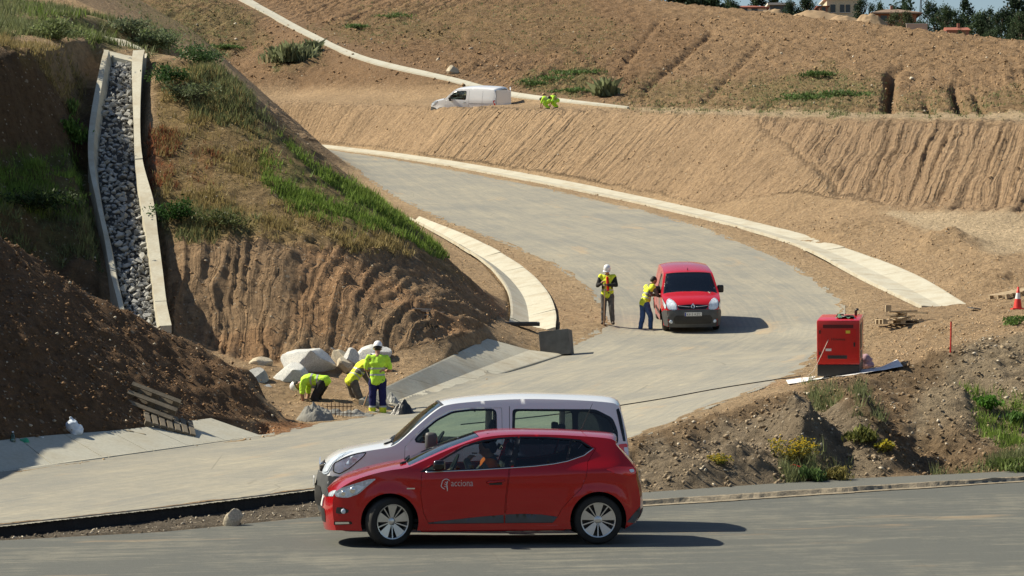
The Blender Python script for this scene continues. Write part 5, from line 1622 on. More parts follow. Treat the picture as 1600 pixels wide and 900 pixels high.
# bending over the formwork, head towards the left
pB = W(500, 650, 55.5)
P_B = person('worker bent double over the formwork, helmet towards the rocks, lime shirt', (pB[0], pB[1], pB[2]), math.radians(78),
       stand(pelvis=(0, -.06, .80), chest=(0, .24, .84), neck=(0, .42, .77), head=(0, .54, .70), face=(0, .5, -1),
             sh_l=(-.19, .34, .80), el_l=(-.22, .36, .50), wr_l=(-.14, .34, .25), ha_l=(-.10, .34, .16), sh_r=(.19, .34, .80), el_r=(.22, .34, .50), wr_r=(.12, .36, .25), ha_r=(.08, .36, .16),
             hp_l=(-.11, -.08, .76), kn_l=(-.14, .10, .42), an_l=(-.14, -.05, .08), toe_l=(-.15, .10, .04), hp_r=(.11, -.08, .76), kn_r=(.14, .10, .42), an_r=(.14, -.05, .08), toe_r=(.15, .10, .04)),
       M_HIVIS, M_DARKC, True, 'short', bands=True)
# stooping with a tool, back towards the left
pC = W(553, 655, 55.8)
P_C = person('stooping worker in yellow vest over grey sleeves, digging with a long-handled tool', (pC[0], pC[1], pC[2]), math.radians(-62),
       stand(pelvis=(0, -.04, .92), chest=(0, .20, 1.20), neck=(0, .34, 1.33), head=(0, .45, 1.37), face=(0, .7, -1),
             sh_l=(-.19, .26, 1.25), el_l=(-.20, .38, .96), wr_l=(-.08, .50, .72), ha_l=(-.04, .54, .64), sh_r=(.19, .26, 1.25), el_r=(.22, .36, .92), wr_r=(.10, .46, .60), ha_r=(.06, .49, .52),
             hp_l=(-.11, -.05, .83), kn_l=(-.13, .08, .45), an_l=(-.14, .0, .09), toe_l=(-.15, .14, .045), hp_r=(.11, -.05, .83), kn_r=(.13, .10, .45), an_r=(.14, -.02, .09), toe_r=(.15, .13, .045)),
       M_HIVISY, M_GREYC, True, 'none', top_kind='vest', inner=M_GREYC)
rk = MB(); rk.tube([(0, 0, .02), (.36, .10, 1.0)], .016, 8); rk.box((-.02, 0, .02), (.04, .22, .03))
rake = rk.build('long_handled_tool', M_WOOD, label='reddish long-handled tool gripped by the stooping worker beside the navy trousers', category='tool')
rake.location = W(562, 652, 55.2)
# worker with a pole by the road edge, facing the camera
pD = W(949, 506, 75.4)
P_D = person('worker facing downhill in open vest over red shirt, holding a pole, white helmet', (pD[0], pD[1], float(ground_z(pD[0], pD[1]))), math.radians(172),
       stand(face=(.1, 1, -.45), head=(.0, .06, 1.62), sh_l=(-.20, 0, 1.43), el_l=(-.28, .10, 1.17), wr_l=(-.04, .26, 1.18), ha_l=(.05, .28, 1.18), sh_r=(.20, 0, 1.43), el_r=(.29, .06, 1.16), wr_r=(.16, .27, 1.22), ha_r=(.12, .29, 1.26),
             an_l=(-.16, .05, .10), toe_l=(-.20, .19, .045), kn_l=(-.13, .06, .50)),
       M_HIVISY, M_GREYC, True, 'none', top_kind='vest', inner=M_DARKC, scale=1.04)
sh = blob([[(( -.03, .118, 1.02), .035), ((-.03, .128, 1.20), .045), ((-.01, .118, 1.40), .04)]], [], .012)
add('shirt_front', sh, M_REDC, P_D)
pole = MB(); pole.tube([(0, 0, 0), (.03, .0, 1.32)], .016, 8); pole.tube([(-.02, -.06, .03), (.05, .10, .02)], .03, 6)
dpos = P_D.matrix_basis @ Vector((.07, .30, 0))
tool = pole.build('long_pole', M_WOOD, label='wooden pole held upright by the worker at the road edge', category='tool')
tool.location = (dpos.x, dpos.y, float(ground_z(dpos.x, dpos.y)) + .005)
# leaning on the van's door
pE = W(1007, 517, 75.1)
P_E = person('bareheaded worker in yellow vest and jeans, leaning into the window of the red van', (pE[0], pE[1], float(ground_z(pE[0], pE[1]))), math.radians(-62),
       stand(pelvis=(0, .02, .97), chest=(0, .15, 1.30), neck=(0, .25, 1.49), head=(0, .33, 1.61), face=(0, 1, .0),
             sh_l=(-.19, .20, 1.42), el_l=(-.22, .37, 1.17), wr_l=(-.05, .50, 1.16), ha_l=(.03, .52, 1.18), sh_r=(.19, .20, 1.42), el_r=(.22, .35, 1.14), wr_r=(.05, .50, 1.13), ha_r=(-.03, .52, 1.15),
             hp_l=(-.10, .0, .88), hp_r=(.10, .0, .88), an_l=(-.11, -.08, .10), toe_l=(-.12, .07, .045), kn_l=(-.11, .0, .50), an_r=(.13, .14, .10), toe_r=(.14, .29, .045), kn_r=(.12, .15, .50)),
       M_HIVISY, M_JEANS, False, 'none', top_kind='vest', inner=M_GREYC, bands=True)
# two stooping far away on the terrace
for k, (px, yy, rz) in enumerate(((856, 151.2, 70), (869, 151.8, 110))):
    q = W(px, 172, yy); gz = float(ground_z(q[0], q[1]))
    person('crouching worker in lime jacket, digging on the terrace beyond the white van' if k == 0 else 'second crouching worker in lime jacket on the terrace, dark hair showing', (q[0], q[1], gz - .02), math.radians(rz),
       stand(pelvis=(0, -.05, .55), chest=(0, .16, .72), neck=(0, .30, .72), head=(0, .42, .68), face=(0, .6, -1),
             sh_l=(-.19, .24, .70), el_l=(-.22, .36, .45), wr_l=(-.12, .42, .24), ha_l=(-.10, .43, .15), sh_r=(.19, .24, .70), el_r=(.22, .36, .45), wr_r=(.12, .42, .24), ha_r=(.10, .43, .15),
             hp_l=(-.11, -.06, .52), kn_l=(-.17, .22, .38), an_l=(-.15, -.02, .09), toe_l=(-.16, .12, .045), hp_r=(.11, -.06, .52), kn_r=(.17, .22, .38), an_r=(.15, -.02, .09), toe_r=(.16, .12, .045)),
       M_HIVIS, M_HIVIS, False, 'long', group=None)

# the driver of the red hatchback: sits behind the wheel, hand with telephone at the mouth
drv = person('driver in orange vest inside the red hatchback, hand to mouth', (0, 0, 0), 0,
       stand(pelvis=(0, -.02, .13), chest=(0, -.10, .42), neck=(0, -.12, .61), head=(0, -.07, .73), face=(.12, 1, -.15),
             sh_l=(-.19, -.08, .54), el_l=(-.25, .14, .36), wr_l=(-.12, .20, .58), ha_l=(-.05, .12, .66), sh_r=(.19, -.08, .54), el_r=(.24, .10, .32), wr_r=(.14, .30, .42), ha_r=(.12, .38, .46),
             hp_l=(-.10, .04, .12), kn_l=(-.13, .42, .24), an_l=(-.12, .62, -.08), toe_l=(-.12, .74, -.05), hp_r=(.10, .04, .12), kn_r=(.13, .42, .24), an_r=(.12, .62, -.08), toe_r=(.12, .74, -.05)),
       M_ORANGE, M_DARKC, False, 'none', top_kind='vest', inner=M_GREYC)
drv.matrix_world = CLIO_M @ Matrix.Translation((2.00, -.38, .445)) @ Matrix.Rotation(math.radians(90), 4, 'Z')
ph = MB(); ph.box((0, 0, 0), (.03, .07, .015), bev=.004)
phone = ph.build('telephone', M_BLKG, label='dark telephone held by the driver of the red hatchback', category='phone')
phone.matrix_world = drv.matrix_world @ Matrix.Translation((-.05, .10, .675))
# the driver of the red van, behind the windscreen
# ================================================================ ROCKS, CHUTE, SITE THINGS
def hull_mesh(name, n, r, seed, flat=.7, jitter=.25, bevel=0.0):
    g = np.random.default_rng(seed)
    v = g.normal(size=(n, 3)); v /= np.linalg.norm(v, axis=1)[:, None]
    v *= (1 - jitter * g.random((n, 1))); v *= np.array([1, .8 + .2 * g.random(), flat]) * r
    bm = bmesh.new()
    for p in v: bm.verts.new(p)
    bmesh.ops.convex_hull(bm, input=bm.verts)
    bmesh.ops.delete(bm, geom=[q for q in bm.verts if not q.link_faces], context='VERTS')
    if bevel: bmesh.ops.bevel(bm, geom=list(bm.edges), offset=bevel, segments=1, affect='EDGES')
    me = bpy.data.meshes.new(name); bm.to_mesh(me); bm.free()
    return me

def rock_mat(name, c1, c2, sc=3.0):
    t = NT(name); v = t.coord('Object')
    n = t.noise(v, sc, 7, .7)
    c = t.mix(t.ramp(n, [(.35, 0.0), (.65, 1.0)]), c1, c2)
    sp = t.ramp(t.noise(v, sc * 14, 3, .7), [(.35, .72), (.65, 1.18)])
    t.base(t.mix(1.0, c, sp, 'MULTIPLY')); t.set(Roughness=.9); t.b.inputs['Specular IOR Level'].default_value = .25
    t.bump(t.noise(v, sc * 5, 6, .7), .5, .03)
    return t.m
M_ROCK = rock_mat('pale_granite', (.64, .635, .60), (.50, .51, .51))
M_ROCKB = rock_mat('tan_rock', (.58, .50, .37), (.46, .40, .30))
M_STONE = rock_mat('grey_stone', (.42, .42, .40), (.30, .305, .31), 5)
M_STONEL = rock_mat('light_stone', (.52, .51, .47), (.42, .41, .38), 5)
M_BED = simple('dark_bed', (.06, .058, .055), .95, var=.4)

# ---- stone chute: two concrete walls with riprap between
CS = [(528,59.1,192,206,250,270),(490,60.3,184,198,242,262),(440,61.8,172,187,236,256),(385,63.5,162,176,229,249),(330,65.2,150,163,220,242),(265,67.8,138,154,211,224),(200,70.4,141,158,209,220),(115,74.8,157,172,206,224),(92,76.0,163,176,208,228)]
chute = empty('stone_chute', W(216, 490, 60.3), label='steep drainage chute of grey stones between two pale concrete walls', category='drain')
co = Vector(chute.location)
st = []
for (py, Y, a, b, c, d) in CS:
    z = W(200, py, Y)[2]
    st.append([Vector(((px - 800) * Y / F_PX, Y, z)) for px in (a, b, c, d)])
stn = [[Vector(q) for q in np.array(catmull([np.array(r[k]) for r in st], 6))] for k in range(4)]
nst = len(stn[0])
wr = np.random.default_rng(5)
for (o, i_, nm) in ((0, 1, 'left'), (3, 2, 'right')):
    seg = 6
    for k0 in range(0, nst - 1, seg):
        V = []; F = []
        rows = list(range(k0, min(k0 + seg, nst - 1) + 1))
        dz = wr.normal(0, .012)
        for k in rows:
            A, B = stn[o][k], stn[i_][k]
            g = (.008 if k == rows[0] else (-.008 if k == rows[-1] else 0))
            hgt = .30 + dz
            Bt = A.lerp(B, .55) if o == 0 else B; A_ = A if o == 0 else A.lerp(B, .1)
            for p, h in ((A_, -.5), (A_, hgt), (Bt, hgt - .015), (B, -.12)): V.append(tuple(Vector((p.x, p.y + g, p.z + h)) - co))
        for j in range(len(rows) - 1):
            for q in range(4): F.append([j * 4 + q, j * 4 + (q + 1) % 4, (j + 1) * 4 + (q + 1) % 4, (j + 1) * 4 + q])
        F.append([0, 1, 2, 3]); F.append([4 * (len(rows) - 1) + q for q in (3, 2, 1, 0)])
        me = np_mesh('wall', V, F, False); fix_normals(me); add('wall', me, M_CONC, chute)
V = []; F = []
for k in range(nst):
    for kk in (1, 2): V.append(tuple(stn[kk][k] + Vector((0, 0, -.10)) - co))
for k in range(nst - 1): F.append([2 * k, 2 * k + 1, 2 * k + 3, 2 * k + 2])
add('bed', np_mesh('bed', V, F, False), M_BED, chute)
variants = [hull_mesh('stone', 13, 1.0, 100 + k, .62, .22) for k in range(9)]
for k, v in enumerate(variants): v.materials.append(M_STONE if k % 3 else M_STONEL)
rs = np.random.default_rng(8)
tries = [];
L_ch = nst - 1
for k in range(4000):
    f = rs.random() * L_ch; u = .03 + .94 * rs.random(); j = int(f); t_ = f - j
    A = stn[1][j].lerp(stn[1][j + 1], t_); B = stn[2][j].lerp(stn[2][j + 1], t_)
    p = A.lerp(B, u); r = .075 + .075 * rs.random() ** 1.6
    if all((p - q).length > (r + rq) * .80 for q, rq in tries): tries.append((p, r))
    if len(tries) >= 296: break
for p, r in tries:
    o = add('stone', variants[rs.integers(9)], None, chute)
    o.location = p - co + Vector((0, 0, -.02 + .03 * rs.random()))
    o.scale = (r * 1.25, r * 1.1, r * 1.1); o.rotation_euler = tuple(rs.random(3) * 6.28 * np.array([.12, .12, 1]))
# smaller stones that fill the gaps
V = []; F = []
for k in range(900):
    f = rs.random() * L_ch; u = rs.random(); j = int(f); t_ = f - j
    p = stn[1][j].lerp(stn[1][j + 1], t_).lerp(stn[2][j].lerp(stn[2][j + 1], t_), u); r = .035 + .04 * rs.random()
    me = variants[k % 9]; n0 = len(V); R = Matrix.Rotation(rs.random() * 6, 3, 'Z') @ Matrix.Rotation(rs.random() * 6, 3, 'X')
    V += [tuple(R @ (v.co * r) + p - co + Vector((0, 0, -.05))) for v in me.vertices]; F += [[n0 + i for i in q.vertices] for q in me.polygons]
add('filling_stones', np_mesh('filling_stones', V, F, False), M_STONE, chute, kind='stuff')
# concrete apron at the head of the chute
ap = [(120,60,78.6),(158,63,78.8),(195,70,78.6),(232,88,77.5),(228,99,75.9),(207,104,75.6),(178,97,75.8),(160,84,76.6)]
V = [Vector(W(*p)) + Vector((0, 0, .16)) for p in ap]
m = MB(); n = len(V); m.V = [tuple(v) for v in V] + [tuple(v - Vector((0, 0, .5))) for v in V]
m.F = [list(range(n))] + [[k, k + n, (k + 1) % n + n, (k + 1) % n] for k in range(n)]
apr = m.build('chute_apron', M_CONC, label='pale splayed concrete apron at the head of the stone chute', category='slab'); fix_normals(apr.data)
# kerb-like concrete channel leading in from the left
m = MB()
m2 = [W(-60, 62, 76.5), W(0, 60, 76.8), W(60, 62, 77.2), W(122, 62, 78.2)]
ribbon('inlet_channel', [(x, y, z + .06) for x, y, z in densify(m2, .5)], [(-.35, .05), (-.25, .05), (.0, -.1), (.25, .05), (.35, .05), (.36, -.2)], M_CONC2, label='weathered concrete channel running along the ledge to the chute head', category='channel')

# ---- boulders
def boulder(px0, px1, py0, py1, Y, seed, mat, label, yaw=0.0):
    w = (px1 - px0) * Y / F_PX; h = (py1 - py0) * Y / F_PX
    g = np.random.default_rng(seed)
    bm = bmesh.new(); bmesh.ops.create_icosphere(bm, subdivisions=4, radius=1.0)
    planes = []
    for k in range(13):
        n = Vector(g.normal(size=3)); n.normalize(); planes.append((n, .55 + .30 * g.random()))
    for v in bm.verts:
        p = v.co.copy()
        for n, d in planes:
            e = p.dot(n) - d
            if e > 0: p -= n * e * .985
        v.co = p
    for v in bm.verts:
        q = v.co; dd = fbm(np.array([q.x * 2.6 + q.z * 1.7 + seed]), np.array([q.y * 2.6 - q.z * 1.3]), seed, 4)[0]
        v.co *= 1 + .055 * dd
    xs = [v.co.x for v in bm.verts]; zs = [v.co.z for v in bm.verts]; ys = [v.co.y for v in bm.verts]
    for v in bm.verts:
        v.co = Vector(((v.co.x - (max(xs) + min(xs)) / 2) / (max(xs) - min(xs)) * w, (v.co.y - (max(ys) + min(ys)) / 2) / (max(ys) - min(ys)) * w * .85, (v.co.z - min(zs)) / (max(zs) - min(zs)) * (h + .12) - .12))
    for f in bm.faces: f.smooth = True
    me = bpy.data.meshes.new('boulder'); bm.to_mesh(me); bm.free(); autosmooth(me, 24)
    x, y, z = W((px0 + px1) / 2, py1, Y)
    return add('boulder', me, mat, loc=(x, y + w * .25, z), label=label, category='boulder')
boulder(437,524,544,592,59.2,4,M_ROCK,'largest pale boulder of the rock pile below the rilled slope')
boulder(423,484,566,609,57.0,7,M_ROCK,'wedge-shaped grey boulder in front of the largest pale boulder')
boulder(381,420,574,619,56.6,9,M_STONE,'dark grey boulder at the shaded end of the rock pile')
boulder(388,426,557,579,59.0,12,M_ROCKB,'low cream boulder behind the dark grey one')
boulder(508,531,543,562,61,15,M_STONE,'small dark boulder beside the largest pale boulder')
boulder(517,542,546,566,60.2,18,M_ROCKB,'small cream boulder in the middle of the rock pile')
boulder(534,561,543,569,60,21,M_ROCK,'pale blocky boulder behind the stooping workers')
boulder(555,612,538,568,60.5,24,M_ROCK,'wide pale boulder behind the standing worker')
boulder(604,645,541,559,61.5,27,M_ROCK,'flat pale boulder nearest the bundle of steel rods')
boulder(525,552,558,576,59.3,30,M_ROCKB,'tan lump of rock in front of the rock pile')
boulder(462,486,553,572,60.4,41,M_ROCK,'small pale boulder peeping out behind the wedge-shaped one')
boulder(404,426,600,616,56.3,44,M_ROCK,'grey stone wedged between the dark boulder and the wedge-shaped one')
boulder(584,604,556,570,59.8,47,M_ROCKB,'small tan stone at the foot of the wide pale boulder')
lr = boulder(348,380,799,823,33.6,33,M_ROCKB,'lone tan rock at the edge of the near road beside the gravel')
lq = hit(364, 822); lr.location = (lq[0], lq[1], max(lq[2], float(base_z(lq[0], lq[1]))) + .02)

# ---- steel rods on the slope
rods = empty('rod_bundle', W(650, 548, 63.5), label='bundle of thin steel rods lying on the slope above the rocks', category='rods')
M_RUST = simple('rusty_steel', (.10, .06, .04), .8, .3, var=.3)
M_STEELP = simple('pale_rod', (.36, .30, .24), .7, .1, var=.2)
for k in range(5):
    a = Vector(W(643 + 5 * k, 549 - 2.5 * k, 63.2 + .1 * k)); b = Vector(W(678 + 4 * k, 536 - 2.2 * k, 64.6 + .1 * k))
    a.z = float(ground_z(a.x, a.y)) + .06; b.z = float(ground_z(b.x, b.y)) + .06
    m = MB(); m.tube([tuple(a - rods.location), tuple(b - rods.location)], .014, 6); m.build('rod', M_STEELP, rods)

# ---- formwork with fresh concrete, mesh cage, pipe, debris
fw0, fw1 = Vector(W(463, 677, 50.9)), Vector(W(583, 655, 54.4))
d = (fw1 - fw0); m = MB(); 
ang = math.atan2(d.y, d.x)
m.box((0, 0, .05), (d.length, .04, .14), bev=.006)
fb = m.build('formwork_board', M_CONC2, label='long grey board edging the fresh concrete beside the road', category='board')
fb.location = (fw0 + fw1) / 2; fb.rotation_euler = (0, -math.atan2(d.z, math.hypot(d.x, d.y)), ang)
def heap(name, px, py, Y, rx, ry, h, mat, label, cat, seed=1, rough=.10):
    V = []; F = []; n = 34
    x0, y0, z0 = W(px, py, Y)
    for i in range(n + 1):
        for j in range(n + 1):
            u, v = i / n * 2 - 1, j / n * 2 - 1
            x, y = u * rx, v * ry
            r = math.hypot(u, v)
            hh = max(0, 1 - r ** 1.6) ** .8 * h
            f = fbm(np.array([x * 5 + seed]), np.array([y * 5]), seed, 4)[0]
            V.append((x, y, hh * (1 + .5 * f) + rough * f * (r < 1) * max(0, 1 - r) + float(ground_z(x0 + x, y0 + y)) - z0 - .03 - (.06 if r > 1 else 0)))
    for i in range(n):
        for j in range(n): F.append([i * (n + 1) + j, (i + 1) * (n + 1) + j, (i + 1) * (n + 1) + j + 1, i * (n + 1) + j + 1])
    o = add(name, np_mesh(name, V, F, False), mat, loc=(x0, y0, z0), label=label, category=cat); return o
M_WETC = concrete('wet_concrete', (.25, .245, .225), (.16, .15, .13), .5)
heap('concrete_heap', 492, 668, 52.2, .42, .45, .42, M_WETC, 'rough heap of fresh grey concrete in front of the bent worker', 'concrete', 3, .14)
heap('concrete_heap', 545, 660, 53.9, .85, .38, .12, M_WETC, 'low spread of fresh grey concrete around the steel mesh', 'concrete', 5, .10)
M_TARP = simple('black_sheeting', (.02, .02, .022), .4, var=.4)
heap('debris_heap', 632, 652, 54.6, .42, .30, .28, M_TARP, 'crumpled black sheeting over soil beside the standing worker', 'debris', 7, .2)
heap('gravel_heap', 614, 645, 56.4, .22, .2, .32, M_STONE, 'small dark gravel heap behind the crumpled black sheeting', 'gravel', 9, .1)
cg = empty('mesh_cage', W(530, 656, 53.3), label='low cage of thin rusty reinforcing bars standing in fresh concrete', category='rebar')
for k in range(7):
    m = MB(); m.tube([(-.26 + .085 * k, .02 * k, -.12), (-.26 + .085 * k, .02 * k, .36 + .03 * (k % 2))], .009, 5); m.build('bar', M_RUST, cg)
for z in (.08, .24):
    m = MB(); m.tube([(-.3, 0, z + .05), (.30, .13, z + .05)], .009, 5); m.build('bar', M_RUST, cg)
M_REDP = simple('red_plastic', (.55, .02, .015), .5, var=.15)
pp = MB(); a = Vector(W(541, 642, 56.8)); b = Vector(W(608, 634, 57.6)); pp.tube([(0, 0, 0), tuple((b - a) * .5 + Vector((0, 0, .02))), tuple(b - a)], .085, 12)
pp.build('red_pipe', M_REDP, loc=tuple(a), label='fallen red plastic pipe behind the workers at the gutter end', category='pipe', smooth=True)

# ---- black chamber box standing askew, steel frame beside it
M_BOXD = simple('dark_rubber', (.12, .12, .112), .7, var=.3, vscale=4)
bx0 = Vector(W(868, 551, 67.4)); 
root = empty('chamber_box', (bx0.x, bx0.y, float(base_z(bx0.x, bx0.y)) + .02), (math.radians(-4), math.radians(-6), math.radians(-12)), label='dark square chamber box standing askew on the pale gutter', category='box')
w_, h_, d_, t_ = .84, .70, .55, .035
for nm, c, s_ in (('front_panel', (0, 0, h_ / 2), (w_, t_, h_)), ('back_panel', (0, d_, h_ / 2), (w_, t_, h_)), ('side_panel', (-w_ / 2 + t_ / 2, d_ / 2, h_ / 2), (t_, d_ - t_ - .004, h_)), ('side_panel', (w_ / 2 - t_ / 2, d_ / 2, h_ / 2), (t_, d_ - t_ - .004, h_)), ('bottom_panel', (0, d_ / 2, .02), (w_ - 2 * t_ - .004, d_ - t_ - .004, .03))):
    m = MB(); m.box(c, s_, bev=.008); m.build(nm, M_BOXD, root)
fr = empty('steel_frame', W(812, 531, 70.3), (math.radians(4), 0, math.radians(3)), label='flat dark steel frame lying across the gap below the gutter end', category='frame')
fr.location.z = float(base_z(fr.location.x, fr.location.y)) + .10
for c, s_ in (((0, -.2, 0), (1.12, .07, .10)), ((0, .2, 0), (1.12, .07, .10)), ((-.54, 0, .0), (.07, .326, .096)), ((.54, 0, .0), (.07, .326, .096))):
    m = MB(); m.box(c, s_, bev=.006); m.build('rail', M_DARKMET, fr)
hole = MB(); hole.box((0, 0, -.045), (1.0, .33, .01)); hole.build('pit_cover', M_BED, fr)

# ---- generator on its sheet
gx, gy, gz = hit(1310, 588)
gz = float(base_z(gx, gy)) + .015
gen = empty('generator', (gx, gy, gz), (math.radians(5.0), 0, math.radians(-11)), label='boxy red generator with black base standing on a white sheet', category='generator')
M_GEN = simple('generator_red', (.56, .006, .008), .35, var=.12, coat=.4)
GW_, GD_, GH_ = .88, 1.55, 1.16
m = MB(); m.box((0, GD_ / 2, .12), (GW_ * .98, GD_ * .98, .24), bev=.015); m.build('base', M_BLK, gen)
m = MB(); m.box((0, GD_ / 2, .24 + (GH_ - .24) / 2 + .002), (GW_, GD_, GH_ - .24), bev=.035); m.build('housing', M_GEN, gen, True); autosmooth(bpy.context.scene.objects[gen.children[-1].name].data, 50)
m = MB(); m.box((0, -.003, .68), (.74, .012, .62), bev=.004); pn = m.build('front_panel', M_GEN, gen)
m = MB(); m.box((0, -.006, 1.035), (.62, .010, .07), bev=.004); m.build('top_vent', simple('vent_dark_red', (.10, .004, .005), .6), gen)
m = MB(); m.box((-.02, -.012, .40), (.40, .010, .07), bev=.003); m.build('vent', M_GREYP, gen)
for k in range(4):
    m = MB(); m.box((-.02, -.019, .376 + k * .016), (.38, .006, .006)); m.build('slat', M_BLK, gen)
lt = flat_text('lettering', 'Himoinsa', .075, M_INK, gen, Matrix.Translation((0, -.0115, .745)) @ Matrix.Rotation(math.radians(90), 4, 'X'), .002, 'CENTER')
m = MB(); m.box((.444, .50, .80), (.012, .62, .52), bev=.005); m.build('side_panel', M_BLK, gen)
m = MB(); m.box((.444, .50, .42), (.012, .5, .14), bev=.005); m.build('side_panel', M_GREYP, gen)
for zz in (.92, .48):
    m = MB(); m.box((-.375, -.012, zz), (.03, .018, .07), bev=.003); m.build('hinge', M_BLK, gen)
m = MB(); m.box((.33, -.012, .66), (.035, .016, .09), bev=.004); m.build('latch', M_BLK, gen)
m = MB(); m.box((.20, -.0105, .92), (.09, .004, .06)); m.build('warning_label', simple('yellow_label', (.70, .55, .05), .5), gen)
m = MB(); m.box((-.20, -.0105, .55), (.12, .004, .05)); m.build('rating_label', M_PLATE, gen)
m = MB(); m.tube([(-.08, GD_ * .5, GH_ - .01), (-.06, GD_ * .5, GH_ + .06), (.06, GD_ * .5, GH_ + .06), (.08, GD_ * .5, GH_ - .01)], .014, 8); m.build('lifting_eye', M_DARKMET, gen, True)
m = MB(); m.tube([(.30, 1.2, GH_ - .02), (.30, 1.2, GH_ + .10), (.34, 1.16, GH_ + .14)], .028, 10); m.build('exhaust', M_BLK, gen, True)
def rag(name, c, s_, mat, label, cat, seed, parent_m, rise=.05):
    V = []; F = []; n = 14
    for i in range(n + 1):
        for j in range(n + 1):
            u, v = i / n - .5, j / n - .5
            z = rise * (.5 + fbm(np.array([u * 5 + seed]), np.array([v * 5]), seed, 3)[0]); e = 1 + .25 * fbm(np.array([u * 3]), np.array([v * 3 + seed]), seed + 1, 2)[0]
            V.append((u * s_[0] * e, v * s_[1] * e, max(.004, z)))
    for i in range(n):
        for j in range(n): F.append([i * (n + 1) + j, (i + 1) * (n + 1) + j, (i + 1) * (n + 1) + j + 1, i * (n + 1) + j + 1])
    o = add(name, np_mesh(name, V, F), mat, label=label, category=cat); o.matrix_world = parent_m @ Matrix.Translation(c); return o
GM = Matrix.Translation(gen.location) @ gen.rotation_euler.to_matrix().to_4x4()
rag('cloth', (.12, .55, GH_ + .002), (.34, .5), simple('green_rag', (.10, .22, .14), .8, var=.5, vscale=12), 'green and dark rag lying on top of the red generator', 'cloth', 3, GM, .07)
gl = MB(); gl.tube([(-.02, .30, .02), (.10, .30, .035), (.2, .42, .02)], .03, 8); g_ = gl.build('glove', M_BLK, smooth=True, label='black glove lying on top of the red generator', category='glove'); g_.matrix_world = GM @ Matrix.Translation((.08, .1, GH_ + .012))
# the sheet
V = []; F = []; nx, ny = 40, 20
for i in range(nx + 1):
    for j in range(ny + 1):
        u, v = i / nx, j / ny
        x = gx - 1.0 + 2.35 * u + .12 * (v - .5); y = gy - .22 + 1.5 * v + .12 * math.sin(u * 7) - .1 * u
        z = float(base_z(x, y)) + .022 + .02 * fbm(np.array([x * 3]), np.array([y * 3]), 5, 3)[0] + .03 * sstep(.80, 1.0, u) * v + .02 * sstep(.8, 1, u)
        z = max(z, float(ground_z(x, y)) + .008)
        V.append((x, y, z if not (abs(x - gx) < .5 and y > gy - .05) else float(base_z(x, y)) + .008))
for i in range(nx):
    for j in range(ny): F.append([i * (ny + 1) + j, (i + 1) * (ny + 1) + j, (i + 1) * (ny + 1) + j + 1, i * (ny + 1) + j + 1])
add('ground_sheet', np_mesh('ground_sheet', V, F), simple('white_sheet', (.74, .73, .72), .6, var=.12), label='white plastic sheet spread on the ground under the red generator', category='sheet')
bag = blob([], [((0, 0, .14), (.13, .12, .17)), ((.05, -.02, .06), (.13, .11, .09))], .015, .03, 4)
add('plastic_bag', bag, simple('pink_bag', (.46, .30, .34), .35, var=.3), loc=W(1353, 588, 51.8), label='crumpled pinkish plastic bag leaning against the red generator', category='bag')
bpy.data.objects['plastic_bag'].location.z = float(base_z(*bpy.data.objects['plastic_bag'].location[:2])) + .02
# cables
def lay(pts, r, name, mat, label):
    P3 = []
    for p in catmull([np.array(W(*q)) for q in pts], 10):
        P3.append((p[0], p[1], max(float(base_z(p[0], p[1])) + .012, float(ground_z(p[0], p[1]))) + r))
    m = MB(); m.tube(P3, r, 6); return m.build(name, mat, label=label, category='cable', smooth=True)
lay([(1252, 589, 52.0), (1200, 596, 52.2), (1120, 603, 52.0), (1040, 610, 51.3), (960, 614, 51.0), (880, 620, 50.6), (800, 640, 49.5), (720, 655, 48.5)], .012, 'power_cable', M_BLK, 'thin black cable running across the dusty road from the generator')
m = MB(); m.tube([(-.20, -.03, .76), (-.34, -.09, .45), (-.50, -.16, .12), (-.62, -.2, .03)], .006, 6)
wc = m.build('lead', simple('pale_lead', (.62, .55, .45), .6), label='thin pale lead hanging from the front of the red generator', category='cable', smooth=True); wc.matrix_world = GM

# ---- pallets
M_PAL = simple('pallet_wood', (.40, .31, .20), .85, var=.3, vscale=5, bump=.4, bscale=25)
M_PALG = simple('weathered_wood', (.17, .14, .10), .9, var=.35, vscale=5, bump=.4, bscale=25)
def pallet(loc, R, mat, label, L=1.2, Wd=.8):
    root = empty('pallet', loc, label=label, category='pallet')
    for k in range(7):
        m = MB(); m.box((-L / 2 + .05 + k * (L - .1) / 6, 0, .133), (.10, Wd, .020)); m.build('deck_board', mat, root)
    for y in (-Wd / 2 + .05, 0, Wd / 2 - .05):
        m = MB(); m.box((0, y, .112), (L, .10, .020)); m.build('stringer', mat, root)
        m = MB(); m.box((0, y, .010), (L, .10, .020)); m.build('bottom_board', mat, root)
        for x in (-L / 2 + .07, 0, L / 2 - .07):
            m = MB(); m.box((x, y, .061), (.14, .098, .080)); m.build('block', mat, root)
    root.matrix_world = Matrix.Translation(loc) @ R
    return root
def ground_frame(x, y, yaw, e=.45):
    zx = (float(ground_z(x + e, y)) - float(ground_z(x - e, y))) / (2 * e); zy = (float(ground_z(x, y + e)) - float(ground_z(x, y - e))) / (2 * e)
    n = Vector((-zx, -zy, 1)).normalized(); a = Vector((math.cos(yaw), math.sin(yaw), 0)); a = (a - n * a.dot(n)).normalized(); b = n.cross(a)
    return Matrix((a, b, n)).transposed().to_4x4()
def on_ground(px, py, Y, up=0.0):
    x, y, z = hit(px, py); return (x, y, z + up)
q = hit(238, 640); Rg = ground_frame(q[0], q[1], math.radians(-50), .6)
PN = Vector((.30, -.62, .72)).normalized(); PA = Vector((.78, .12, -.42)); PA = (PA - PN * PA.dot(PN)).normalized()
Rg = Matrix((PA, PN.cross(PA), PN)).transposed().to_4x4()
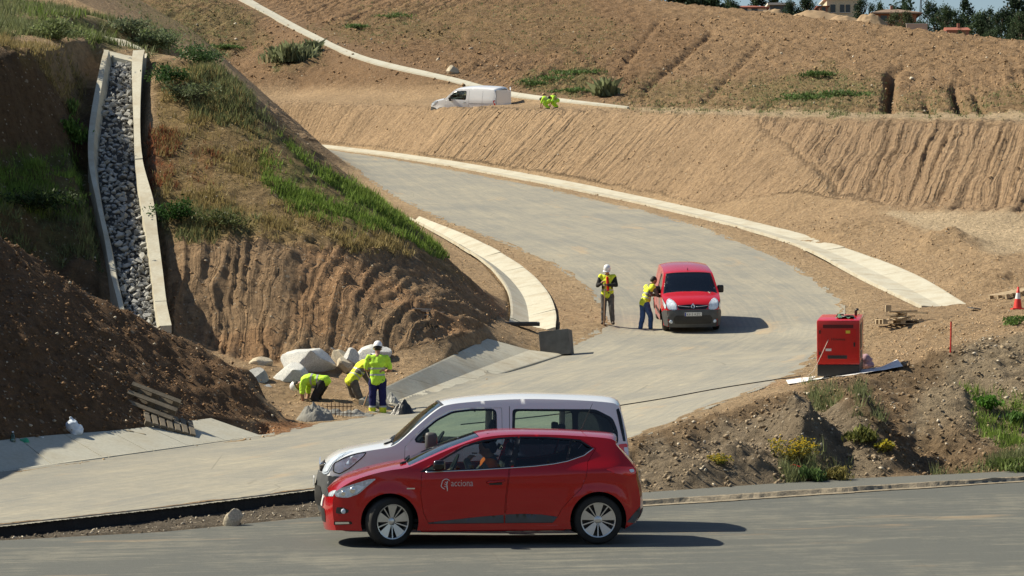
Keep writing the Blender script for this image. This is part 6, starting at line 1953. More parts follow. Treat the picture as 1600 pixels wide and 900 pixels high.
pallet((q[0], q[1] - .10, q[2] + .12), Rg @ Matrix.Rotation(math.pi, 4, 'X') @ Matrix.Translation((0, 0, -.07)), M_PALG, 'weathered pallet lying upside down on the shaded soil slope', 1.0, .62)
q = hit(258, 672); Rg = ground_frame(q[0], q[1] - .4, math.radians(15), .1)
pallet((q[0] + .05, q[1] - .1, q[2] + .05), Rg @ Matrix.Rotation(math.radians(6), 4, 'X'), M_PALG, 'second weathered pallet slid down onto the edge of the concrete gutter', 1.0, .7)
q = W(1405, 511, 70.2); gz = float(ground_z(q[0], q[1]))
pallet((q[0], q[1], gz + .01), Matrix.Rotation(math.radians(8), 4, 'Z'), M_PAL, 'pallet carrying loose boards on the open dirt beyond the generator')
br = np.random.default_rng(12)
for k in range(9):
    m = MB(); ln = .45 + .6 * br.random(); m.box((0, 0, 0), (ln, .09 + .05 * br.random(), .025 + .03 * br.random()))
    o = m.build('loose_board', M_PAL if k % 3 else simple('pale_board', (.55, .45, .32), .8), label='loose offcut board piled on the pallet beyond the generator', category='board', group='boards on the pallet')
    o.location = (q[0] + br.normal(0, .16), q[1] + br.normal(0, .14), gz + .18 + .035 * k * .7); o.rotation_euler = (br.normal(0, .05), br.normal(0, .09), br.normal(.1, .6))
m = MB(); m.box((0, 0, .1), (.16, .14, .2), bev=.01); m.build('wood_block', M_PAL, loc=(q[0] - .32, q[1], gz + .36), label='upright wooden block on top of the boards on the pallet', category='block')
q = W(1578, 486, 77); gz = float(ground_z(q[0], q[1]))
pallet((q[0] + .25, q[1] + .4, gz + .06), ground_frame(q[0], q[1] + .3, math.radians(20), .8), M_PAL, 'clean pale pallet lying beside the traffic cone', 1.3, 1.1)
q = W(1525, 495, 72.5); m = MB(); m.box((0, 0, .02), (.42, .3, .03)); o = m.build('flat_plate', M_GREYP, label='small dark flat plate on the dirt beside the clean pallet', category='plate'); o.location = (q[0], q[1], float(ground_z(q[0], q[1])) + .02); o.rotation_euler = (.12, .1, .5)
# ---- cone, stake
q = W(1590, 498, 71); gz = float(ground_z(q[0], q[1]))
cone = empty('traffic_cone', (q[0], q[1], gz), (0, math.radians(1.5), 0), label='red and white traffic cone standing beside the pale pallet', category='cone')
cone.scale = (.88, .88, .88)
M_CONE = simple('cone_red', (.62, .03, .02), .5, var=.12); M_CONEW = simple('cone_white', (.74, .74, .74), .4, var=.1)
m = MB(); m.box((0, 0, .025), (.40, .40, .05), bev=.012); m.build('base', M_CONE, cone)
for (z0, z1, r0, r1, mt, nm) in ((.05, .36, .145, .095, M_CONE, 'body'), (.36, .56, .095, .062, M_CONEW, 'band'), (.56, .76, .062, .030, M_CONE, 'tip')):
    mm = MB(); mm.lathe([(r0, z0), (r1, z1)] + ([(.001, z1)] if nm == 'tip' else []), n=24); mm.build(nm, mt, cone, True)
q = W(1485, 573, 50.3); gz = float(ground_z(q[0], q[1]))
m = MB(); m.tube([(0, 0, -.05), (.01, 0, .30), (.015, .0, .62)], .017, 8); m.box((.015, 0, .62), (.03, .03, .03)); m.build('marker_stake', M_REDP, loc=(q[0], q[1], gz), label='thin red stake driven into the rubble bank', category='stake')

# ---- litter on the left gutter
def bottle(px, py, label):
    q = hit(px, py); b = empty('water_bottle', q, label=label, category='bottle')
    m = MB(); m.lathe([(.001, 0), (.045, 0), (.048, .02), (.046, .10), (.048, .12), (.048, .20), (.030, .27), (.015, .30), (.015, .315)], n=20); m.build('body', glass('bottle_plastic', (.50, .78, .80)), b, True)
    m = MB(); m.lathe([(.046, .008), (.044, .10), (.046, .17), (.001, .17)], n=20); m.build('water', glass('bottle_water', (.42, .72, .78)), b, True)
    m = MB(); m.lathe([(.018, .312), (.018, .335), (.001, .335)], n=14); m.build('cap', simple('cap_white', (.6, .65, .7), .4), b, True)
bottle(20, 704, 'clear plastic water bottle standing at the back of the shaded gutter')
q = hit(36, 703); add('carrier_bag', blob([], [((0, 0, .09), (.12, .10, .11)), ((.04, 0, .14), (.06, .06, .06))], .014, .03, 6), simple('green_bag', (.02, .30, .16), .4, var=.3), loc=q, label='bunched bright green bag beside the water bottle', category='bag')
q = hit(115, 679); add('carrier_bag', blob([[((0, 0, .05), .10), ((-.03, 0, .20), .10), ((-.06, 0, .30), .03)]], [((.03, 0, .10), (.16, .10, .11))], .014, .05, 7), simple('white_bag', (.62, .70, .82), .4, var=.25), loc=q, label='white carrier bag slumped against the soil slope above the gutter', category='bag')
q = hit(66, 693); add('drink_can', (lambda m: np_mesh('drink_can', m.V, m.F))(MB().lathe([(.001, 0), (.03, 0), (.034, .01), (.034, .1), (.028, .115), (.001, .115)], n=16)), simple('can_white', (.6, .62, .62), .3, .3), loc=q, label='small pale drink can on the gutter between the bags', category='can')
q = hit(202, 686); sk = blob([[((-.28, 0, .05), .05), ((0, 0, .07), .07), ((.28, 0, .05), .05)]], [((-.05, 0, .12), (.16, .10, .05))], .016, .03, 8)
add('sack', sk, simple('tan_sack', (.30, .25, .17), .9, var=.3), loc=q, rot=(0, 0, .15), label='folded tan sack lying on the upper edge of the left gutter', category='sack')
# scraps of red tape
for k, (px, py, Y, lb) in enumerate(((1240, 739, 40.6, 'strip of red tape on the gravel below the flowering bush'), (255, 807, 34.6, 'scrap of red tape at the foot of the cut asphalt'))):
    x, y, z = W(px, py, Y); z = float(ground_z(x, y)) + .03
    m = MB(); m.tube([(-.10, 0, .02), (0, .03, .05), (.12, 0, .01)], .012, 5); m.build('tape_scrap', M_REDP, loc=(x, y, z), label=lb, category='tape')
# ================================================================ CLODS, GRASS, SHRUBS, TREES, HOUSES
flatC = C.reshape(-1, 3); fX, fY, fZ = GX.ravel(), GY.ravel(), Z.ravel()
# normals of the ground for visibility weighting
gxz = np.gradient(Z, axis=1) / (np.gradient(GX, axis=1) + 1e-9)
def vcol_mat(name, rough=.9, trans=0.0, var=.25):
    t = NT(name); c = t.attr('tint')
    t.base(c); t.set(Roughness=rough); t.b.inputs['Specular IOR Level'].default_value = .15
    if trans:
        tl = t.new('ShaderNodeBsdfTranslucent'); t.link(c, tl.inputs['Color'])
        mx = t.new('ShaderNodeMixShader'); mx.inputs[0].default_value = trans
        t.link(t.b.outputs[0], mx.inputs[1]); t.link(tl.outputs[0], mx.inputs[2]); t.link(mx.outputs[0], t.n['Material Output'].inputs['Surface'])
    return t.m
M_CLOD = vcol_mat('soil_clod')
M_LEAF = vcol_mat('leaf', .6, .35)

def tinted(name, V, F, T, mat, smooth=False, parent=None, **kw):
    me = np_mesh(name, V, F, smooth)
    ca = me.color_attributes.new('tint', 'FLOAT_COLOR', 'POINT')
    ca.data.foreach_set('color', np.concatenate([T, np.ones((len(T), 1))], 1).astype(np.float32).ravel())
    return add(name, me, mat, parent, **kw)

def scatter_weights(w):
    w = w.ravel() * (np.abs(GU.ravel()) < .222) * (GY.ravel() < 240)
    return w / w.sum()

CL = [hull_mesh('clod_shape', 8, 1.0, 300 + k, .7, .3) for k in range(6)]
CLV = [np.array([v.co for v in m.vertices]) for m in CL]; CLF = [np.array([list(p.vertices) for p in m.polygons]) for m in CL]
def clods(name, weight, n, size, seed, bright=(.8, 1.35), label=None, pale=.05):
    g = np.random.default_rng(seed)
    ids = g.choice(len(fX), n, p=scatter_weights(weight))
    Vs = []; Fs = []; Ts = []; n0 = 0
    for i, k in enumerate(ids):
        sh = i % 6; r = size[0] + (size[1] - size[0]) * g.random() ** 3
        r *= max(1.0, fY[k] / 75)
        a = g.random() * 6.28; ca, sa = math.cos(a), math.sin(a)
        v = CLV[sh] * r * (.7 + .6 * g.random(3)); v = np.stack([v[:, 0] * ca - v[:, 1] * sa, v[:, 0] * sa + v[:, 1] * ca, v[:, 2]], -1)
        v += np.array([fX[k] + g.normal(0, .05), fY[k] + g.normal(0, .06), fZ[k] + r * .10])
        c = flatC[k] * (bright[0] + (bright[1] - bright[0]) * g.random())
        if g.random() < pale: c = np.array([.48, .42, .33]) * (.8 + .4 * g.random())
        Vs.append(v); Fs.append(CLF[sh] + n0); Ts.append(np.tile(c, (len(v), 1))); n0 += len(v)
    return tinted(name, np.concatenate(Vs), np.concatenate(Fs), np.concatenate(Ts), M_CLOD, kind='stuff', label=label, category='soil' if label else None)
offroad = (sd_road < -.05) & (sd_near < -.02) & (sd_gut < -.05) & (sd_chute < 0) & (sd_strip < 0)
inw = offroad.astype(float)
clods('soil_clods', inw * (m_heap * 1.6 + m_rill * .8 + m_leftcut * .8 + m_mound * .25), 12500, (.012, .06), 1, label='crumbs of brown soil over the dark heap and the mound')
clods('soil_clods', inw * (m_berm * .7 + m_openR + .35 * (GY > 50) * (GY < 110) * (1 - m_heap) * (1 - m_mound) * (1 - m_rill) * (1 - m_leftcut)), 13500, (.010, .06), 2, label='crumbs of pale soil along the berm and road verges')
clods('soil_clods', inw * m_hill * (GY < 215), 9500, (.02, .09), 3, label='clods of ploughed brown soil across the hillside', bright=(.75, 1.45))
clods('bank_rubble', inw * m_bank, 6500, (.010, .075), 4, (.6, 1.35), 'stony rubble and gravel covering the bank beside the near road', .08)
m_gs = ((sd_near < .03) & (sd_road < .02) & (GY < 40) & (PX < 640) & (PX > -60)).astype(float)
clods('roadside_gravel', m_gs, 2400, (.008, .035), 5, (.35, 1.3), 'loose gravel between the cut asphalt and the near road', .3)
clods('road_crumbs', ((sd_near > .1) & (GY > 24) & (np.abs(GU) < .22)).astype(float) * sstep(.55, .8, vnoise(GX * .5, GY * .9, 7)), 320, (.006, .018), 6, (.05, .35), 'dark crumbs of asphalt scattered on the near road', .2)

clods('gutter_soil', ((np.abs(sd_gut + .02) < .16) & (sd_road < .3)).astype(float) * sstep(.45, .7, vnoise(GX * .8, GY * .8, 99)), 2600, (.008, .05), 8, (.8, 1.3), 'crumbs of soil spilled over the gutter edges', .05)
# ---- blades of grass and weeds
def blades(name, mask_kinds, n, seed, label):
    g = np.random.default_rng(seed)
    tot = np.zeros(len(fX)); kinds = []
    for m, kd in mask_kinds: tot += m.ravel()
    w = tot * inw.ravel() * (np.abs(GU.ravel()) < .222) * (.06 + sstep(.42, .62, vnoise(fX * 1.1, fY * 1.1, 77) * .65 + vnoise(fX * 4.0, fY * 4.0, 78) * .35))
    if w.sum() == 0: return
    p = w / w.sum()
    ids = g.choice(len(fX), n, p=p)
    ks = ['grass', 'dry', 'red', 'weed']
    acc = {k: sum((m.ravel()[ids] for m, kd in mask_kinds if kd == k), np.zeros(n)) for k in ks}
    A = np.stack([acc[k] for k in ks], 1); A /= A.sum(1, keepdims=True) + 1e-9
    pick = (g.random(n)[:, None] > np.cumsum(A, 1)).sum(1).clip(0, 3)
    col = np.array([(.17, .25, .05), (.29, .23, .10), (.25, .10, .05), (.17, .19, .085)])[pick]
    H = np.array([.22, .20, .16, .26])[pick] * (.45 + 1.0 * g.random(n)); Yk = fY[ids]
    H *= np.where(Yk > 100, .55, np.clip(Yk / 80, .8, 1.2))
    col = col * (.55 + .9 * g.random((n, 1)))
    V = np.zeros((n, 9, 3)); nb = 3
    base = np.stack([fX[ids] + g.normal(0, .04, n), fY[ids] + g.normal(0, .06, n), fZ[ids] - .03], -1)
    for b in range(nb):
        a = g.random(n) * 6.28; wd = (.010 + .010 * g.random(n)) * Yk / 60; ln = .5 * H * (g.random(n) + .3); la = g.random(n) * 6.28
        off = np.stack([g.normal(0, .05, n), g.normal(0, .05, n), np.zeros(n)], -1) * (Yk / 70)[:, None]
        d = np.stack([np.cos(a) * wd, np.sin(a) * wd, np.zeros(n)], -1)
        V[:, 3 * b] = base + off - d; V[:, 3 * b + 1] = base + off + d
        V[:, 3 * b + 2] = base + off + np.stack([np.cos(la) * ln, np.sin(la) * ln, H * (.7 + .5 * g.random(n))], -1)
    F = np.arange(n * 9).reshape(-1, 3)
    tinted(name, V.reshape(-1, 3), F, np.repeat(col, 9, 0), M_LEAF, kind='stuff', label=label, category='grass')
nearG = [(m * (GY < 60), k) for m, k in GREEN]; midG = [(m * ((GY >= 57) & (GY < 84)), k) for m, k in GREEN]; farG = [(m * (GY >= 84), k) for m, k in GREEN]
blades('grass_cover', midG, 24000, 21, 'green and dry grass covering the mound and ledges')
blades('grass_cover', farG, 11000, 22, 'patches of low green weeds on the brown hillside')
blades('grass_cover', nearG, 1600, 23, 'tufts of weeds growing on the rubble bank')

def shrub(px, py, Y, w, h, col, label, n=500, seed=1, leaf=.035, flower=None, upright=.3, name='shrub', stemcol=(.10, .07, .04), at=None):
    g = np.random.default_rng(seed)
    x, y, z = at or hit(px, py)
    root = empty(name, (x, y, z - .02), label=label, category='shrub')
    m = MB()
    for k in range(7):
        a = 6.28 * k / 7 + g.random(); m.tube([(0, 0, 0), (math.cos(a) * w * .2, math.sin(a) * w * .2, h * .45), (math.cos(a) * w * .36, math.sin(a) * w * .36, h * .8)], [.012, .009, .004], 5)
    m.build('stems', simple('stem', stemcol, .9), root)
    t = g.random(n); cl = g.integers(0, 12, n)
    cc = np.stack([g.normal(0, .24, 12) * w, g.normal(0, .24, 12) * w, (.25 + .62 * g.random(12)) * h], -1)
    p = cc[cl] + g.normal(0, 1, (n, 3)) * np.array([w * .13, w * .13, h * .14]); p[:, 2] = np.clip(p[:, 2], .01, None)
    V = np.zeros((n, 4, 3)); a = g.random(n) * 6.28; L = leaf * (.6 + .9 * g.random(n))
    d = np.stack([np.cos(a), np.sin(a), g.normal(upright * 2, .5, n)], -1); d /= np.linalg.norm(d, axis=1)[:, None]
    e = np.cross(d, g.normal(size=(n, 3))); e /= np.linalg.norm(e, axis=1)[:, None]
    V[:, 0] = p - d * L[:, None]; V[:, 1] = p + e * (L * .38)[:, None]; V[:, 2] = p + d * L[:, None]; V[:, 3] = p - e * (L * .38)[:, None]
    T = np.array(col) * (.5 + 1.0 * g.random((n, 1)))
    tinted('foliage', V.reshape(-1, 3), np.arange(n * 4).reshape(-1, 4), np.repeat(T, 4, 0), M_LEAF, parent=root)
    if flower is not None:
        nf = n // 2; k = g.integers(0, n, nf); q = p[k] + np.array([0, 0, h * .06]); q = q[q[:, 2] > h * .35]; nf = len(q)
        V = np.zeros((nf, 4, 3)); r = leaf * .55
        for j, (dx, dy, dz) in enumerate(((-1, -.5, -.3), (1, -.5, -.3), (1, .5, .6), (-1, .5, .6))): V[:, j] = q + np.array([dx, dy, dz]) * r
        T = np.array(flower) * (.7 + .5 * g.random((nf, 1)))
        tinted('flowers', V.reshape(-1, 3), np.arange(nf * 4).reshape(-1, 4), np.repeat(T, 4, 0), M_LEAF, parent=root, kind='stuff')
    return root
shrub(1250, 722, 42.5, .62, .38, (.15, .15, .04), 'large yellow-flowering bush at the foot of the rubble bank', 1300, 31, .024, (.60, .43, .03))
shrub(1122, 726, 41.0, .30, .18, (.15, .16, .03), 'small yellow-flowering bush on the grey gravel heap', 500, 32, .020, (.58, .42, .03))
shrub(1305, 750, 41, .45, .22, (.22, .19, .06), 'dry straw-coloured bush beside the large yellow-flowering one', 700, 33, .035, None, .6)
shrub(1265, 752, 41, .4, .22, (.08, .13, .04), 'green weedy clump under the yellow-flowering bush', 600, 34, .045, None, .9)
shrub(1345, 690, 43, .5, .26, (.17, .18, .05), 'straggly green clump on the bank above the dry bush', 600, 35, .05, None, .9)
shrub(1385, 705, 43, .35, .18, (.20, .18, .04), 'low yellowish weed on the shaded part of the bank', 400, 36, .035, (.55, .45, .03), .5)
shrub(1542, 638, 46, .42, .24, (.09, .20, .03), 'bright green weed clump high on the rubble bank', 500, 37, .05, None, .8)
shrub(1590, 660, 45, .4, .2, (.09, .18, .04), 'green weed clump low on the rubble bank near the road end', 400, 38, .05, None, .8)
shrub(1575, 735, 43, .8, .2, (.11, .15, .04), 'tuft of tall weeds along the pavement strip', 600, 39, .05, None, 1.0)
shrub(1588, 508, 69, .6, .22, (.10, .17, .04), 'patch of green weeds at the foot of the traffic cone', 300, 40, .05, None, .5)
shrub(275, 135, 74, 1.1, .65, (.05, .10, .03), 'dark green bush on the brow of the mound beside the chute', 1200, 41, .05)
shrub(300, 160, 73, 1.2, .6, (.13, .16, .08), 'grey-green bush below the brow of the mound', 1000, 42, .05)
shrub(318, 103, 76, 1.5, .55, (.06, .11, .04), 'dark bush at the crown of the mound', 1300, 43, .055)
shrub(275, 345, 65, 1.0, .55, (.035, .085, .02), 'dark green bush at the top of the rilled face by the chute wall', 1300, 44, .045)
shrub(345, 352, 65, 1.4, .40, (.09, .11, .04), 'low olive bush along the top of the rilled face', 900, 45, .045)
shrub(240, 80, 80, 2.2, .9, (.14, .18, .09), 'pale grey-green bush above the concrete apron', 1800, 46, .07)
shrub(205, 62, 84, 1.6, .8, (.15, .18, .10), 'silvery bush behind the chute apron', 1200, 47, .07)
shrub(90, 62, 78, 1.6, .6, (.16, .20, .08), 'light green bush on the ledge before the apron', 1200, 48, .06)
shrub(115, 225, 69, .9, .7, (.08, .15, .03), 'fresh green clump against the left chute wall', 900, 49, .06, None, .9)
shrub(110, 180, 70, .35, .45, (.14, .22, .06), 'single tall green weed on the shaded cut face', 160, 50, .07, None, 1.4)
shrub(50, 330, 64, 2.4, .6, (.035, .06, .02), 'dark bushes overhanging the lower cut face', 1800, 51, .06)
def reeds(px, py, Y, w, h, label, seed, n=420):
    g = np.random.default_rng(seed); x, y, z = hit(px, py)
    root = empty('reed_clump', (x, y, z - .05), label=label, category='reeds')
    V = []; T = []
    for k in range(n):
        p = np.array([g.normal(0, w * .27), g.normal(0, w * .15), 0]); hh = h * (.45 + .6 * g.random()) * (1 - .5 * min(1, abs(p[0]) / w)); a = g.random() * 6.28
        d = np.array([math.cos(a), math.sin(a), 0]); l = np.array([g.normal(0, .26), g.normal(0, .26), 1]) * hh * .9; wd = .05
        V += [p - d * wd, p + d * wd, p + l * .7 + d * wd * .8, p + l + np.array([g.normal(0, .3), g.normal(0, .2), -.12 * g.random()])]; T += [np.array((.25, .28, .15)) * (.4 + .9 * g.random())] * 4
    tinted('leaves', np.array(V), np.arange(len(V)).reshape(-1, 4), np.array(T), M_LEAF, parent=root)
reeds(455, 98, 195, 3.2, 2.0, 'clump of grey-green reeds on the hillside below the ditch', 61)
reeds(487, 84, 195, 1.3, 1.6, 'narrow upright reed clump beside the larger reeds', 62, 120)
reeds(948, 150, 155, 1.4, 1.6, 'lone reed clump on the hillside right of the terrace workers', 63, 140)
q = hit(707, 115); me = hull_mesh('boulder', 22, .55, 77, .8, .2); add('boulder', me, M_ROCKB, loc=(q[0], q[1], q[2] + .2), label='lone brown boulder on the hillside above the white van', category='boulder')

for k, (px, py, w_, lb) in enumerate(((838, 134, 2.6, 'low spread of green weeds nearest the terrace workers'), (872, 126, 3.2, 'broad low green weed patch on the hillside above the terrace'), (905, 116, 2.8, 'green weed patch higher up the hillside above the terrace'), (893, 146, 2.2, 'small green weed patch just above the terrace edge'),
                                       (1270, 120, 2.2, 'faint green weeds in the middle of the ploughed hillside'), (1320, 150, 2.8, 'green weeds left of the dark gully'), (1255, 158, 3.0, 'low green weeds along the foot of the hillside'), (352, 76, 2.0, 'little green patch left of the reeds'), (560, 44, 2.4, 'green weeds above the bend of the hillside ditch'), (612, 28, 2.4, 'thin green weeds high on the hillside'))):
    r_ = shrub(px, py, 0, w_, .32, (.10, .16, .05), lb, 650, 200 + k, .10, None, .5, name='weed_patch'); r_['category'] = 'weeds'
# ---------------------------------------------------------------- far trees
M_BARK = simple('bark', (.09, .065, .045), .9, var=.3)
def tree(px, py_top, py_base, Y, wpx, col, label, seed, kind='round', group=None, n=1500):
    n = int(n * 2.5)
    g = np.random.default_rng(seed)
    x, y, z = W(px, py_base, Y); gz = float(ground_z(x, y)); top = W(px, py_top, Y)[2]
    z0 = min(gz, z) - .3; H = top - z0; w = wpx * Y / F_PX
    root = empty('tree', (x, y, z0), label=label, category='tree', group=group)
    m = MB(); m.tube([(0, 0, 0), (.05 * H * g.normal(), 0, H * .35), (0, 0, H * .75)], [.035 * H, .026 * H, .010 * H], 8)
    for k in range(7):
        a = g.random() * 6.28; zz = H * (.3 + .4 * g.random()); m.tube([(0, 0, zz), (math.cos(a) * w * .34, math.sin(a) * w * .34, zz + H * .16)], [.012 * H, .005 * H], 5)
    m.build('trunk', M_BARK, root, True)
    nc = 26
    c = np.zeros((nc, 3))
    for k in range(nc):
        a = g.random() * 6.28; r = math.sqrt(g.random()); t = g.random()
        zz = (.20 + .74 * t); rad = {'round': math.sin(math.pi * min(1, .18 + .82 * t) ** 1.0) * .48 + .06, 'pine': .5 * math.sqrt(max(0, 1 - ((t - .62) / .62) ** 2)) if t < .62 else .5 * math.sqrt(max(.02, 1 - ((t - .62) / .40) ** 2)), 'tall': .42 * (1 - t) + .12}[kind]
        c[k] = (math.cos(a) * r * w * rad, math.sin(a) * r * w * rad, zz * H)
    cl = g.integers(0, nc, n); shade = .55 + .8 * g.random(nc)
    p = c[cl] + g.normal(0, 1, (n, 3)) * np.array([w * .085, w * .085, H * .055])
    L = .030 * max(w, H * .6) * (.6 + .8 * g.random(n)); d = g.normal(size=(n, 3)); d /= np.linalg.norm(d, axis=1)[:, None]; e = np.cross(d, g.normal(size=(n, 3))); e /= np.linalg.norm(e, axis=1)[:, None]
    V = np.zeros((n, 4, 3)); V[:, 0] = p - d * L[:, None]; V[:, 1] = p + e * (L * .6)[:, None]; V[:, 2] = p + d * L[:, None]; V[:, 3] = p - e * (L * .6)[:, None]
    T = np.array(col) * (shade[cl] * (.7 + .6 * g.random(n)))[:, None]
    tinted('crown', V.reshape(-1, 3), np.arange(n * 4).reshape(-1, 4), np.repeat(T, 4, 0), M_LEAF, parent=root)
DG = (.036, .062, .034); MG = (.055, .085, .042); OL = (.085, .105, .05)
tree(1062,-22,14,330,70,DG,'dark evergreen at the end of the ploughed skyline',1,n=2200)
tree(1105,-18,18,330,70,DG,'dark spreading evergreen before the red-roofed house',2,n=2200)
tree(1140,-10,20,335,40,MG,'low evergreen against the end wall of the red-roofed house',3)
tree(1262,-4,30,480,40,DG,'round dark tree left of the cream house',4)
tree(1235,0,26,480,34,DG,'small dark tree beside the flat-roofed building',5)
tree(1183,-14,14,560,34,DG,'dark tree behind the red-roofed house',6)
tree(1208,-10,12,560,40,MG,'tall tree behind the flat-roofed building',7)
tree(1352,-8,30,470,34,DG,'dark tree against the right wall of the cream house',8)
tree(1374,4,30,475,26,MG,'round bush-like tree between the cream and the brown houses',9)
tree(1410,-10,22,560,56,DG,'broad dark tree rising behind the brown-roofed house',10,'pine')
tree(1398,20,46,430,42,OL,'olive-green bush in front of the brown-roofed house',11,n=1300)
tree(1416,16,46,432,26,OL,'second olive bush hiding the house corner',12,n=900)
tree(1455,4,48,470,44,DG,'dark tree right of the brown-roofed house',13)
tree(1476,10,52,460,40,MG,'dense green tree left of the small brick house',14)
tree(1507,1,50,500,30,DG,'rounded pine rising above its neighbours behind the small house',15,'pine')
tree(1490,16,50,480,44,MG,'wide tree directly behind the small brick house',16)
tree(1546,4,52,500,34,DG,'umbrella-shaped pine standing out against the sky',17,'pine')
tree(1530,20,58,470,50,MG,'full green tree right of the small brick house',18,n=1900)
tree(1566,14,62,440,50,DG,'dark tree at the low edge of the field',19,n=1900)
tree(1592,-25,58,450,56,DG,'tallest dark pine at the edge of the wood',20,'tall',n=2600)
tree(1596,16,66,410,46,MG,'bushy green tree before the tallest pine',21,n=1900)
tree(1625,-10,66,440,60,DG,'dark pine beyond the tallest one',22,'tall',n=1900)
tree(1436,30,52,440,40,DG,'low dark hedge-like tree behind the garden wall',23,n=1300)
tree(1500,44,62,400,22,MG,'small bush before the small brick house',24,n=700)
tree(1548,44,66,400,34,MG,'low thicket at the field edge under the pines',25,n=1100)

# ---------------------------------------------------------------- far houses
M_CREAM = simple('cream_render', (.56, .50, .36), .9, var=.1); M_WHITER = simple('white_render', (.62, .60, .55), .9, var=.1); M_BRICK = simple('brick_wall', (.32, .15, .10), .9, var=.2)
M_TILE = simple('red_roof_tile', (.30, .10, .065), .85, var=.25, vscale=1.5); M_TILEB = simple('brown_roof_tile', (.22, .15, .105), .9, var=.25, vscale=1.5); M_WGL = simple('window_dark', (.03, .035, .04), .15, var=.1)
def house(px0, px1, py_top, py_base, Y, depth, wall, roof, roofm, label, roof_h=.3, windows=(), yaw=0.0, eave=.5, chimney=None):
    x0, x1 = W(px0, 0, Y)[0], W(px1, 0, Y)[0]; w = x1 - x0; zb = W(0, py_base, Y)[2] - 2.5; zt = W(0, py_top, Y)[2]
    root = empty('house', ((x0 + x1) / 2, Y, zb), (0, 0, yaw), label=label, category='house')
    rh = (zt - zb - 2.5) * roof_h; wh = zt - zb - rh
    m = MB(); m.box((0, depth / 2, wh / 2), (w, depth, wh)); wl_ = m.build('wall', wall, root)
    if roof == 'hip':
        e = eave; V = [(-w / 2 - e, -e, wh), (w / 2 + e, -e, wh), (w / 2 + e, depth + e, wh), (-w / 2 - e, depth + e, wh), (-w * .16, depth / 2, wh + rh), (w * .16, depth / 2, wh + rh)]
        V += [(a, b, c - .25) for a, b, c in V[:4]]
        m = MB(); m.addvf(V, [[0, 1, 5, 4], [1, 2, 5], [2, 3, 4, 5], [3, 0, 4], [0, 6, 7, 1], [1, 7, 8, 2], [2, 8, 9, 3], [3, 9, 6, 0], [6, 9, 8, 7]]); rf = m.build('roof', roofm, root)
    elif roof == 'gable':
        e = eave; V = [(-w / 2 - e, -e, wh), (w / 2 + e, -e, wh), (w / 2 + e, depth + e, wh), (-w / 2 - e, depth + e, wh), (-w / 2 - e, depth / 2, wh + rh), (w / 2 + e, depth / 2, wh + rh)]
        m = MB(); m.addvf(V, [[0, 1, 5, 4], [2, 3, 4, 5], [0, 4, 3], [1, 2, 5], [0, 3, 2, 1]]); rf = m.build('roof', roofm, root)
    else:
        m = MB(); m.box((0, depth / 2, wh + rh / 2), (w + 2 * eave, depth + 2 * eave, max(.25, rh))); rf = m.build('roof', roofm, root)
    for (u, v, ww, hh) in windows:
        wd = MB(); wd.box((-w / 2 + u * w, -.03, 2.5 + v * (wh - 2.5)), (ww, .16, hh)); wi = wd.build('window', M_WGL, root)
        sl = MB(); sl.box((-w / 2 + u * w, -.10, 2.5 + v * (wh - 2.5) - hh / 2 - .08), (ww + .3, .3, .12)); sl.build('sill', M_WHITER, wi)
    if chimney:
        m = MB(); m.box((chimney * w, depth * .45, wh + rh * .9), (.45, .45, 1.5)); m.build('chimney', M_BRICK, rf)
    return root
house(1148, 1198, 4, 20, 470, 9, M_WHITER, 'hip', M_TILE, 'low white house with red tiled roof at the skyline', .45, ((.3, .4, 1.2, 1.0), (.62, .4, 1.2, 1.0)))
house(1203, 1238, 4.5, 20, 500, 10, M_GREYIN, 'flat', M_WHITER, 'long low building with flat white parapet', .22, ((.3, .5, 1.2, .9), (.7, .5, 1.2, .9)))
house(1292, 1345, -4, 20, 500, 9, M_CREAM, 'flat', M_WHITER, 'two-storey cream house with flat roof above the spoil heaps', .08, ((.18, .3, 1.0, 1.6), (.45, .3, .9, 1.6), (.62, .3, .9, 1.6), (.88, .4, 1.0, 1.2)))
house(1281, 1293, 6, 20, 498, 6, M_BRICK, 'gable', M_TILE, 'small brick annex joined to the cream house', .25, ((.5, .45, .7, 1.0),))
house(1368, 1432, 9, 36, 460, 10, M_BRICK, 'hip', M_TILEB, 'bungalow with broad brown hipped roof and chimney', .42, ((.2, .45, 1.2, 1.1), (.45, .5, 1.3, 1.0), (.8, .45, 1.2, 1.1)), chimney=-.02, eave=1.0)
house(1482, 1514, 40, 56, 420, 5, M_BRICK, 'gable', M_TILE, 'tiny brick outhouse with red roof under the trees', .45, ((.6, .4, .6, .6),), chimney=.1, eave=.3)
m = MB(); a = W(1416, 39, 425); b = W(1449, 39, 425); m.box(((a[0] + b[0]) / 2, 425, a[2] - .8), (b[0] - a[0], .3, 1.9)); m.box(((a[0] + b[0]) / 2, 425, a[2] + .20), (b[0] - a[0] + .1, .4, .12)); 
gw = empty('garden_wall', ((a[0] + b[0]) / 2, 425, a[2] - 1.8), label='pale pinkish garden wall beside the brown-roofed bungalow', category='wall')
m1 = MB(); m1.box((0, 0, 1.0), (b[0] - a[0], .3, 1.9)); m1.build('wall', simple('pink_render', (.48, .36, .28), .9), gw)
m1 = MB(); m1.box((0, 0, 2.0), (b[0] - a[0] + .1, .4, .1)); m1.build('coping', M_WHITER, gw)
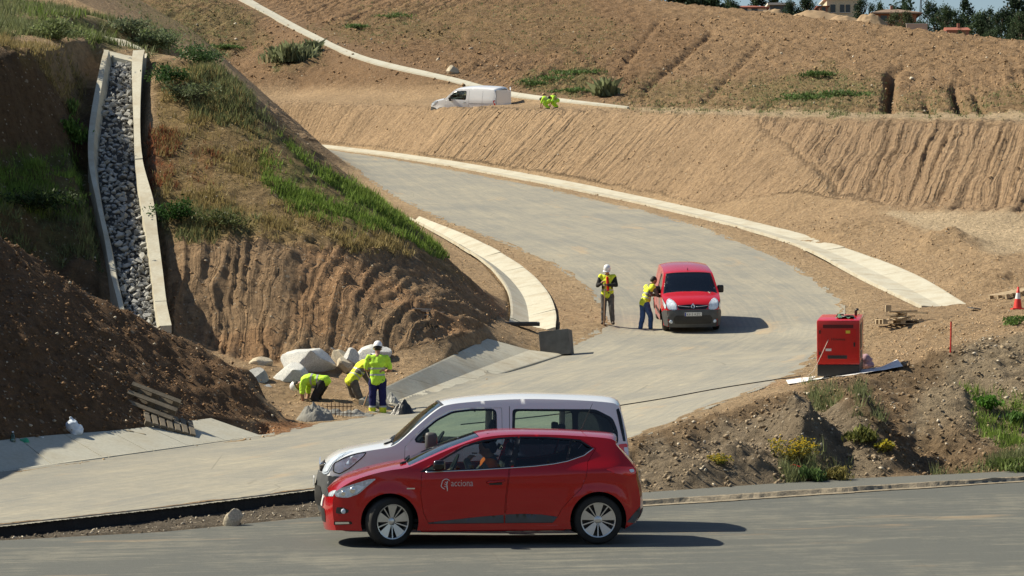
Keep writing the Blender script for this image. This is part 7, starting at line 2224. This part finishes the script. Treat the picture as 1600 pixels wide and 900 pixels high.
# lattice pylon
py_ = empty('pylon', (W(1444, 0, 600)[0], 600, W(0, 40, 600)[2]), label='thin steel lattice pylon rising behind the trees', category='pylon')
for sx in (-1, 1):
    for sy in (-1, 1):
        m = MB(); m.tube([(sx * 1.1, sy * 1.1, 0), (sx * .35, sy * .35, 14)], .10, 5); m.build('leg', M_DARKMET, py_)
for k in range(6):
    for sx in (-1, 1):
        z0, z1 = 2 * k + .5, 2 * k + 2.5; r0, r1 = 1.1 - .75 * z0 / 14, 1.1 - .75 * z1 / 14
        m = MB(); m.tube([(sx * r0, -r0, z0), (-sx * r1, -r1, z1)], .06, 4); m.build('brace', M_DARKMET, py_)
# spoil heaps on the skyline
def spoil(px, py, Y, wpx, hpx, label, seed):
    V = []; F = []; n = 40; rx = wpx * Y / F_PX / 2; h = hpx * Y / F_PX; x0, y0, _ = W(px, py, Y)
    zb = float(ground_z(x0, y0)) - .3; zt = W(px, py - hpx, Y)[2]; h = max(.6, zt - zb)
    for i in range(n + 1):
        for j in range(n + 1):
            u, v = i / n * 2 - 1, j / n * 2 - 1; r = math.hypot(u, v)
            f = fbm(np.array([u * 3 + seed]), np.array([v * 3]), seed, 5)[0]
            V.append((u * rx, v * rx * .8, h * max(0, math.cos(min(r, 1) * 1.5708)) * (1 + .25 * f) + .10 * f - (1.5 if r > 1.05 else 0)))
    for i in range(n):
        for j in range(n): F.append([i * (n + 1) + j, (i + 1) * (n + 1) + j, (i + 1) * (n + 1) + j + 1, i * (n + 1) + j + 1])
    tinted('spoil_heap', np.array(V), np.array(F), np.tile(np.array((.33, .235, .145)), (len(V), 1)), M_CLOD, True, loc=(x0, y0, zb), label=label, category='earth heap')
spoil(1205, 20, 222, 70, 5, 'low earth heap before the flat-roofed building', 1)
spoil(1272, 27, 215, 110, 10, 'earth heap sloping up before the cream house', 2)
spoil(1318, 34, 211, 80, 11, 'dark earth heap below the cream house windows', 3)
spoil(1358, 40, 206, 66, 18, 'rounded grey earth heap left of the brown-roofed bungalow', 4)
